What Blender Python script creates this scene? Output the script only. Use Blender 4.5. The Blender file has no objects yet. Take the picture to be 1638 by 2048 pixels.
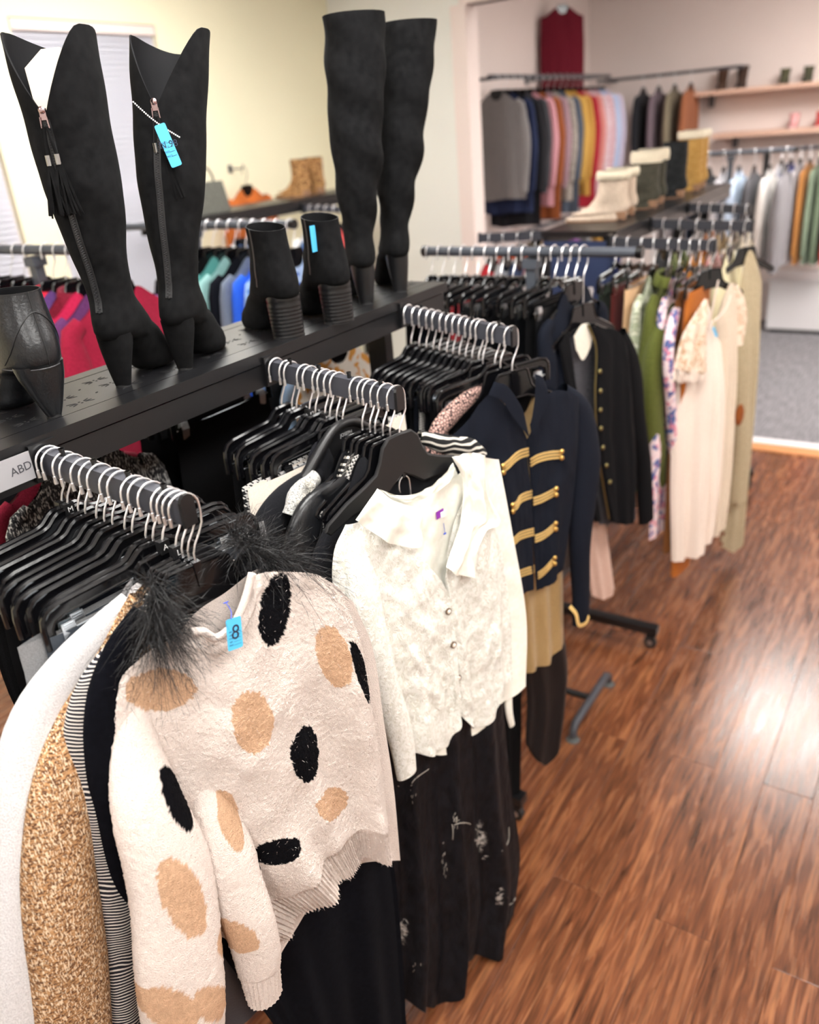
import bpy, math, random
import numpy as np
from mathutils import Vector, Matrix

random.seed(11)
RNG = np.random.default_rng(11)
SC = bpy.context.scene
COL = SC.collection
PI = math.pi

# ---------------------------------------------------------------- camera
FPX = 1640.0
CAMZ = 2.15
_yaw, _pit, _rol = math.radians(34.5), math.radians(25.1), math.radians(-5.05)
_f = np.array([math.cos(_yaw) * math.cos(_pit), math.sin(_yaw) * math.cos(_pit), -math.sin(_pit)])
_r = np.array([math.sin(_yaw), -math.cos(_yaw), 0.0])
_u = np.cross(_r, _f)
C_R = math.cos(_rol) * _r + math.sin(_rol) * _u
C_U = -math.sin(_rol) * _r + math.cos(_rol) * _u
C_F = _f
CAM = np.array([0.0, 0.0, CAMZ])
cam_d = bpy.data.cameras.new('camera')
cam = bpy.data.objects.new('camera', cam_d)
COL.objects.link(cam)
cam.matrix_world = Matrix(((C_R[0], C_U[0], -C_F[0], 0), (C_R[1], C_U[1], -C_F[1], 0), (C_R[2], C_U[2], -C_F[2], CAMZ), (0, 0, 0, 1)))
cam_d.sensor_fit = 'HORIZONTAL'
cam_d.sensor_width = 36.0
cam_d.lens = FPX / 1638.0 * 36.0
cam_d.clip_start = 0.05
cam_d.dof.use_dof = True
cam_d.dof.focus_distance = 1.40
cam_d.dof.aperture_fstop = (cam_d.lens / 1000.0) / 0.0125
SC.camera = cam
SC.cycles.max_bounces = 8
SC.cycles.diffuse_bounces = 3
SC.cycles.glossy_bounces = 3
SC.cycles.caustics_reflective = False
SC.cycles.caustics_refractive = False

# ---------------------------------------------------------------- world, exposure
SC.view_settings.view_transform = 'Standard'
SC.view_settings.look = 'None'
SC.view_settings.exposure = 0.75
SC.view_settings.gamma = 1.0
SC.view_settings.use_curve_mapping = False
world = bpy.data.worlds.new('world')
SC.world = world
world.use_nodes = True
wn = world.node_tree
wn.nodes['Background'].inputs[0].default_value = (0.85, 0.93, 1.0, 1)
wn.nodes['Background'].inputs[1].default_value = 1.5
CEIL_Z = 3.30
PANEL_POWER = 15.0
# ceiling light panels: (x, y), 1.2 x 0.6 m each
PANELS = [(-1.6, -0.5), (0.3, -1.1), (-1.3, 2.1), (1.1, 0.7), (3.4, -1.1), (3.2, 3.0), (6.75, 0.75), (6.75, -0.05), (8.2, -1.6)]  # second of the far-room panels is added to widen the floor highlight


def ray(px, py):
    return C_F + C_R * ((px - 819.0) / FPX) - C_U * ((py - 1024.0) / FPX)


def at_z(px, py, z):
    d = ray(px, py)
    return CAM + d * ((z - CAMZ) / d[2])


def at_y(px, py, y):
    d = ray(px, py)
    return CAM + d * (y / d[1])


def at_x(px, py, x):
    d = ray(px, py)
    return CAM + d * (x / d[0])


class Frame:
    """A vertical hanging plane: origin on the bar, width direction turned by a (radians) about Z."""
    def __init__(self, o, a=0.0):
        self.o = np.array(o, float)
        self.a = a
        self.d = np.array([math.cos(a), math.sin(a), 0.0])
        self.n = np.array([math.sin(a), -math.cos(a), 0.0])

    def uv(self, px, py, w=0.0):
        r = ray(px, py)
        p0 = self.o + self.n * w
        t = ((p0 - CAM) @ self.n) / (r @ self.n)
        h = CAM + r * t
        return ((h - self.o) @ self.d, h[2] - self.o[2])

    def pt(self, px, py, w=0.0):
        u, v = self.uv(px, py, w)
        return (u, -w, v)

    def line(self, pts, w=0.0):
        return [self.uv(x, y, w) for x, y in pts]


# ---------------------------------------------------------------- materials
MATS = {}


def _nt(name):
    m = bpy.data.materials.new(name)
    m.use_nodes = True
    nt = m.node_tree
    b = nt.nodes['Principled BSDF']
    return m, nt, b


def rgb(c):
    return (c[0], c[1], c[2], 1.0)


def hexc(h):
    h = h.lstrip('#')
    out = []
    for i in (0, 2, 4):
        v = int(h[i:i + 2], 16) / 255.0
        out.append(v / 12.92 if v <= 0.04045 else ((v + 0.055) / 1.055) ** 2.4)
    return tuple(out)


def plain(name, c, rough=0.5, metal=0.0, spec=None, bump=0.0, bscale=300.0, coat=0.0):
    if name in MATS:
        return MATS[name]
    m, nt, b = _nt(name)
    b.inputs['Base Color'].default_value = rgb(c)
    b.inputs['Roughness'].default_value = rough
    b.inputs['Metallic'].default_value = metal
    if spec is not None:
        b.inputs['Specular IOR Level'].default_value = spec
    if coat:
        b.inputs['Coat Weight'].default_value = coat
        b.inputs['Coat Roughness'].default_value = 0.15
    tc = nt.nodes.new('ShaderNodeTexCoord')
    nz = nt.nodes.new('ShaderNodeTexNoise')
    nz.inputs['Scale'].default_value = bscale
    nt.links.new(tc.outputs['Object'], nz.inputs['Vector'])
    if bump:
        bp = nt.nodes.new('ShaderNodeBump')
        bp.inputs['Strength'].default_value = bump
        bp.inputs['Distance'].default_value = 0.002
        nt.links.new(nz.outputs['Fac'], bp.inputs['Height'])
        nt.links.new(bp.outputs['Normal'], b.inputs['Normal'])
    MATS[name] = m
    return m


def emit(name, c, s):
    m, nt, b = _nt(name)
    b.inputs['Base Color'].default_value = rgb(c)
    b.inputs['Emission Color'].default_value = rgb(c)
    b.inputs['Emission Strength'].default_value = s
    return m


def fabric(name, c1, c2=None, scale=350.0, rough=0.9, bump=0.35, sheen=0.15, contrast=0.5, dist=0.0015, stretch=(1, 1, 1), detail=4.0, attr=None, spec=0.25):
    if name in MATS:
        return MATS[name]
    m, nt, b = _nt(name)
    L = nt.links.new
    tc = nt.nodes.new('ShaderNodeTexCoord')
    mp = nt.nodes.new('ShaderNodeMapping')
    mp.inputs['Scale'].default_value = stretch
    L(tc.outputs['Object'], mp.inputs['Vector'])
    nz = nt.nodes.new('ShaderNodeTexNoise')
    nz.inputs['Scale'].default_value = scale
    nz.inputs['Detail'].default_value = detail
    L(mp.outputs['Vector'], nz.inputs['Vector'])
    rp = nt.nodes.new('ShaderNodeValToRGB')
    rp.color_ramp.elements[0].position = 0.5 - 0.25 * contrast
    rp.color_ramp.elements[1].position = 0.5 + 0.25 * contrast
    c2 = c2 or tuple(min(1.0, x * 1.35 + 0.003) for x in c1)
    rp.color_ramp.elements[0].color = rgb(c1)
    rp.color_ramp.elements[1].color = rgb(c2)
    L(nz.outputs['Fac'], rp.inputs['Fac'])
    if attr:
        at = nt.nodes.new('ShaderNodeAttribute')
        at.attribute_name = attr
        mx = nt.nodes.new('ShaderNodeMix')
        mx.data_type = 'RGBA'
        mx.blend_type = 'MULTIPLY'
        mx.inputs['Factor'].default_value = 1.0
        L(rp.outputs['Color'], mx.inputs[6])
        L(at.outputs['Color'], mx.inputs[7])
        L(mx.outputs[2], b.inputs['Base Color'])
    else:
        L(rp.outputs['Color'], b.inputs['Base Color'])
    b.inputs['Roughness'].default_value = rough
    b.inputs['Specular IOR Level'].default_value = spec
    b.inputs['Sheen Weight'].default_value = sheen
    b.inputs['Sheen Roughness'].default_value = 0.5
    bp = nt.nodes.new('ShaderNodeBump')
    bp.inputs['Strength'].default_value = bump
    bp.inputs['Distance'].default_value = dist
    L(nz.outputs['Fac'], bp.inputs['Height'])
    L(bp.outputs['Normal'], b.inputs['Normal'])
    MATS[name] = m
    return m


def pattern(name, kind, ca, cb, size, rough=0.85, cc=None, bump=0.25):
    """Woven or printed patterns worked out from object coordinates (x along the hanger, z down)."""
    if name in MATS:
        return MATS[name]
    m, nt, b = _nt(name)
    L = nt.links.new
    N = nt.nodes.new
    tc = N('ShaderNodeTexCoord')

    def mix(fac, a, c):
        x = N('ShaderNodeMix'); x.data_type = 'RGBA'
        L(fac, x.inputs['Factor'])
        for i, v in ((6, a), (7, c)):
            if isinstance(v, tuple):
                x.inputs[i].default_value = rgb(v)
            else:
                L(v, x.inputs[i])
        return x.outputs[2]

    def math_(op, a, c=None):
        x = N('ShaderNodeMath'); x.operation = op
        for i, v in ((0, a), (1, c)):
            if v is None:
                continue
            if isinstance(v, (int, float)):
                x.inputs[i].default_value = v
            else:
                L(v, x.inputs[i])
        return x.outputs[0]
    height = None
    if kind == 'stripe':
        sp = N('ShaderNodeSeparateXYZ'); L(tc.outputs['Object'], sp.inputs[0])
        nz = N('ShaderNodeTexNoise'); nz.inputs['Scale'].default_value = 9
        L(tc.outputs['Object'], nz.inputs['Vector'])
        zz = math_('ADD', sp.outputs['Z'], math_('MULTIPLY', nz.outputs['Fac'], 0.05))
        zz = math_('ADD', zz, math_('MULTIPLY', sp.outputs['X'], 0.35))
        fr = math_('FRACT', math_('MULTIPLY', zz, 1.0 / size))
        fac = math_('GREATER_THAN', fr, 0.62)
        col = mix(fac, ca, cb)
        height = fac
    elif kind == 'check':
        sp = N('ShaderNodeSeparateXYZ'); L(tc.outputs['Object'], sp.inputs[0])
        fx = math_('FRACT', math_('MULTIPLY', math_('ADD', sp.outputs['X'], math_('MULTIPLY', sp.outputs['Y'], 0.6)), 1.0 / size))
        fz = math_('FRACT', math_('MULTIPLY', sp.outputs['Z'], 1.0 / size))
        bx = math_('GREATER_THAN', fx, 0.5)
        bz = math_('GREATER_THAN', fz, 0.5)
        # houndstooth: solid where both, twill diagonals where one
        dg = math_('FRACT', math_('MULTIPLY', math_('ADD', fx, fz), 2.0))
        dgb = math_('GREATER_THAN', dg, 0.5)
        both = math_('MULTIPLY', bx, bz)
        one = math_('ABSOLUTE', math_('SUBTRACT', bx, bz))
        fac = math_('ADD', both, math_('MULTIPLY', one, dgb))
        col = mix(fac, ca, cb)
        height = fac
    elif kind == 'tweed':
        mp = N('ShaderNodeMapping'); mp.inputs['Scale'].default_value = (1, 0.6, 2.4)
        L(tc.outputs['Object'], mp.inputs['Vector'])
        n1 = N('ShaderNodeTexNoise'); n1.inputs['Scale'].default_value = 1.0 / size; n1.inputs['Detail'].default_value = 3
        L(mp.outputs[0], n1.inputs['Vector'])
        mp2 = N('ShaderNodeMapping'); mp2.inputs['Scale'].default_value = (2.6, 1.4, 0.8); mp2.inputs['Location'].default_value = (3, 1, 5)
        L(tc.outputs['Object'], mp2.inputs['Vector'])
        n2 = N('ShaderNodeTexNoise'); n2.inputs['Scale'].default_value = 1.0 / size; n2.inputs['Detail'].default_value = 3
        L(mp2.outputs[0], n2.inputs['Vector'])
        r1 = N('ShaderNodeValToRGB'); r1.color_ramp.elements[0].position = 0.42; r1.color_ramp.elements[1].position = 0.58
        L(n1.outputs['Fac'], r1.inputs['Fac'])
        r1.color_ramp.elements[0].color = rgb(ca); r1.color_ramp.elements[1].color = rgb(cb)
        f2 = N('ShaderNodeMapRange'); f2.inputs['From Min'].default_value = 0.52; f2.inputs['From Max'].default_value = 0.62
        L(n2.outputs['Fac'], f2.inputs['Value'])
        col = mix(f2.outputs[0], r1.outputs['Color'], cc)
        height = math_('ADD', n1.outputs['Fac'], n2.outputs['Fac'])
    elif kind == 'lattice':
        vo = N('ShaderNodeTexVoronoi'); vo.feature = 'DISTANCE_TO_EDGE'; vo.inputs['Scale'].default_value = 1.0 / size
        L(tc.outputs['Object'], vo.inputs['Vector'])
        fac = math_('GREATER_THAN', vo.outputs['Distance'], 0.12)
        col = mix(fac, ca, cb)
        height = fac
    elif kind == 'lace':
        # corded lace: curling cords over a sheer net, with leaf-shaped fillings
        def wave(scale, dist, loc):
            mp = N('ShaderNodeMapping'); mp.inputs['Location'].default_value = loc
            L(tc.outputs['Object'], mp.inputs['Vector'])
            w = N('ShaderNodeTexWave'); w.inputs['Scale'].default_value = scale; w.inputs['Distortion'].default_value = dist
            w.inputs['Detail'].default_value = 1.5; w.inputs['Detail Scale'].default_value = 0.9
            L(mp.outputs[0], w.inputs['Vector'])
            return w.outputs['Fac']
        w1 = wave(0.30 / size, 26.0, (0, 0, 0))
        cord = N('ShaderNodeMapRange'); cord.inputs['From Min'].default_value = 0.62; cord.inputs['From Max'].default_value = 0.90
        L(w1, cord.inputs['Value'])
        n2 = N('ShaderNodeTexNoise'); n2.inputs['Scale'].default_value = 0.55 / size; n2.inputs['Detail'].default_value = 2
        L(tc.outputs['Object'], n2.inputs['Vector'])
        leaf = N('ShaderNodeMapRange'); leaf.inputs['From Min'].default_value = 0.46; leaf.inputs['From Max'].default_value = 0.54
        L(n2.outputs['Fac'], leaf.inputs['Value'])
        fac = math_('MAXIMUM', cord.outputs[0], math_('MULTIPLY', leaf.outputs[0], 0.75))
        col = mix(fac, cb, ca)
        height = math_('ADD', math_('MULTIPLY', cord.outputs[0], 0.8), math_('MULTIPLY', leaf.outputs[0], 0.35))
    elif kind == 'floral':
        nz = N('ShaderNodeTexNoise'); nz.inputs['Scale'].default_value = 1.0 / size; nz.inputs['Detail'].default_value = 1
        L(tc.outputs['Object'], nz.inputs['Vector'])
        fac = math_('GREATER_THAN', nz.outputs['Fac'], 0.56)
        n2 = N('ShaderNodeTexNoise'); n2.inputs['Scale'].default_value = 1.7 / size
        mp = N('ShaderNodeMapping'); mp.inputs['Location'].default_value = (4, 7, 1)
        L(tc.outputs['Object'], mp.inputs['Vector']); L(mp.outputs[0], n2.inputs['Vector'])
        fac2 = math_('GREATER_THAN', n2.outputs['Fac'], 0.58)
        col = mix(fac2, mix(fac, ca, cb), cc or cb)
        height = nz.outputs['Fac']
    L(col, b.inputs['Base Color'])
    b.inputs['Roughness'].default_value = rough
    b.inputs['Specular IOR Level'].default_value = 0.25
    nf = N('ShaderNodeTexNoise'); nf.inputs['Scale'].default_value = 900
    L(tc.outputs['Object'], nf.inputs['Vector'])
    h = math_('ADD', math_('MULTIPLY', height, 1.0), math_('MULTIPLY', nf.outputs['Fac'], 0.35))
    bp = N('ShaderNodeBump'); bp.inputs['Strength'].default_value = bump; bp.inputs['Distance'].default_value = 0.0015
    L(h, bp.inputs['Height']); L(bp.outputs['Normal'], b.inputs['Normal'])
    MATS[name] = m
    return m


PLASTIC = plain('black_plastic', (0.004, 0.004, 0.005), 0.17, bump=0.04, bscale=120)
PLASTIC_M = plain('matte_black_plastic', (0.009, 0.009, 0.010), 0.40, bump=0.05, bscale=400)
CHROME = plain('chrome', (0.95, 0.95, 0.97), 0.34, 1.0, bump=0.03, bscale=60)
STEEL = plain('zinc_steel', (0.62, 0.66, 0.70), 0.32, 1.0, bump=0.05, bscale=200)
POWDER = plain('charcoal_powder_coat', (0.046, 0.048, 0.060), 0.42, bump=0.10, bscale=900)
POWDER_B = plain('black_powder_coat', (0.006, 0.006, 0.007), 0.34, bump=0.08, bscale=900)
RACKGREY = plain('slate_rack_paint', (0.075, 0.085, 0.105), 0.45, bump=0.05, bscale=500)
WHITEP = plain('white_print', (0.85, 0.85, 0.85), 0.6)
GREYP = plain('grey_print', (0.48, 0.48, 0.49), 0.5)
INK = plain('dark_ink', (0.012, 0.02, 0.05), 0.6)
BLUETAG = plain('blue_card', hexc('#4fb6e6'), 0.6, bump=0.03, bscale=500)
RUBBER = plain('black_rubber', (0.015, 0.015, 0.016), 0.6, bump=0.1, bscale=300)
GOLD = plain('gold_braid', hexc('#e3c07a'), 0.5, 0.35, bump=0.4, bscale=900)
GOLDB = plain('gold_button', hexc('#d2ab62'), 0.28, 0.9, bump=0.3, bscale=350)
BRONZE = plain('antique_brass', hexc('#8d8256'), 0.35, 0.9, bump=0.2, bscale=300)
SUEDE = fabric('black_suede', (0.0030, 0.0030, 0.0034), (0.0085, 0.0085, 0.0090), 60, 0.95, 0.25, 0.01, 0.9, spec=0.10)
LEATHER = plain('black_leather', (0.006, 0.0065, 0.008), 0.33, bump=0.22, bscale=220)
STACK = plain('stacked_heel', (0.006, 0.006, 0.007), 0.36, bump=0.15, bscale=150)
BLACKF = fabric('black_cotton', (0.0035, 0.0035, 0.0040), (0.007, 0.007, 0.008), 500, 0.92, 0.3, 0.0, spec=0.12)
SATIN = plain('black_satin', (0.005, 0.005, 0.006), 0.42, bump=0.15, bscale=60)
NAVYF = fabric('navy_wool', (0.0045, 0.0062, 0.0125), (0.008, 0.0105, 0.0185), 700, 0.85, 0.25, 0.0, spec=0.15)


# ---------------------------------------------------------------- mesh building
class MB:
    def __init__(self):
        self.v = []
        self.f = []

    def add(self, verts, faces):
        o = len(self.v)
        self.v.extend([tuple(map(float, p)) for p in verts])
        self.f.extend([tuple(i + o for i in q) for q in faces])
        return self

    def box(self, c, s, rz=0.0):
        x, y, z = s[0] / 2, s[1] / 2, s[2] / 2
        ca, sa = math.cos(rz), math.sin(rz)
        vs = []
        for dz in (-z, z):
            for dx, dy in ((-x, -y), (x, -y), (x, y), (-x, y)):
                vs.append((c[0] + dx * ca - dy * sa, c[1] + dx * sa + dy * ca, c[2] + dz))
        return self.add(vs, [(3, 2, 1, 0), (4, 5, 6, 7), (0, 1, 5, 4), (1, 2, 6, 5), (2, 3, 7, 6), (3, 0, 4, 7)])

    def prism(self, poly, y0, y1):
        """polygon in (x, z), extruded along y"""
        n = len(poly)
        vs = [(p[0], y0, p[1]) for p in poly] + [(p[0], y1, p[1]) for p in poly]
        fs = [tuple(range(n)), tuple(range(2 * n - 1, n - 1, -1))]
        fs += [(i, i + n, (i + 1) % n + n, (i + 1) % n) for i in range(n)]
        return self.add(vs, fs)

    def prism_z(self, poly, z0, z1):
        n = len(poly)
        vs = [(p[0], p[1], z0) for p in poly] + [(p[0], p[1], z1) for p in poly]
        fs = [tuple(range(n - 1, -1, -1)), tuple(range(n, 2 * n))]
        fs += [(i, (i + 1) % n, (i + 1) % n + n, i + n) for i in range(n)]
        return self.add(vs, fs)

    def tube(self, pts, r, n=8, caps=True, flat=1.0, closed=False, wob=None):
        P = np.array(pts, float)
        m = len(P)
        R = np.full(m, r, float) if np.isscalar(r) else np.array(r, float)
        T = np.zeros_like(P)
        T[1:-1] = P[2:] - P[:-2]
        T[0] = P[1] - P[0]
        T[-1] = P[-1] - P[-2]
        if closed:
            T[0] = P[1] - P[-1]
            T[-1] = P[0] - P[-2]
        T /= np.linalg.norm(T, axis=1)[:, None] + 1e-12
        a = np.array([0.0, 1.0, 0.0]) if abs(T[0][1]) < 0.9 else np.array([1.0, 0, 0])
        vs = []
        nrm = a - T[0] * (a @ T[0])
        nrm /= np.linalg.norm(nrm)
        for i in range(m):
            nrm = nrm - T[i] * (nrm @ T[i])
            nrm /= np.linalg.norm(nrm) + 1e-12
            b = np.cross(T[i], nrm)
            for k in range(n):
                an = 2 * PI * k / n
                q = 1.0
                if wob is not None:
                    q = 1.0 + wob(i / max(1, m - 1), an)
                vs.append(P[i] + (nrm * math.cos(an) * flat + b * math.sin(an)) * R[i] * q)
        fs = []
        for i in range(m - (0 if closed else 1)):
            for k in range(n):
                j = (i + 1) % m
                fs.append((i * n + k, i * n + (k + 1) % n, j * n + (k + 1) % n, j * n + k))
        if caps and not closed:
            fs.append(tuple(range(n - 1, -1, -1)))
            fs.append(tuple(range((m - 1) * n, m * n)))
        return self.add(vs, fs)

    def rings(self, rs, cap0=False, cap1=False):
        """loft closed rings (arrays of equal length)"""
        n = len(rs[0])
        vs = [p for r in rs for p in r]
        fs = []
        for i in range(len(rs) - 1):
            for k in range(n):
                fs.append((i * n + k, i * n + (k + 1) % n, (i + 1) * n + (k + 1) % n, (i + 1) * n + k))
        if cap0:
            fs.append(tuple(range(n - 1, -1, -1)))
        if cap1:
            fs.append(tuple(range((len(rs) - 1) * n, len(rs) * n)))
        return self.add(vs, fs)

    def grid(self, A):
        """A: (nv, nu, 3)"""
        nv, nu = A.shape[:2]
        fs = []
        for i in range(nv - 1):
            for k in range(nu - 1):
                fs.append((i * nu + k, i * nu + k + 1, (i + 1) * nu + k + 1, (i + 1) * nu + k))
        return self.add(A.reshape(-1, 3), fs)

    def cyl(self, c, r, h, axis='z', n=16, r2=None):
        r2 = r if r2 is None else r2
        rs = []
        for s, rr in ((-h / 2, r), (h / 2, r2)):
            ring = []
            for k in range(n):
                a = 2 * PI * k / n
                x, y = rr * math.cos(a), rr * math.sin(a)
                p = {'z': (x, y, s), 'y': (x, s, y), 'x': (s, x, y)}[axis]
                ring.append((c[0] + p[0], c[1] + p[1], c[2] + p[2]))
            rs.append(ring)
        return self.rings(rs, True, True)

    def ball(self, c, r, n=10, sq=(1, 1, 1)):
        rs = []
        for i in range(1, n):
            ph = PI * i / n
            rs.append([(c[0] + r * sq[0] * math.sin(ph) * math.cos(2 * PI * k / (n + 2)),
                        c[1] + r * sq[1] * math.sin(ph) * math.sin(2 * PI * k / (n + 2)),
                        c[2] + r * sq[2] * math.cos(ph)) for k in range(n + 2)])
        return self.rings(rs, True, True)

    def mesh(self, name, mat, smooth=True, sharp=40):
        me = bpy.data.meshes.new(name)
        me.from_pydata(self.v, [], self.f)
        if mat is not None:
            me.materials.append(mat)
        if smooth:
            me.polygons.foreach_set('use_smooth', [True] * len(me.polygons))
            me.set_sharp_from_angle(angle=math.radians(sharp))
        me.update()
        return me

    def build(self, name, mat, parent=None, smooth=True, sharp=40):
        return link(name, self.mesh(name, mat, smooth, sharp), parent)


def link(name, me, parent=None):
    o = bpy.data.objects.new(name, me)
    COL.objects.link(o)
    if parent is not None:
        o.parent = parent
    return o


def thing(name, label, cat, loc=(0, 0, 0), rz=0.0, group=None):
    o = bpy.data.objects.new(name, None)
    COL.objects.link(o)
    o.location = loc
    o.rotation_euler = (0, 0, rz)
    o.empty_display_size = 0.05
    return tag(o, label, cat, group)


def tag(o, label, cat, group=None):
    o['label'] = label
    o['category'] = cat
    if group:
        o['group'] = group
    return o


def struct(o):
    o['kind'] = 'structure'
    return o


def stuff(o):
    o['kind'] = 'stuff'
    return o


def text_mesh(body, size, extrude=0.0002):
    cu = bpy.data.curves.new('lettering', 'FONT')
    cu.body = body
    cu.size = size
    cu.extrude = extrude
    cu.align_x = 'CENTER'
    cu.align_y = 'CENTER'
    o = bpy.data.objects.new('lettering', cu)
    COL.objects.link(o)
    dg = bpy.context.evaluated_depsgraph_get()
    me = bpy.data.meshes.new_from_object(o.evaluated_get(dg))
    bpy.data.objects.remove(o)
    bpy.data.curves.remove(cu)
    return me


def lettering(name, body, size, mat, parent, M, extrude=0.0002):
    """text as thin raised print; M places it (text lies in local xy, facing +z)"""
    me = text_mesh(body, size, extrude)
    me.materials.clear()
    me.materials.append(mat)
    me.transform(M)
    return link(name, me, parent)


FACE_FRONT = Matrix.Rotation(PI / 2, 4, 'X')     # text stands up and faces local -y


def smooth_line(pts, n):
    """Catmull-Rom through pts, n samples even by length"""
    P = np.array(pts, float)
    if len(P) == 2:
        t = np.linspace(0, 1, n)[:, None]
        return P[0] * (1 - t) + P[1] * t
    Q = np.vstack([2 * P[0] - P[1], P, 2 * P[-1] - P[-2]])
    out = []
    for i in range(1, len(Q) - 2):
        t = np.linspace(0, 1, 16, endpoint=False)[:, None]
        p0, p1, p2, p3 = Q[i - 1], Q[i], Q[i + 1], Q[i + 2]
        out.append(0.5 * ((2 * p1) + (-p0 + p2) * t + (2 * p0 - 5 * p1 + 4 * p2 - p3) * t ** 2 + (-p0 + 3 * p1 - 3 * p2 + p3) * t ** 3))
    S = np.vstack(out + [P[-1:]])
    d = np.r_[0, np.cumsum(np.linalg.norm(np.diff(S, axis=0), axis=1))]
    x = np.linspace(0, d[-1], n)
    return np.stack([np.interp(x, d, S[:, k]) for k in range(S.shape[1])], 1)


def vnoise(x, y, seed=0):
    """smooth value noise on numpy arrays"""
    xi, yi = np.floor(x).astype(int), np.floor(y).astype(int)
    fx, fy = x - xi, y - yi
    fx, fy = fx * fx * (3 - 2 * fx), fy * fy * (3 - 2 * fy)

    def h(a, b):
        n = (a * 374761393 + b * 668265263 + seed * 974711) & 0x7fffffff
        n = ((n ^ (n >> 13)) * 1274126177) & 0x7fffffff
        return ((n ^ (n >> 16)) & 0xffff) / 32768.0 - 1.0
    return (h(xi, yi) * (1 - fx) + h(xi + 1, yi) * fx) * (1 - fy) + (h(xi, yi + 1) * (1 - fx) + h(xi + 1, yi + 1) * fx) * fy


class Sheet:
    """A cloth panel: a Coons patch of four edge lines in (u, v), bulged out along w."""
    def __init__(self, top, bot, lef, rig, nu, nv, T, folds=(), seed=0, wr=0.0, wscale=14, ramp=0.25, p=2.4, t0=0.25, w0=0.0, side=1, edge0=False, wramp=0.0):
        s = np.linspace(0, 1, nu)
        t = np.linspace(0, 1, nv)
        A, B = smooth_line(top, nu), smooth_line(bot, nu)
        Lf, Rg = smooth_line(lef, nv), smooth_line(rig, nv)
        S, Tt = np.meshgrid(s, t)
        S3, T3 = S[..., None], Tt[..., None]
        G = (1 - T3) * A[None] + T3 * B[None] + (1 - S3) * Lf[:, None] + S3 * Rg[:, None] \
            - ((1 - S3) * (1 - T3) * A[0] + S3 * (1 - T3) * A[-1] + (1 - S3) * T3 * B[0] + S3 * T3 * B[-1])
        prof = np.clip(1 - np.abs(2 * S - 1) ** p, 0, 1) ** 0.6
        if edge0:
            prof = np.clip(prof + 0.25, 0, 1)
        rm = t0 + (1 - t0) * np.clip(Tt / ramp, 0, 1) ** 0.7
        D = T * prof * rm
        for (amp, fr, ph, drift, pw) in folds:
            D = D + amp * np.sin(2 * PI * (fr * S + ph + drift * Tt)) * Tt ** pw * np.clip(prof * 1.5, 0, 1)
        if wr:
            D = D + wr * prof * (vnoise(S * wscale * 0.7, Tt * wscale, seed) + 0.5 * vnoise(S * wscale * 1.7, Tt * wscale * 2.1, seed + 5))
        self.G, self.D, self.S, self.Tt = G, w0 + side * D + wramp * Tt, S, Tt

    def arr(self):
        return np.stack([self.G[..., 0], -self.D, self.G[..., 1]], -1)

    def w(self, u, v):
        d = (self.G[..., 0] - u) ** 2 + (self.G[..., 1] - v) ** 2
        i = np.unravel_index(np.argmin(d), d.shape)
        return float(self.D[i])


def on_sheet(fr, sh, px, py, lift=0.002, guess=0.05):
    """point of a sheet that pixel (px, py) looks at, in the local frame of fr"""
    w = guess
    for _ in range(6):
        u, v = fr.uv(px, py, w)
        w = sh.w(u, v)
    u, v = fr.uv(px, py, w + lift)
    return np.array([u, -(w + lift), v])


def smooth_w(sh):
    pass

# ================================================================ THE ROOM
def wall_paint(name, c):
    return plain(name, c, 0.85, bump=0.06, bscale=140)


YELLOW = wall_paint('pale_yellow_paint', hexc('#fbf5d6'))
WHITE = wall_paint('white_paint', hexc('#f4f4ee'))
PINK = wall_paint('blush_white_paint', hexc('#efe0da'))
TRIM = plain('trim_paint', hexc('#f6e6e0'), 0.5)


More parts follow.
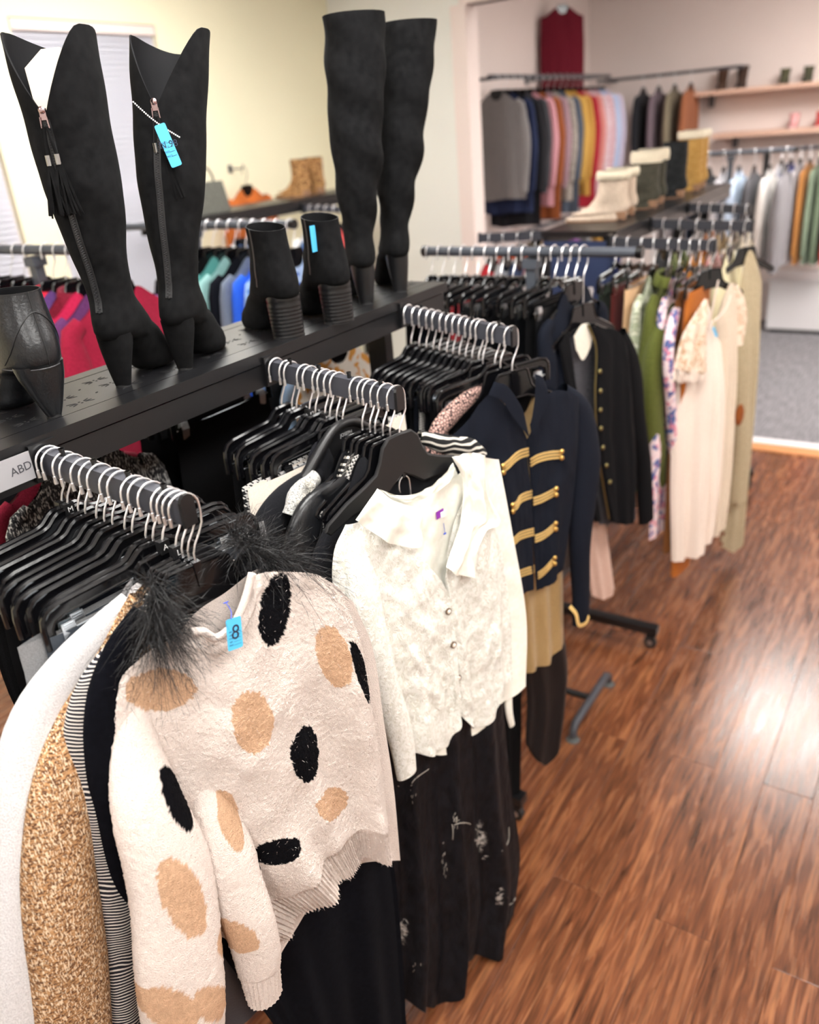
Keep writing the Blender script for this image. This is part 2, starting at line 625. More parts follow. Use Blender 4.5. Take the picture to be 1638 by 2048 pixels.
def wood_floor():
    m, nt, b = _nt('scraped_hickory')
    L, N = nt.links.new, nt.nodes.new
    tc = N('ShaderNodeTexCoord')
    oi = N('ShaderNodeObjectInfo')
    cmb = N('ShaderNodeCombineXYZ')
    ml = N('ShaderNodeMath'); ml.operation = 'MULTIPLY'; ml.inputs[1].default_value = 37.0
    L(oi.outputs['Random'], ml.inputs[0]); L(ml.outputs[0], cmb.inputs[0]); L(ml.outputs[0], cmb.inputs[2])
    ad = N('ShaderNodeVectorMath'); ad.operation = 'ADD'
    L(tc.outputs['Object'], ad.inputs[0]); L(cmb.outputs[0], ad.inputs[1])

    def noise(scale, st, detail, dist=0.0):
        mp = N('ShaderNodeMapping'); mp.inputs['Scale'].default_value = st
        L(ad.outputs[0], mp.inputs['Vector'])
        n = N('ShaderNodeTexNoise'); n.inputs['Scale'].default_value = scale
        n.inputs['Detail'].default_value = detail; n.inputs['Distortion'].default_value = dist
        L(mp.outputs[0], n.inputs['Vector'])
        return n.outputs['Fac']
    g1 = noise(34, (0.12, 1.15, 1), 10, 0.9)
    g2 = noise(150, (0.06, 1.0, 1), 6)
    r1 = N('ShaderNodeValToRGB')
    e = r1.color_ramp.elements
    e[0].position = 0.30; e[0].color = rgb(hexc('#4a2a1a'))
    e[1].position = 0.74; e[1].color = rgb(hexc('#a0673f'))
    k = e.new(0.5); k.color = rgb(hexc('#78462b'))
    L(g1, r1.inputs['Fac'])
    r2 = N('ShaderNodeValToRGB')
    r2.color_ramp.elements[0].position = 0.36; r2.color_ramp.elements[0].color = (0.34, 0.32, 0.32, 1)
    r2.color_ramp.elements[1].position = 0.55; r2.color_ramp.elements[1].color = (1, 1, 1, 1)
    L(g2, r2.inputs['Fac'])
    mx = N('ShaderNodeMix'); mx.data_type = 'RGBA'; mx.blend_type = 'MULTIPLY'; mx.inputs['Factor'].default_value = 0.65
    L(r1.outputs[0], mx.inputs[6]); L(r2.outputs[0], mx.inputs[7])
    # each board a shade of its own
    hv = N('ShaderNodeHueSaturation')
    mr = N('ShaderNodeMapRange'); mr.inputs['To Min'].default_value = 0.82; mr.inputs['To Max'].default_value = 1.12
    L(oi.outputs['Random'], mr.inputs['Value']); L(mr.outputs[0], hv.inputs['Value'])
    L(mx.outputs[2], hv.inputs['Color'])
    L(hv.outputs['Color'], b.inputs['Base Color'])
    b.inputs['Roughness'].default_value = 0.30
    b.inputs['Coat Weight'].default_value = 0.55
    b.inputs['Coat Roughness'].default_value = 0.22
    rr = N('ShaderNodeMapRange'); rr.inputs['From Min'].default_value = 0.3; rr.inputs['From Max'].default_value = 0.7
    rr.inputs['To Min'].default_value = 0.19; rr.inputs['To Max'].default_value = 0.33
    L(g1, rr.inputs['Value']); L(rr.outputs[0], b.inputs['Roughness'])
    g3 = noise(26, (0.14, 1.2, 1), 3, 0.6)
    a2 = N('ShaderNodeMath'); a2.operation = 'ADD'
    L(g3, a2.inputs[0])
    m3 = N('ShaderNodeMath'); m3.operation = 'MULTIPLY'; m3.inputs[1].default_value = 0.35
    L(g2, m3.inputs[0]); L(m3.outputs[0], a2.inputs[1])
    bp = N('ShaderNodeBump'); bp.inputs['Strength'].default_value = 0.5; bp.inputs['Distance'].default_value = 0.0020
    L(a2.outputs[0], bp.inputs['Height']); L(bp.outputs[0], b.inputs['Normal'])
    return m


WOOD = wood_floor()
K = CAMZ / 1.70                    # floor and far walls were measured against a 1.70 m eye height


def up(z):
    return CAMZ + (z - 1.70) * K


XD, YL = 5.76, 4.30                # doorway wall and left wall
floor = struct(MB().box((0.83, 0.30, -0.052), (9.4, 8.2, 0.10)).build('floor', WOOD, smooth=False))
PW, PL = 0.126 * K, 1.094 * K


def plank_mesh(n, length):
    mb = MB()
    g, h, bv = 0.0008, 0.006, 0.0018
    x0, x1, y0, y1 = g, length - g, g, PW - g
    lo = [(x0, y0, -h), (x1, y0, -h), (x1, y1, -h), (x0, y1, -h)]
    mid = [(p[0], p[1], -0.0016) for p in lo]
    hi = [(x0 + bv, y0 + bv, 0), (x1 - bv, y0 + bv, 0), (x1 - bv, y1 - bv, 0), (x0 + bv, y1 - bv, 0)]
    vs = lo + mid + hi
    fs = [(8, 9, 10, 11)]
    for a in (0, 4):
        fs += [(a + i, a + (i + 1) % 4, a + 4 + (i + 1) % 4, a + 4 + i) for i in range(4)]
    mb.add(vs, fs)
    return mb.mesh('plank', WOOD, smooth=False)


PLANK = plank_mesh(0, PL)
XE = XD - 0.24
for row in range(-8, 13):
    y = 0.0865 * K + row * PW
    xo = 1.895 * K if row % 2 == 0 else 1.347 * K
    k = -2
    while True:
        xa = xo + k * PL
        k += 1
        if xa > XE - 0.05:
            break
        if xa + PL < 0.1:
            continue
        if xa + PL > XE:
            o = link('plank', plank_mesh(0, XE - xa), floor)
        else:
            o = link('plank', PLANK, floor)
        o.location = (xa, y, 0)

carp = fabric('grey_loop_carpet', hexc('#5d5a5e'), hexc('#8d898c'), 22, 0.95, 0.5, 0.1, 0.8, 0.004, (0.35, 3.0, 1))
struct(MB().box((XD + 1.80, 0.10, -0.05), (3.75, 8.0, 0.10)).build('floor_carpet', carp, smooth=False))
struct(MB().box((XD - 0.175, 0.0, 0.000), (0.125, 7.6, 0.016)).build('trim_1', plain('honey_threshold', hexc('#c98a5a'), 0.35, bump=0.1, bscale=40), smooth=False))
struct(MB().box((XD - 0.065, 0.0, 0.004), (0.09, 7.6, 0.016)).build('trim_2', plain('pale_threshold', hexc('#e6e0e2'), 0.4), smooth=False))

# left wall with two window openings
WX = [(1.20 * K, 2.22 * K), (2.40 * K, 3.18 * K)]
WZ0, WZ1 = up(0.85), up(2.23)
XW0 = -3.9
wl = MB()
wc, wln = (XW0 + XD + 0.12) / 2, XD + 0.12 - XW0
wl.box((wc, YL + 0.06, WZ0 / 2), (wln, 0.12, WZ0))
wl.box((wc, YL + 0.06, (WZ1 + CEIL_Z) / 2), (wln, 0.12, CEIL_Z - WZ1))
for a, c in ((XW0, WX[0][0]), (WX[0][1], WX[1][0]), (WX[1][1], XD + 0.12)):
    wl.box(((a + c) / 2, YL + 0.06, (WZ0 + WZ1) / 2), (c - a, 0.12, WZ1 - WZ0))
struct(wl.build('wall_left', YELLOW, smooth=False))
slat_m, _snt, _sb = _nt('blind_slat_vinyl')
_sb.inputs['Base Color'].default_value = (0.86, 0.86, 0.93, 1)
_tr = _snt.nodes.new('ShaderNodeBsdfTranslucent')
_tr.inputs[0].default_value = (0.86, 0.87, 0.98, 1)
_mx = _snt.nodes.new('ShaderNodeMixShader')
_mx.inputs[0].default_value = 0.45
_snt.links.new(_sb.outputs[0], _mx.inputs[1])
_snt.links.new(_tr.outputs[0], _mx.inputs[2])
_snt.links.new(_mx.outputs[0], _snt.nodes['Material Output'].inputs[0])
glass, _gnt, _gb = _nt('window_glass')
_gb.inputs['Transmission Weight'].default_value = 1.0
_gb.inputs['Roughness'].default_value = 0.02
_gb.inputs['IOR'].default_value = 1.03
for i, (a, c) in enumerate(WX):
    w = struct(MB().box(((a + c) / 2, YL + 0.07, WZ0 - 0.012), (c - a + 0.1, 0.20, 0.024)).build('window_%d' % (i + 1), TRIM, smooth=False))
    fm = MB()
    for x in (a + 0.02, c - 0.02):
        fm.box((x, YL + 0.07, (WZ0 + WZ1) / 2), (0.04, 0.05, WZ1 - WZ0))
    for z in (WZ0 + 0.02, (WZ0 + WZ1) / 2, WZ1 - 0.02):
        fm.box(((a + c) / 2, YL + 0.07, z), (c - a - 0.08, 0.045, 0.04))
    fm.build('window_frame', TRIM, w, smooth=False)
    MB().box(((a + c) / 2, YL + 0.075, (WZ0 + WZ1) / 2), (c - a, 0.004, WZ1 - WZ0)).build('pane', glass, w, smooth=False)
    MB().box(((a + c) / 2, YL + 0.025, WZ1 - 0.03), (c - a - 0.02, 0.045, 0.05)).build('blind_headrail', TRIM, w, smooth=False)
    sm = MB()
    sm.add([(-(c - a) / 2 + 0.015, 0.008, 0.0165), ((c - a) / 2 - 0.015, 0.008, 0.0165), ((c - a) / 2 - 0.015, -0.008, -0.0165), (-(c - a) / 2 + 0.015, -0.008, -0.0165)], [(0, 1, 2, 3)])
    sme = sm.mesh('blind_slat', slat_m, smooth=False)
    z = WZ1 - 0.07
    while z > WZ0 + 0.03:
        s = link('blind_slat', sme, w)
        s.location = ((a + c) / 2, YL + 0.025, z)
        z -= 0.030

HDR = up(2.27)
YJ = 2.50 * K
struct(MB().box((XD + 0.06, (YJ + YL) / 2 + 0.04, CEIL_Z / 2), (0.12, YL - YJ + 0.04, CEIL_Z)).box((XD + 0.06, -0.25, (HDR + CEIL_Z) / 2), (0.12, 2 * YJ + 0.5, CEIL_Z - HDR)).build('wall_back', WHITE, smooth=False))
struct(MB().box((XD + 0.05, YJ + 0.01, HDR / 2), (0.17, 0.12, HDR)).box((XD + 0.05, -0.3, HDR + 0.05), (0.17, 2 * YJ + 0.6, 0.10)).build('trim_3', TRIM, smooth=False))
struct(MB().box((wc, -3.76, CEIL_Z / 2), (wln, 0.12, CEIL_Z)).build('wall_right', WHITE, smooth=False))
struct(MB().box((XW0, 0.30, CEIL_Z / 2), (0.12, 8.3, CEIL_Z)).build('wall_front', WHITE, smooth=False))
XF, YF = 7.36 * K, 2.86 * K
struct(MB().box(((XD + XF) / 2 + 0.1, YF + 0.06, CEIL_Z / 2), (XF - XD, 0.12, CEIL_Z)).build('wall_left_far', PINK, smooth=False))
struct(MB().box((XF + 0.06, -0.05, CEIL_Z / 2), (0.12, 7.6, CEIL_Z)).build('wall_back_far', PINK, smooth=False))
struct(MB().box(((XD + XF) / 2 + 0.1, -3.76, CEIL_Z / 2), (XF - XD, 0.12, CEIL_Z)).build('wall_right_far', PINK, smooth=False))
struct(MB().box((2.8, 0.3, CEIL_Z + 0.05), (13.8, 8.6, 0.10)).build('ceiling', plain('ceiling_white', (0.86, 0.86, 0.85), 0.9, bump=0.1, bscale=90), smooth=False))
DIFF = emit('light_diffuser', (1.0, 0.985, 0.95), PANEL_POWER)
for i, (x, y) in enumerate(PANELS):
    where = ['behind the camera', 'above the aisle behind the camera', 'in the back corner of the shop', 'over the nearest rack', 'over the aisle', 'over the racks by the yellow wall', 'just past the opening to the far room', 'in the far room, added beside another panel to widen the floor highlight', 'deep in the far room'][i]
    t = thing('ceiling_light', 'flat white rectangular ceiling light panel ' + where, 'ceiling light', (x, y, CEIL_Z))
    MB().box((0, 0, -0.012), (1.52, 0.72, 0.022)).build('light_frame', TRIM, t, smooth=False)
    MB().box((0, 0, -0.0255), (1.46, 0.66, 0.004)).build('diffuser', DIFF, t, smooth=False)

# ================================================================ RACKS
ORD = ['first', 'second', 'third', 'fourth', 'fifth', 'sixth', 'seventh', 'eighth', 'ninth', 'tenth', 'eleventh', 'twelfth', 'thirteenth', 'fourteenth', 'fifteenth', 'sixteenth', 'seventeenth']


class Arm:
    """a straight bar that hangers sit on; p(t) is a point on its top, t = 0 at the rack"""
    def __init__(self, p0, p1, h):
        self.p0, self.p1, self.h = np.array(p0, float), np.array(p1, float), h

    def p(self, t):
        q = self.p0 * (1 - t) + self.p1 * t
        return q + np.array([0, 0, self.h])


def arm_part(parent, x, ya, za, yb, zb, pins=True, mat=POWDER):
    """rectangular sloping bar from the rail (ya, za) to its tip (yb, zb); centre line given"""
    sx, sz = 0.0105, 0.020
    prof = [(-sx, -sz), (sx, -sz), (sx, sz), (-sx, sz)]
    rs = [[(x + a, y, z + c) for a, c in prof] for y, z in ((ya, za), (yb, zb))]
    a = MB().rings(rs, True, True).build('arm', mat, parent, smooth=False)
    s = 1 if yb > ya else -1
    cap = [(-0.0125, -0.023), (0.0125, -0.023), (0.0125, 0.016), (0.010, 0.022), (0.004, 0.026), (-0.004, 0.026), (-0.010, 0.022), (-0.0125, 0.016)]
    MB().rings([[(x + p, yb + s * d, zb + q) for p, q in cap] for d in (0.0, 0.006)], True, True).build('end_cap', POWDER_B, a, smooth=False)
    MB().box((x, ya - s * 0.004, za), (0.05, 0.012, 0.062)).build('bracket', POWDER_B, a, smooth=False)
    if pins:
        for t in (0.16, 0.40, 0.64, 0.88):
            y, z = ya + (yb - ya) * t, za + (zb - za) * t
            MB().cyl((x, y, z + sz + 0.0055), 0.0042, 0.013, n=10).cyl((x, y, z + sz + 0.0105), 0.0050, 0.003, n=10).build('stop_pin', POWDER_B, a)
    return Arm((x, ya, za), (x, yb, zb), sz)


def caster(mb_parent, x, y, mat=RUBBER):
    c = MB().cyl((x, y, 0.028), 0.027, 0.02, 'x', 18).box((x, y, 0.056), (0.030, 0.04, 0.018)).cyl((x, y, 0.074), 0.008, 0.03).build('caster', mat, mb_parent)
    MB().cyl((x, y - 0.0, 0.028), 0.012, 0.024, 'x', 14).build('wheel_hub', STEEL, c)
    return c


def gondola(label, x0, x1, y0, y1, z, legs, mat=POWDER_B, leg_out=0.45, perf=True, end_panel=None):
    t = thing('display_rack', label, 'clothes rack', (x0, (y0 + y1) / 2, 0))
    ox, oy = -x0, -(y0 + y1) / 2

    def B(c, s):
        return MB().box((c[0] + ox, c[1] + oy, c[2]), s)
    xc, yc, L = (x0 + x1) / 2, (y0 + y1) / 2, x1 - x0
    sh = B((xc, yc, z - 0.013), (L, y1 - y0, 0.022)).build('shelf', mat, t, smooth=False)
    B((xc, y0 + 0.026, z - 0.0005), (L, 0.052, 0.003)).build('shelf_rim', mat, sh, smooth=False)
    B((xc, y1 - 0.018, z - 0.0005), (L, 0.036, 0.003)).build('shelf_rim', mat, sh, smooth=False)
    B((xc, (y0 + 0.055 + y1 - 0.039) / 2, z - 0.0006), (L, y1 - y0 - 0.094, 0.0028)).build('shelf_panel', mat, sh, smooth=False)
    for y in (y0 + 0.012, y1 - 0.012):
        B((xc, y, z - 0.050), (L - 0.04, 0.02, 0.046)).build('rail', mat, t, smooth=False)
    for x in legs:
        B((x, yc, z / 2 + 0.02), (0.035, 0.06, z - 0.05)).build('upright', mat, t, smooth=False)
        B((x, yc, 0.095), (0.045, (y1 - y0) + 2 * leg_out, 0.035)).build('base_leg', mat, t, smooth=False)
        for y in (y0 - leg_out + 0.03, y1 + leg_out - 0.03):
            caster(t, x + ox, y + oy)
    B((sum(legs) / len(legs), yc, 0.16), (max(legs) - min(legs), 0.03, 0.05)).build('base_beam', mat, t, smooth=False)
    if perf:
        pm = MB()
        ex = []
        for k in range(10):
            a = 2 * PI * k / 10
            ex.append((math.cos(a), math.sin(a)))

        def petal(cx, cy, l, w, an):
            ca, sa = math.cos(an), math.sin(an)
            pm.prism_z([(cx + ox + l * e[0] * ca - w * e[1] * sa, cy + oy + l * e[0] * sa + w * e[1] * ca) for e in ex], z - 0.0004, z + 0.0012)
        x = x0 + 0.06
        rows = (y0 + 0.092, y0 + 0.142, y0 + 0.192)
        while x < x1 - 0.05:
            for y in rows:
                for s in (-1, 1):
                    petal(x, y + s * 0.0045, 0.0022, 0.0022, 0)
                    for an in (0.0, 0.42, -0.42):
                        petal(x + s * (0.012 + 0.004 * math.cos(an)), y + 0.016 * math.sin(an) * 1.0, 0.0085, 0.0014, an * s)
            for y in (y0 + 0.117, y0 + 0.167):
                petal(x + 0.055, y, 0.0040, 0.0022, 0.5)
            x += 0.11
        stuff(pm.build('perforation', plain('dark_slot', (0.004, 0.004, 0.005), 0.9), sh, smooth=False))
    return t, ox, oy


# rack 1: the boot shelf with three sloping arms towards the aisle
SHZ = 1.750
rack1, r1x, r1y = gondola('long black metal rack with a pierced boot shelf and three sloping hanging arms', -0.30, 2.015, 1.19, 1.465, SHZ, (0.20, 1.86), leg_out=0.27)


class Shift:
    """arm parts are built in the rack's own frame; hangers need world positions"""
    def __init__(self, rack, ox, oy):
        self.r, self.ox, self.oy = rack, ox, oy

    def arm(self, x, ya, za, yb, zb, **k):
        arm_part(self.r, x + self.ox, ya + self.oy, za, yb + self.oy, zb, **k)
        return Arm((x, ya, za), (x, yb, zb), 0.020)


R1 = Shift(rack1, r1x, r1y)
ARM1 = R1.arm(0.707, 1.185, 1.712, 0.872, 1.679)
ARM2 = R1.arm(1.263, 1.185, 1.709, 0.872, 1.675)
ARM3 = R1.arm(1.787, 1.185, 1.712, 0.880, 1.670)
ARM1B = R1.arm(0.98, 1.470, 1.690, 1.68, 1.675, pins=False)
ARM2B = R1.arm(1.40, 1.470, 1.690, 1.68, 1.675, pins=False)
ARM3B = R1.arm(1.90, 1.470, 1.690, 1.68, 1.675, pins=False)
# handwritten card on the rail
card = thing('size_card', 'white handwritten card reading ABD taped to the rail under the boot shelf', 'sign', (0.610, 1.1845, 1.714))
MB().box((0, 0, 0), (0.190, 0.0012, 0.046)).build('card', plain('white_card', (0.34, 0.33, 0.345), 0.7), card, smooth=False)
lettering('handwriting', 'ABD', 0.019, plain('pencil', (0.05, 0.05, 0.06), 0.7), card, Matrix.Translation((0.052, -0.0008, 0.000)) @ FACE_FRONT @ Matrix.Rotation(0.06, 4, 'Z'))


def t_rack(label, x, y0, y1, z, py, mat=RACKGREY, feet=((-0.20, 0.20),), foot_y=None):
    t = thing('garment_stand', label, 'clothes rack', (x, py, 0))
    b = MB().tube([(0, y0 - py, z), (0, y1 - py, z)], 0.0155, 14).build('hang_bar', mat, t)
    for y in (y0, y1):
        MB().cyl((0, y - py, z), 0.0185, 0.018, 'y', 14).build('end_cap', POWDER_B, b)
    MB().box((0, 0, z / 2 + 0.01), (0.032, 0.032, z - 0.06)).build('post', mat, t, smooth=False)
    MB().box((0, 0, z - 0.035), (0.05, 0.05, 0.03)).build('collar', mat, t, smooth=False)
    fy = foot_y or (py - 0.22, py + 0.22)
    MB().tube([(0, fy[0] - py, 0.062), (0, fy[1] - py, 0.062)], 0.014, 10).build('cross_tube', POWDER_B, t)
    for y in fy:
        f = MB().tube([(-0.19, y - py, 0.020), (-0.185, y - py, 0.045), (-0.165, y - py, 0.062), (0.165, y - py, 0.062), (0.185, y - py, 0.045), (0.19, y - py, 0.020)], 0.0155, 10).build('foot_tube', POWDER, t)
        for s in (-1, 1):
            MB().cyl((s * 0.19, y - py, 0.006), 0.026, 0.010, 'z', 18, 0.020).cyl((s * 0.19, y - py, 0.016), 0.012, 0.02).build('glide_disc', plain('grey_glide', (0.10, 0.11, 0.11), 0.5), f)
    return Arm((x, y1, z), (x, y0, z), 0.0155)


TB1 = t_rack('grey two-way garment stand with a round bar beyond the boot shelf', 2.50, 0.805, 1.555, 1.757, 1.155, foot_y=(0.93, 1.40))

# rack 2 further along the aisle
rack2, r2x, r2y = gondola('further black rack with a shelf of ankle boots and a navy end panel', 3.38, 5.35, 1.19, 1.52, 1.70, (3.02, 4.9), leg_out=0.36, perf=False)
R2 = Shift(rack2, r2x, r2y)
ARM4 = R2.arm(3.31, 1.185, 1.668, 0.78, 1.655, pins=False)
ARM5 = R2.arm(3.85, 1.185, 1.668, 0.76, 1.653, pins=False)
ARM6 = R2.arm(4.45, 1.185, 1.668, 0.90, 1.653, pins=False)
ARM4B = R2.arm(3.60, 1.525, 1.660, 1.93, 1.645, pins=False)
MB().box((3.39 + r2x, 1.355 + r2y, 1.36), (0.014, 0.31, 0.60)).build('end_panel', plain('navy_panel', hexc('#2c3a5c'), 0.5), rack2, smooth=False)

# stands and rack by the yellow wall
TB2 = t_rack('grey garment stand behind the boot shelf holding red tops', 1.66, 2.12, 3.15, 1.888, 2.52)
TB3 = t_rack('grey garment stand behind the boot shelf holding teal and blue tops', 2.58, 2.20, 3.25, 1.844, 2.75)
rack3, r3x, r3y = gondola('black rack along the yellow wall with leopard boots on its shelf', 3.31, 5.38, 3.67, 3.98, 1.777, (3.5, 5.2), leg_out=0.20, perf=False)
R3 = Shift(rack3, r3x, r3y)
ARM7 = R3.arm(3.73, 3.665, 1.72, 3.32, 1.705, pins=False)
ARM8 = R3.arm(4.43, 3.665, 1.72, 3.32, 1.705, pins=False)

# ================================================================ HANGERS
def hook_path():
    R, cz = 0.0235, -0.0185
    pts = [(-R, 0, cz - 0.020), (-R, 0, cz - 0.006)]
    for k in range(11):
        a = PI - PI * k / 10
        pts.append((R * math.cos(a), 0, cz + R * math.sin(a)))
    pts += [(R, 0, cz - 0.014), (0.0225, 0, cz - 0.029), (0.014, 0, cz - 0.046), (0.005, 0, cz - 0.060), (0.0005, 0, cz - 0.073), (0, 0, -0.114)]
    return pts


_hp = hook_path()
ME_HOOK = MB().tube(_hp, 0.00185, 8).tube([(_hp[0][0], 0, _hp[0][2] - 0.001), (_hp[0][0], 0, _hp[0][2] + 0.012)], 0.0030, 8).mesh('hook', CHROME)
ME_HOOK_B = MB().tube(_hp, 0.0022, 8).mesh('hook', PLASTIC)
W = 0.193


def mirror(poly):
    return poly + [(-x, z) for x, z in reversed(poly)]


_clip_poly = mirror([(0.0, -0.100), (0.022, -0.100), (0.030, -0.104), (0.044, -0.115), (0.058, -0.119), (W - 0.030, -0.123), (W - 0.012, -0.128), (W - 0.002, -0.139), (W, -0.153), (W, -0.186),
                     (W - 0.011, -0.186), (W - 0.012, -0.156), (W - 0.018, -0.147), (W - 0.034, -0.141), (0.052, -0.136), (0.038, -0.130), (0.024, -0.117), (0.0, -0.115)])
_b = MB().prism(_clip_poly, -0.0022, 0.0022)
_top = [(x, z) for x, z in _clip_poly[:10]]
_line = [(-x, 0, z) for x, z in reversed(_top)] + [(x, 0, z) for x, z in _top[1:]]
_b.tube(_line, 0.0046, 6)
_inn = [(x, z) for x, z in _clip_poly[10:18]]
_b.tube([(x, 0, z) for x, z in _inn] + [(-x, 0, z) for x, z in reversed(_inn[:-1])], 0.0034, 6)
ME_CLIPBODY = _b.mesh('hanger_body', PLASTIC)
ME_ROD = MB().tube([(-W + 0.004, 0, -0.170), (W - 0.004, 0, -0.170)], 0.0019, 8).mesh('clip_rod', STEEL)
_c = MB()
for s in (-1, 1):
    _c.add([(-0.010, s * 0.0035, -0.166), (0.010, s * 0.0035, -0.166), (0.011, s * 0.0062, -0.182), (0.010, s * 0.0022, -0.207), (-0.010, s * 0.0022, -0.207), (-0.011, s * 0.0062, -0.182),
            (-0.010, s * 0.0049, -0.166), (0.010, s * 0.0049, -0.166), (0.011, s * 0.0076, -0.182), (0.010, s * 0.0038, -0.207), (-0.010, s * 0.0038, -0.207), (-0.011, s * 0.0076, -0.182)],
           [(0, 1, 2, 5), (5, 2, 3, 4), (6, 7, 8, 11), (11, 8, 9, 10), (0, 1, 7, 6), (3, 4, 10, 9), (1, 2, 8, 7), (2, 3, 9, 8), (4, 5, 11, 10), (5, 0, 6, 11)])
    for k in range(5):
        _c.box((0, s * 0.0058, -0.169 - 0.004 * k), (0.015, 0.002, 0.0016))
ME_CLIP = _c.mesh('clip', STEEL, smooth=False)
ME_CLIP_B = _c.mesh('clip', PLASTIC, smooth=False)

_top_poly = mirror([(0.0, -0.108), (0.044, -0.109), (0.051, -0.114), (0.064, -0.153), (0.076, -0.166), (0.130, -0.191), (0.170, -0.212), (0.177, -0.221), (0.173, -0.230), (0.164, -0.229),
                    (0.115, -0.207), (0.068, -0.186), (0.050, -0.179), (0.0, -0.177)])
_b = MB().prism(_top_poly, -0.002, 0.002)
_rim = [(x, 0, z) for x, z in _top_poly]
_b.tube(_rim + [_rim[0]], 0.0038, 6)
_b.prism([(-0.006, -0.104), (0.006, -0.104), (0.003, -0.146), (-0.003, -0.146)], -0.0055, 0.0055)
ME_TOPBODY = _b.mesh('hanger_body', PLASTIC)
_wide_poly = mirror([(0.0, -0.080), (0.030, -0.082), (0.046, -0.096), (0.056, -0.124), (0.070, -0.146), (0.100, -0.160), (0.150, -0.178), (0.200, -0.204), (0.206, -0.214), (0.198, -0.222),
                     (0.140, -0.202), (0.090, -0.196), (0.055, -0.196), (0.028, -0.176), (0.0, -0.160)])
_wide_poly = [(x, z - 0.014) for x, z in _wide_poly]
_b = MB().prism(_wide_poly, -0.0042, 0.0042)
_rim = [(x, 0, z) for x, z in _wide_poly]
_b.tube(_rim + [_rim[0]], 0.0042, 6)
ME_WIDEBODY = _b.mesh('hanger_body', PLASTIC_M)
# rounded suit hanger
_p = smooth_line([(-0.21, 0.006, -0.232), (-0.13, 0.0, -0.172), (-0.060, -0.002, -0.112), (-0.028, -0.002, -0.091), (0, -0.002, -0.086), (0.028, -0.002, -0.091), (0.060, -0.002, -0.112), (0.13, 0.0, -0.172), (0.21, 0.006, -0.232)], 40)
_b = MB().tube(_p, [0.010 + 0.0045 * abs(2 * k / 39 - 1) for k in range(40)], 10)
_b.prism(mirror([(0.0, -0.086), (0.028, -0.091), (0.060, -0.114), (0.075, -0.128), (0.050, -0.150), (0.0, -0.162)]), -0.0055, 0.0035)
_b.v = [(x, y, z - 0.016) for x, y, z in _b.v]
ME_SUITBODY = _b.mesh('hanger_body', PLASTIC_M)

HCOUNT = {}


def hang_frame(arm, t, a=0.0):
    return Frame(arm.p(t), a)


def hanger(fr, kind, label, group=None, tab=None, plastic_clip=False, chrome=True):
    t = thing('clip_hanger' if kind == 'clip' else 'clothes_hanger', label, 'hanger', tuple(fr.o), fr.a, group)
    link('hook', ME_HOOK if chrome else ME_HOOK_B, t)
    if kind == 'clip':
        HCOUNT['n'] = HCOUNT.get('n', 0) + 1
        sx = 0.90 + 0.13 * ((HCOUNT['n'] * 0.618) % 1.0)
    if kind == 'clip':
        link('hanger_body', ME_CLIPBODY, t).scale = (sx, 1, 1)
        link('clip_rod', ME_ROD, t).scale = (sx, 1, 1)
        for s in (-1, 1):
            c = link('clip', ME_CLIP_B if plastic_clip else ME_CLIP, t)
            c.location = (s * (W * sx - 0.032 - 0.012 * ((HCOUNT['n'] * 0.37) % 1.0)), 0, 0.012)
    else:
        link('hanger_body', {'top': ME_TOPBODY, 'wide': ME_WIDEBODY, 'suit': ME_SUITBODY}[kind], t)
    if tab:
        tb = MB().box((0, 0, -0.100), (0.017, 0.013, 0.021)).build('size_tab', PLASTIC_M, t, smooth=False)
        lettering('size_mark', tab, 0.013, WHITEP, tb, Matrix.Translation((0, -0.0068, -0.100)) @ FACE_FRONT)
    return t


# ================================================================ GARMENTS
def body_sheets(front, back, mat, parent, name='body'):
    mb = MB()
    mb.grid(front.arr())
    if back is not None:
        A = back.arr()
        mb.grid(A[:, ::-1])
    return mb.build(name, mat, parent, sharp=80)


def trousers(fr, mat, label, name='trousers', wd=0.160, L=0.98, hem=0.12, T=0.0065, seed=0, group=None, top=-0.166, shift=0.0, cat='trousers', band=True):
    t = thing(name, label, cat, tuple(fr.o), fr.a, group)
    tp = [(-wd, top), (0, top - 0.002), (wd, top)]
    lf = [(-wd, top), (-wd - 0.012, top - 0.18), (-wd * 0.94, top - 0.40), (-hem + shift, -L)]
    rg = [(wd, top), (wd + 0.012, top - 0.18), (wd * 0.94, top - 0.40), (hem + shift, -L)]
    bt = [(-hem + shift, -L), (shift, -L - 0.004), (hem + shift, -L)]
    r = random.Random(seed * 7 + 3)
    fo = [(0.0022, 2.2, r.random(), 0.2, 0.6), (0.0014, 4.1, r.random(), -0.3, 0.8)]
    F = Sheet(tp, bt, lf, rg, 22, 30, T, fo, seed, 0.0008, 7, t0=0.8)
    B = Sheet(tp, bt, lf, rg, 22, 30, T, [(0.0016, 2.7, r.random(), 0.2, 0.6)], seed + 1, 0.0008, 7, t0=0.8, side=-1)
    body_sheets(F, B, mat, t, 'legs')
    if band:
        d = 0.0016
        b1 = [(-wd - d, top + 0.001), (0, top), (wd + d, top + 0.001)]
        b2 = [(-wd - d - 0.002, top - 0.036), (0, top - 0.037), (wd + d + 0.002, top - 0.036)]
        Fb = Sheet(b1, b2, [b1[0], b2[0]], [b1[-1], b2[-1]], 22, 3, T * 0.86 + d, t0=1.0)
        Bb = Sheet(b1, b2, [b1[0], b2[0]], [b1[-1], b2[-1]], 22, 3, T * 0.86 + d, t0=1.0, side=-1)
        body_sheets(Fb, Bb, mat, t, 'waistband')
    return t


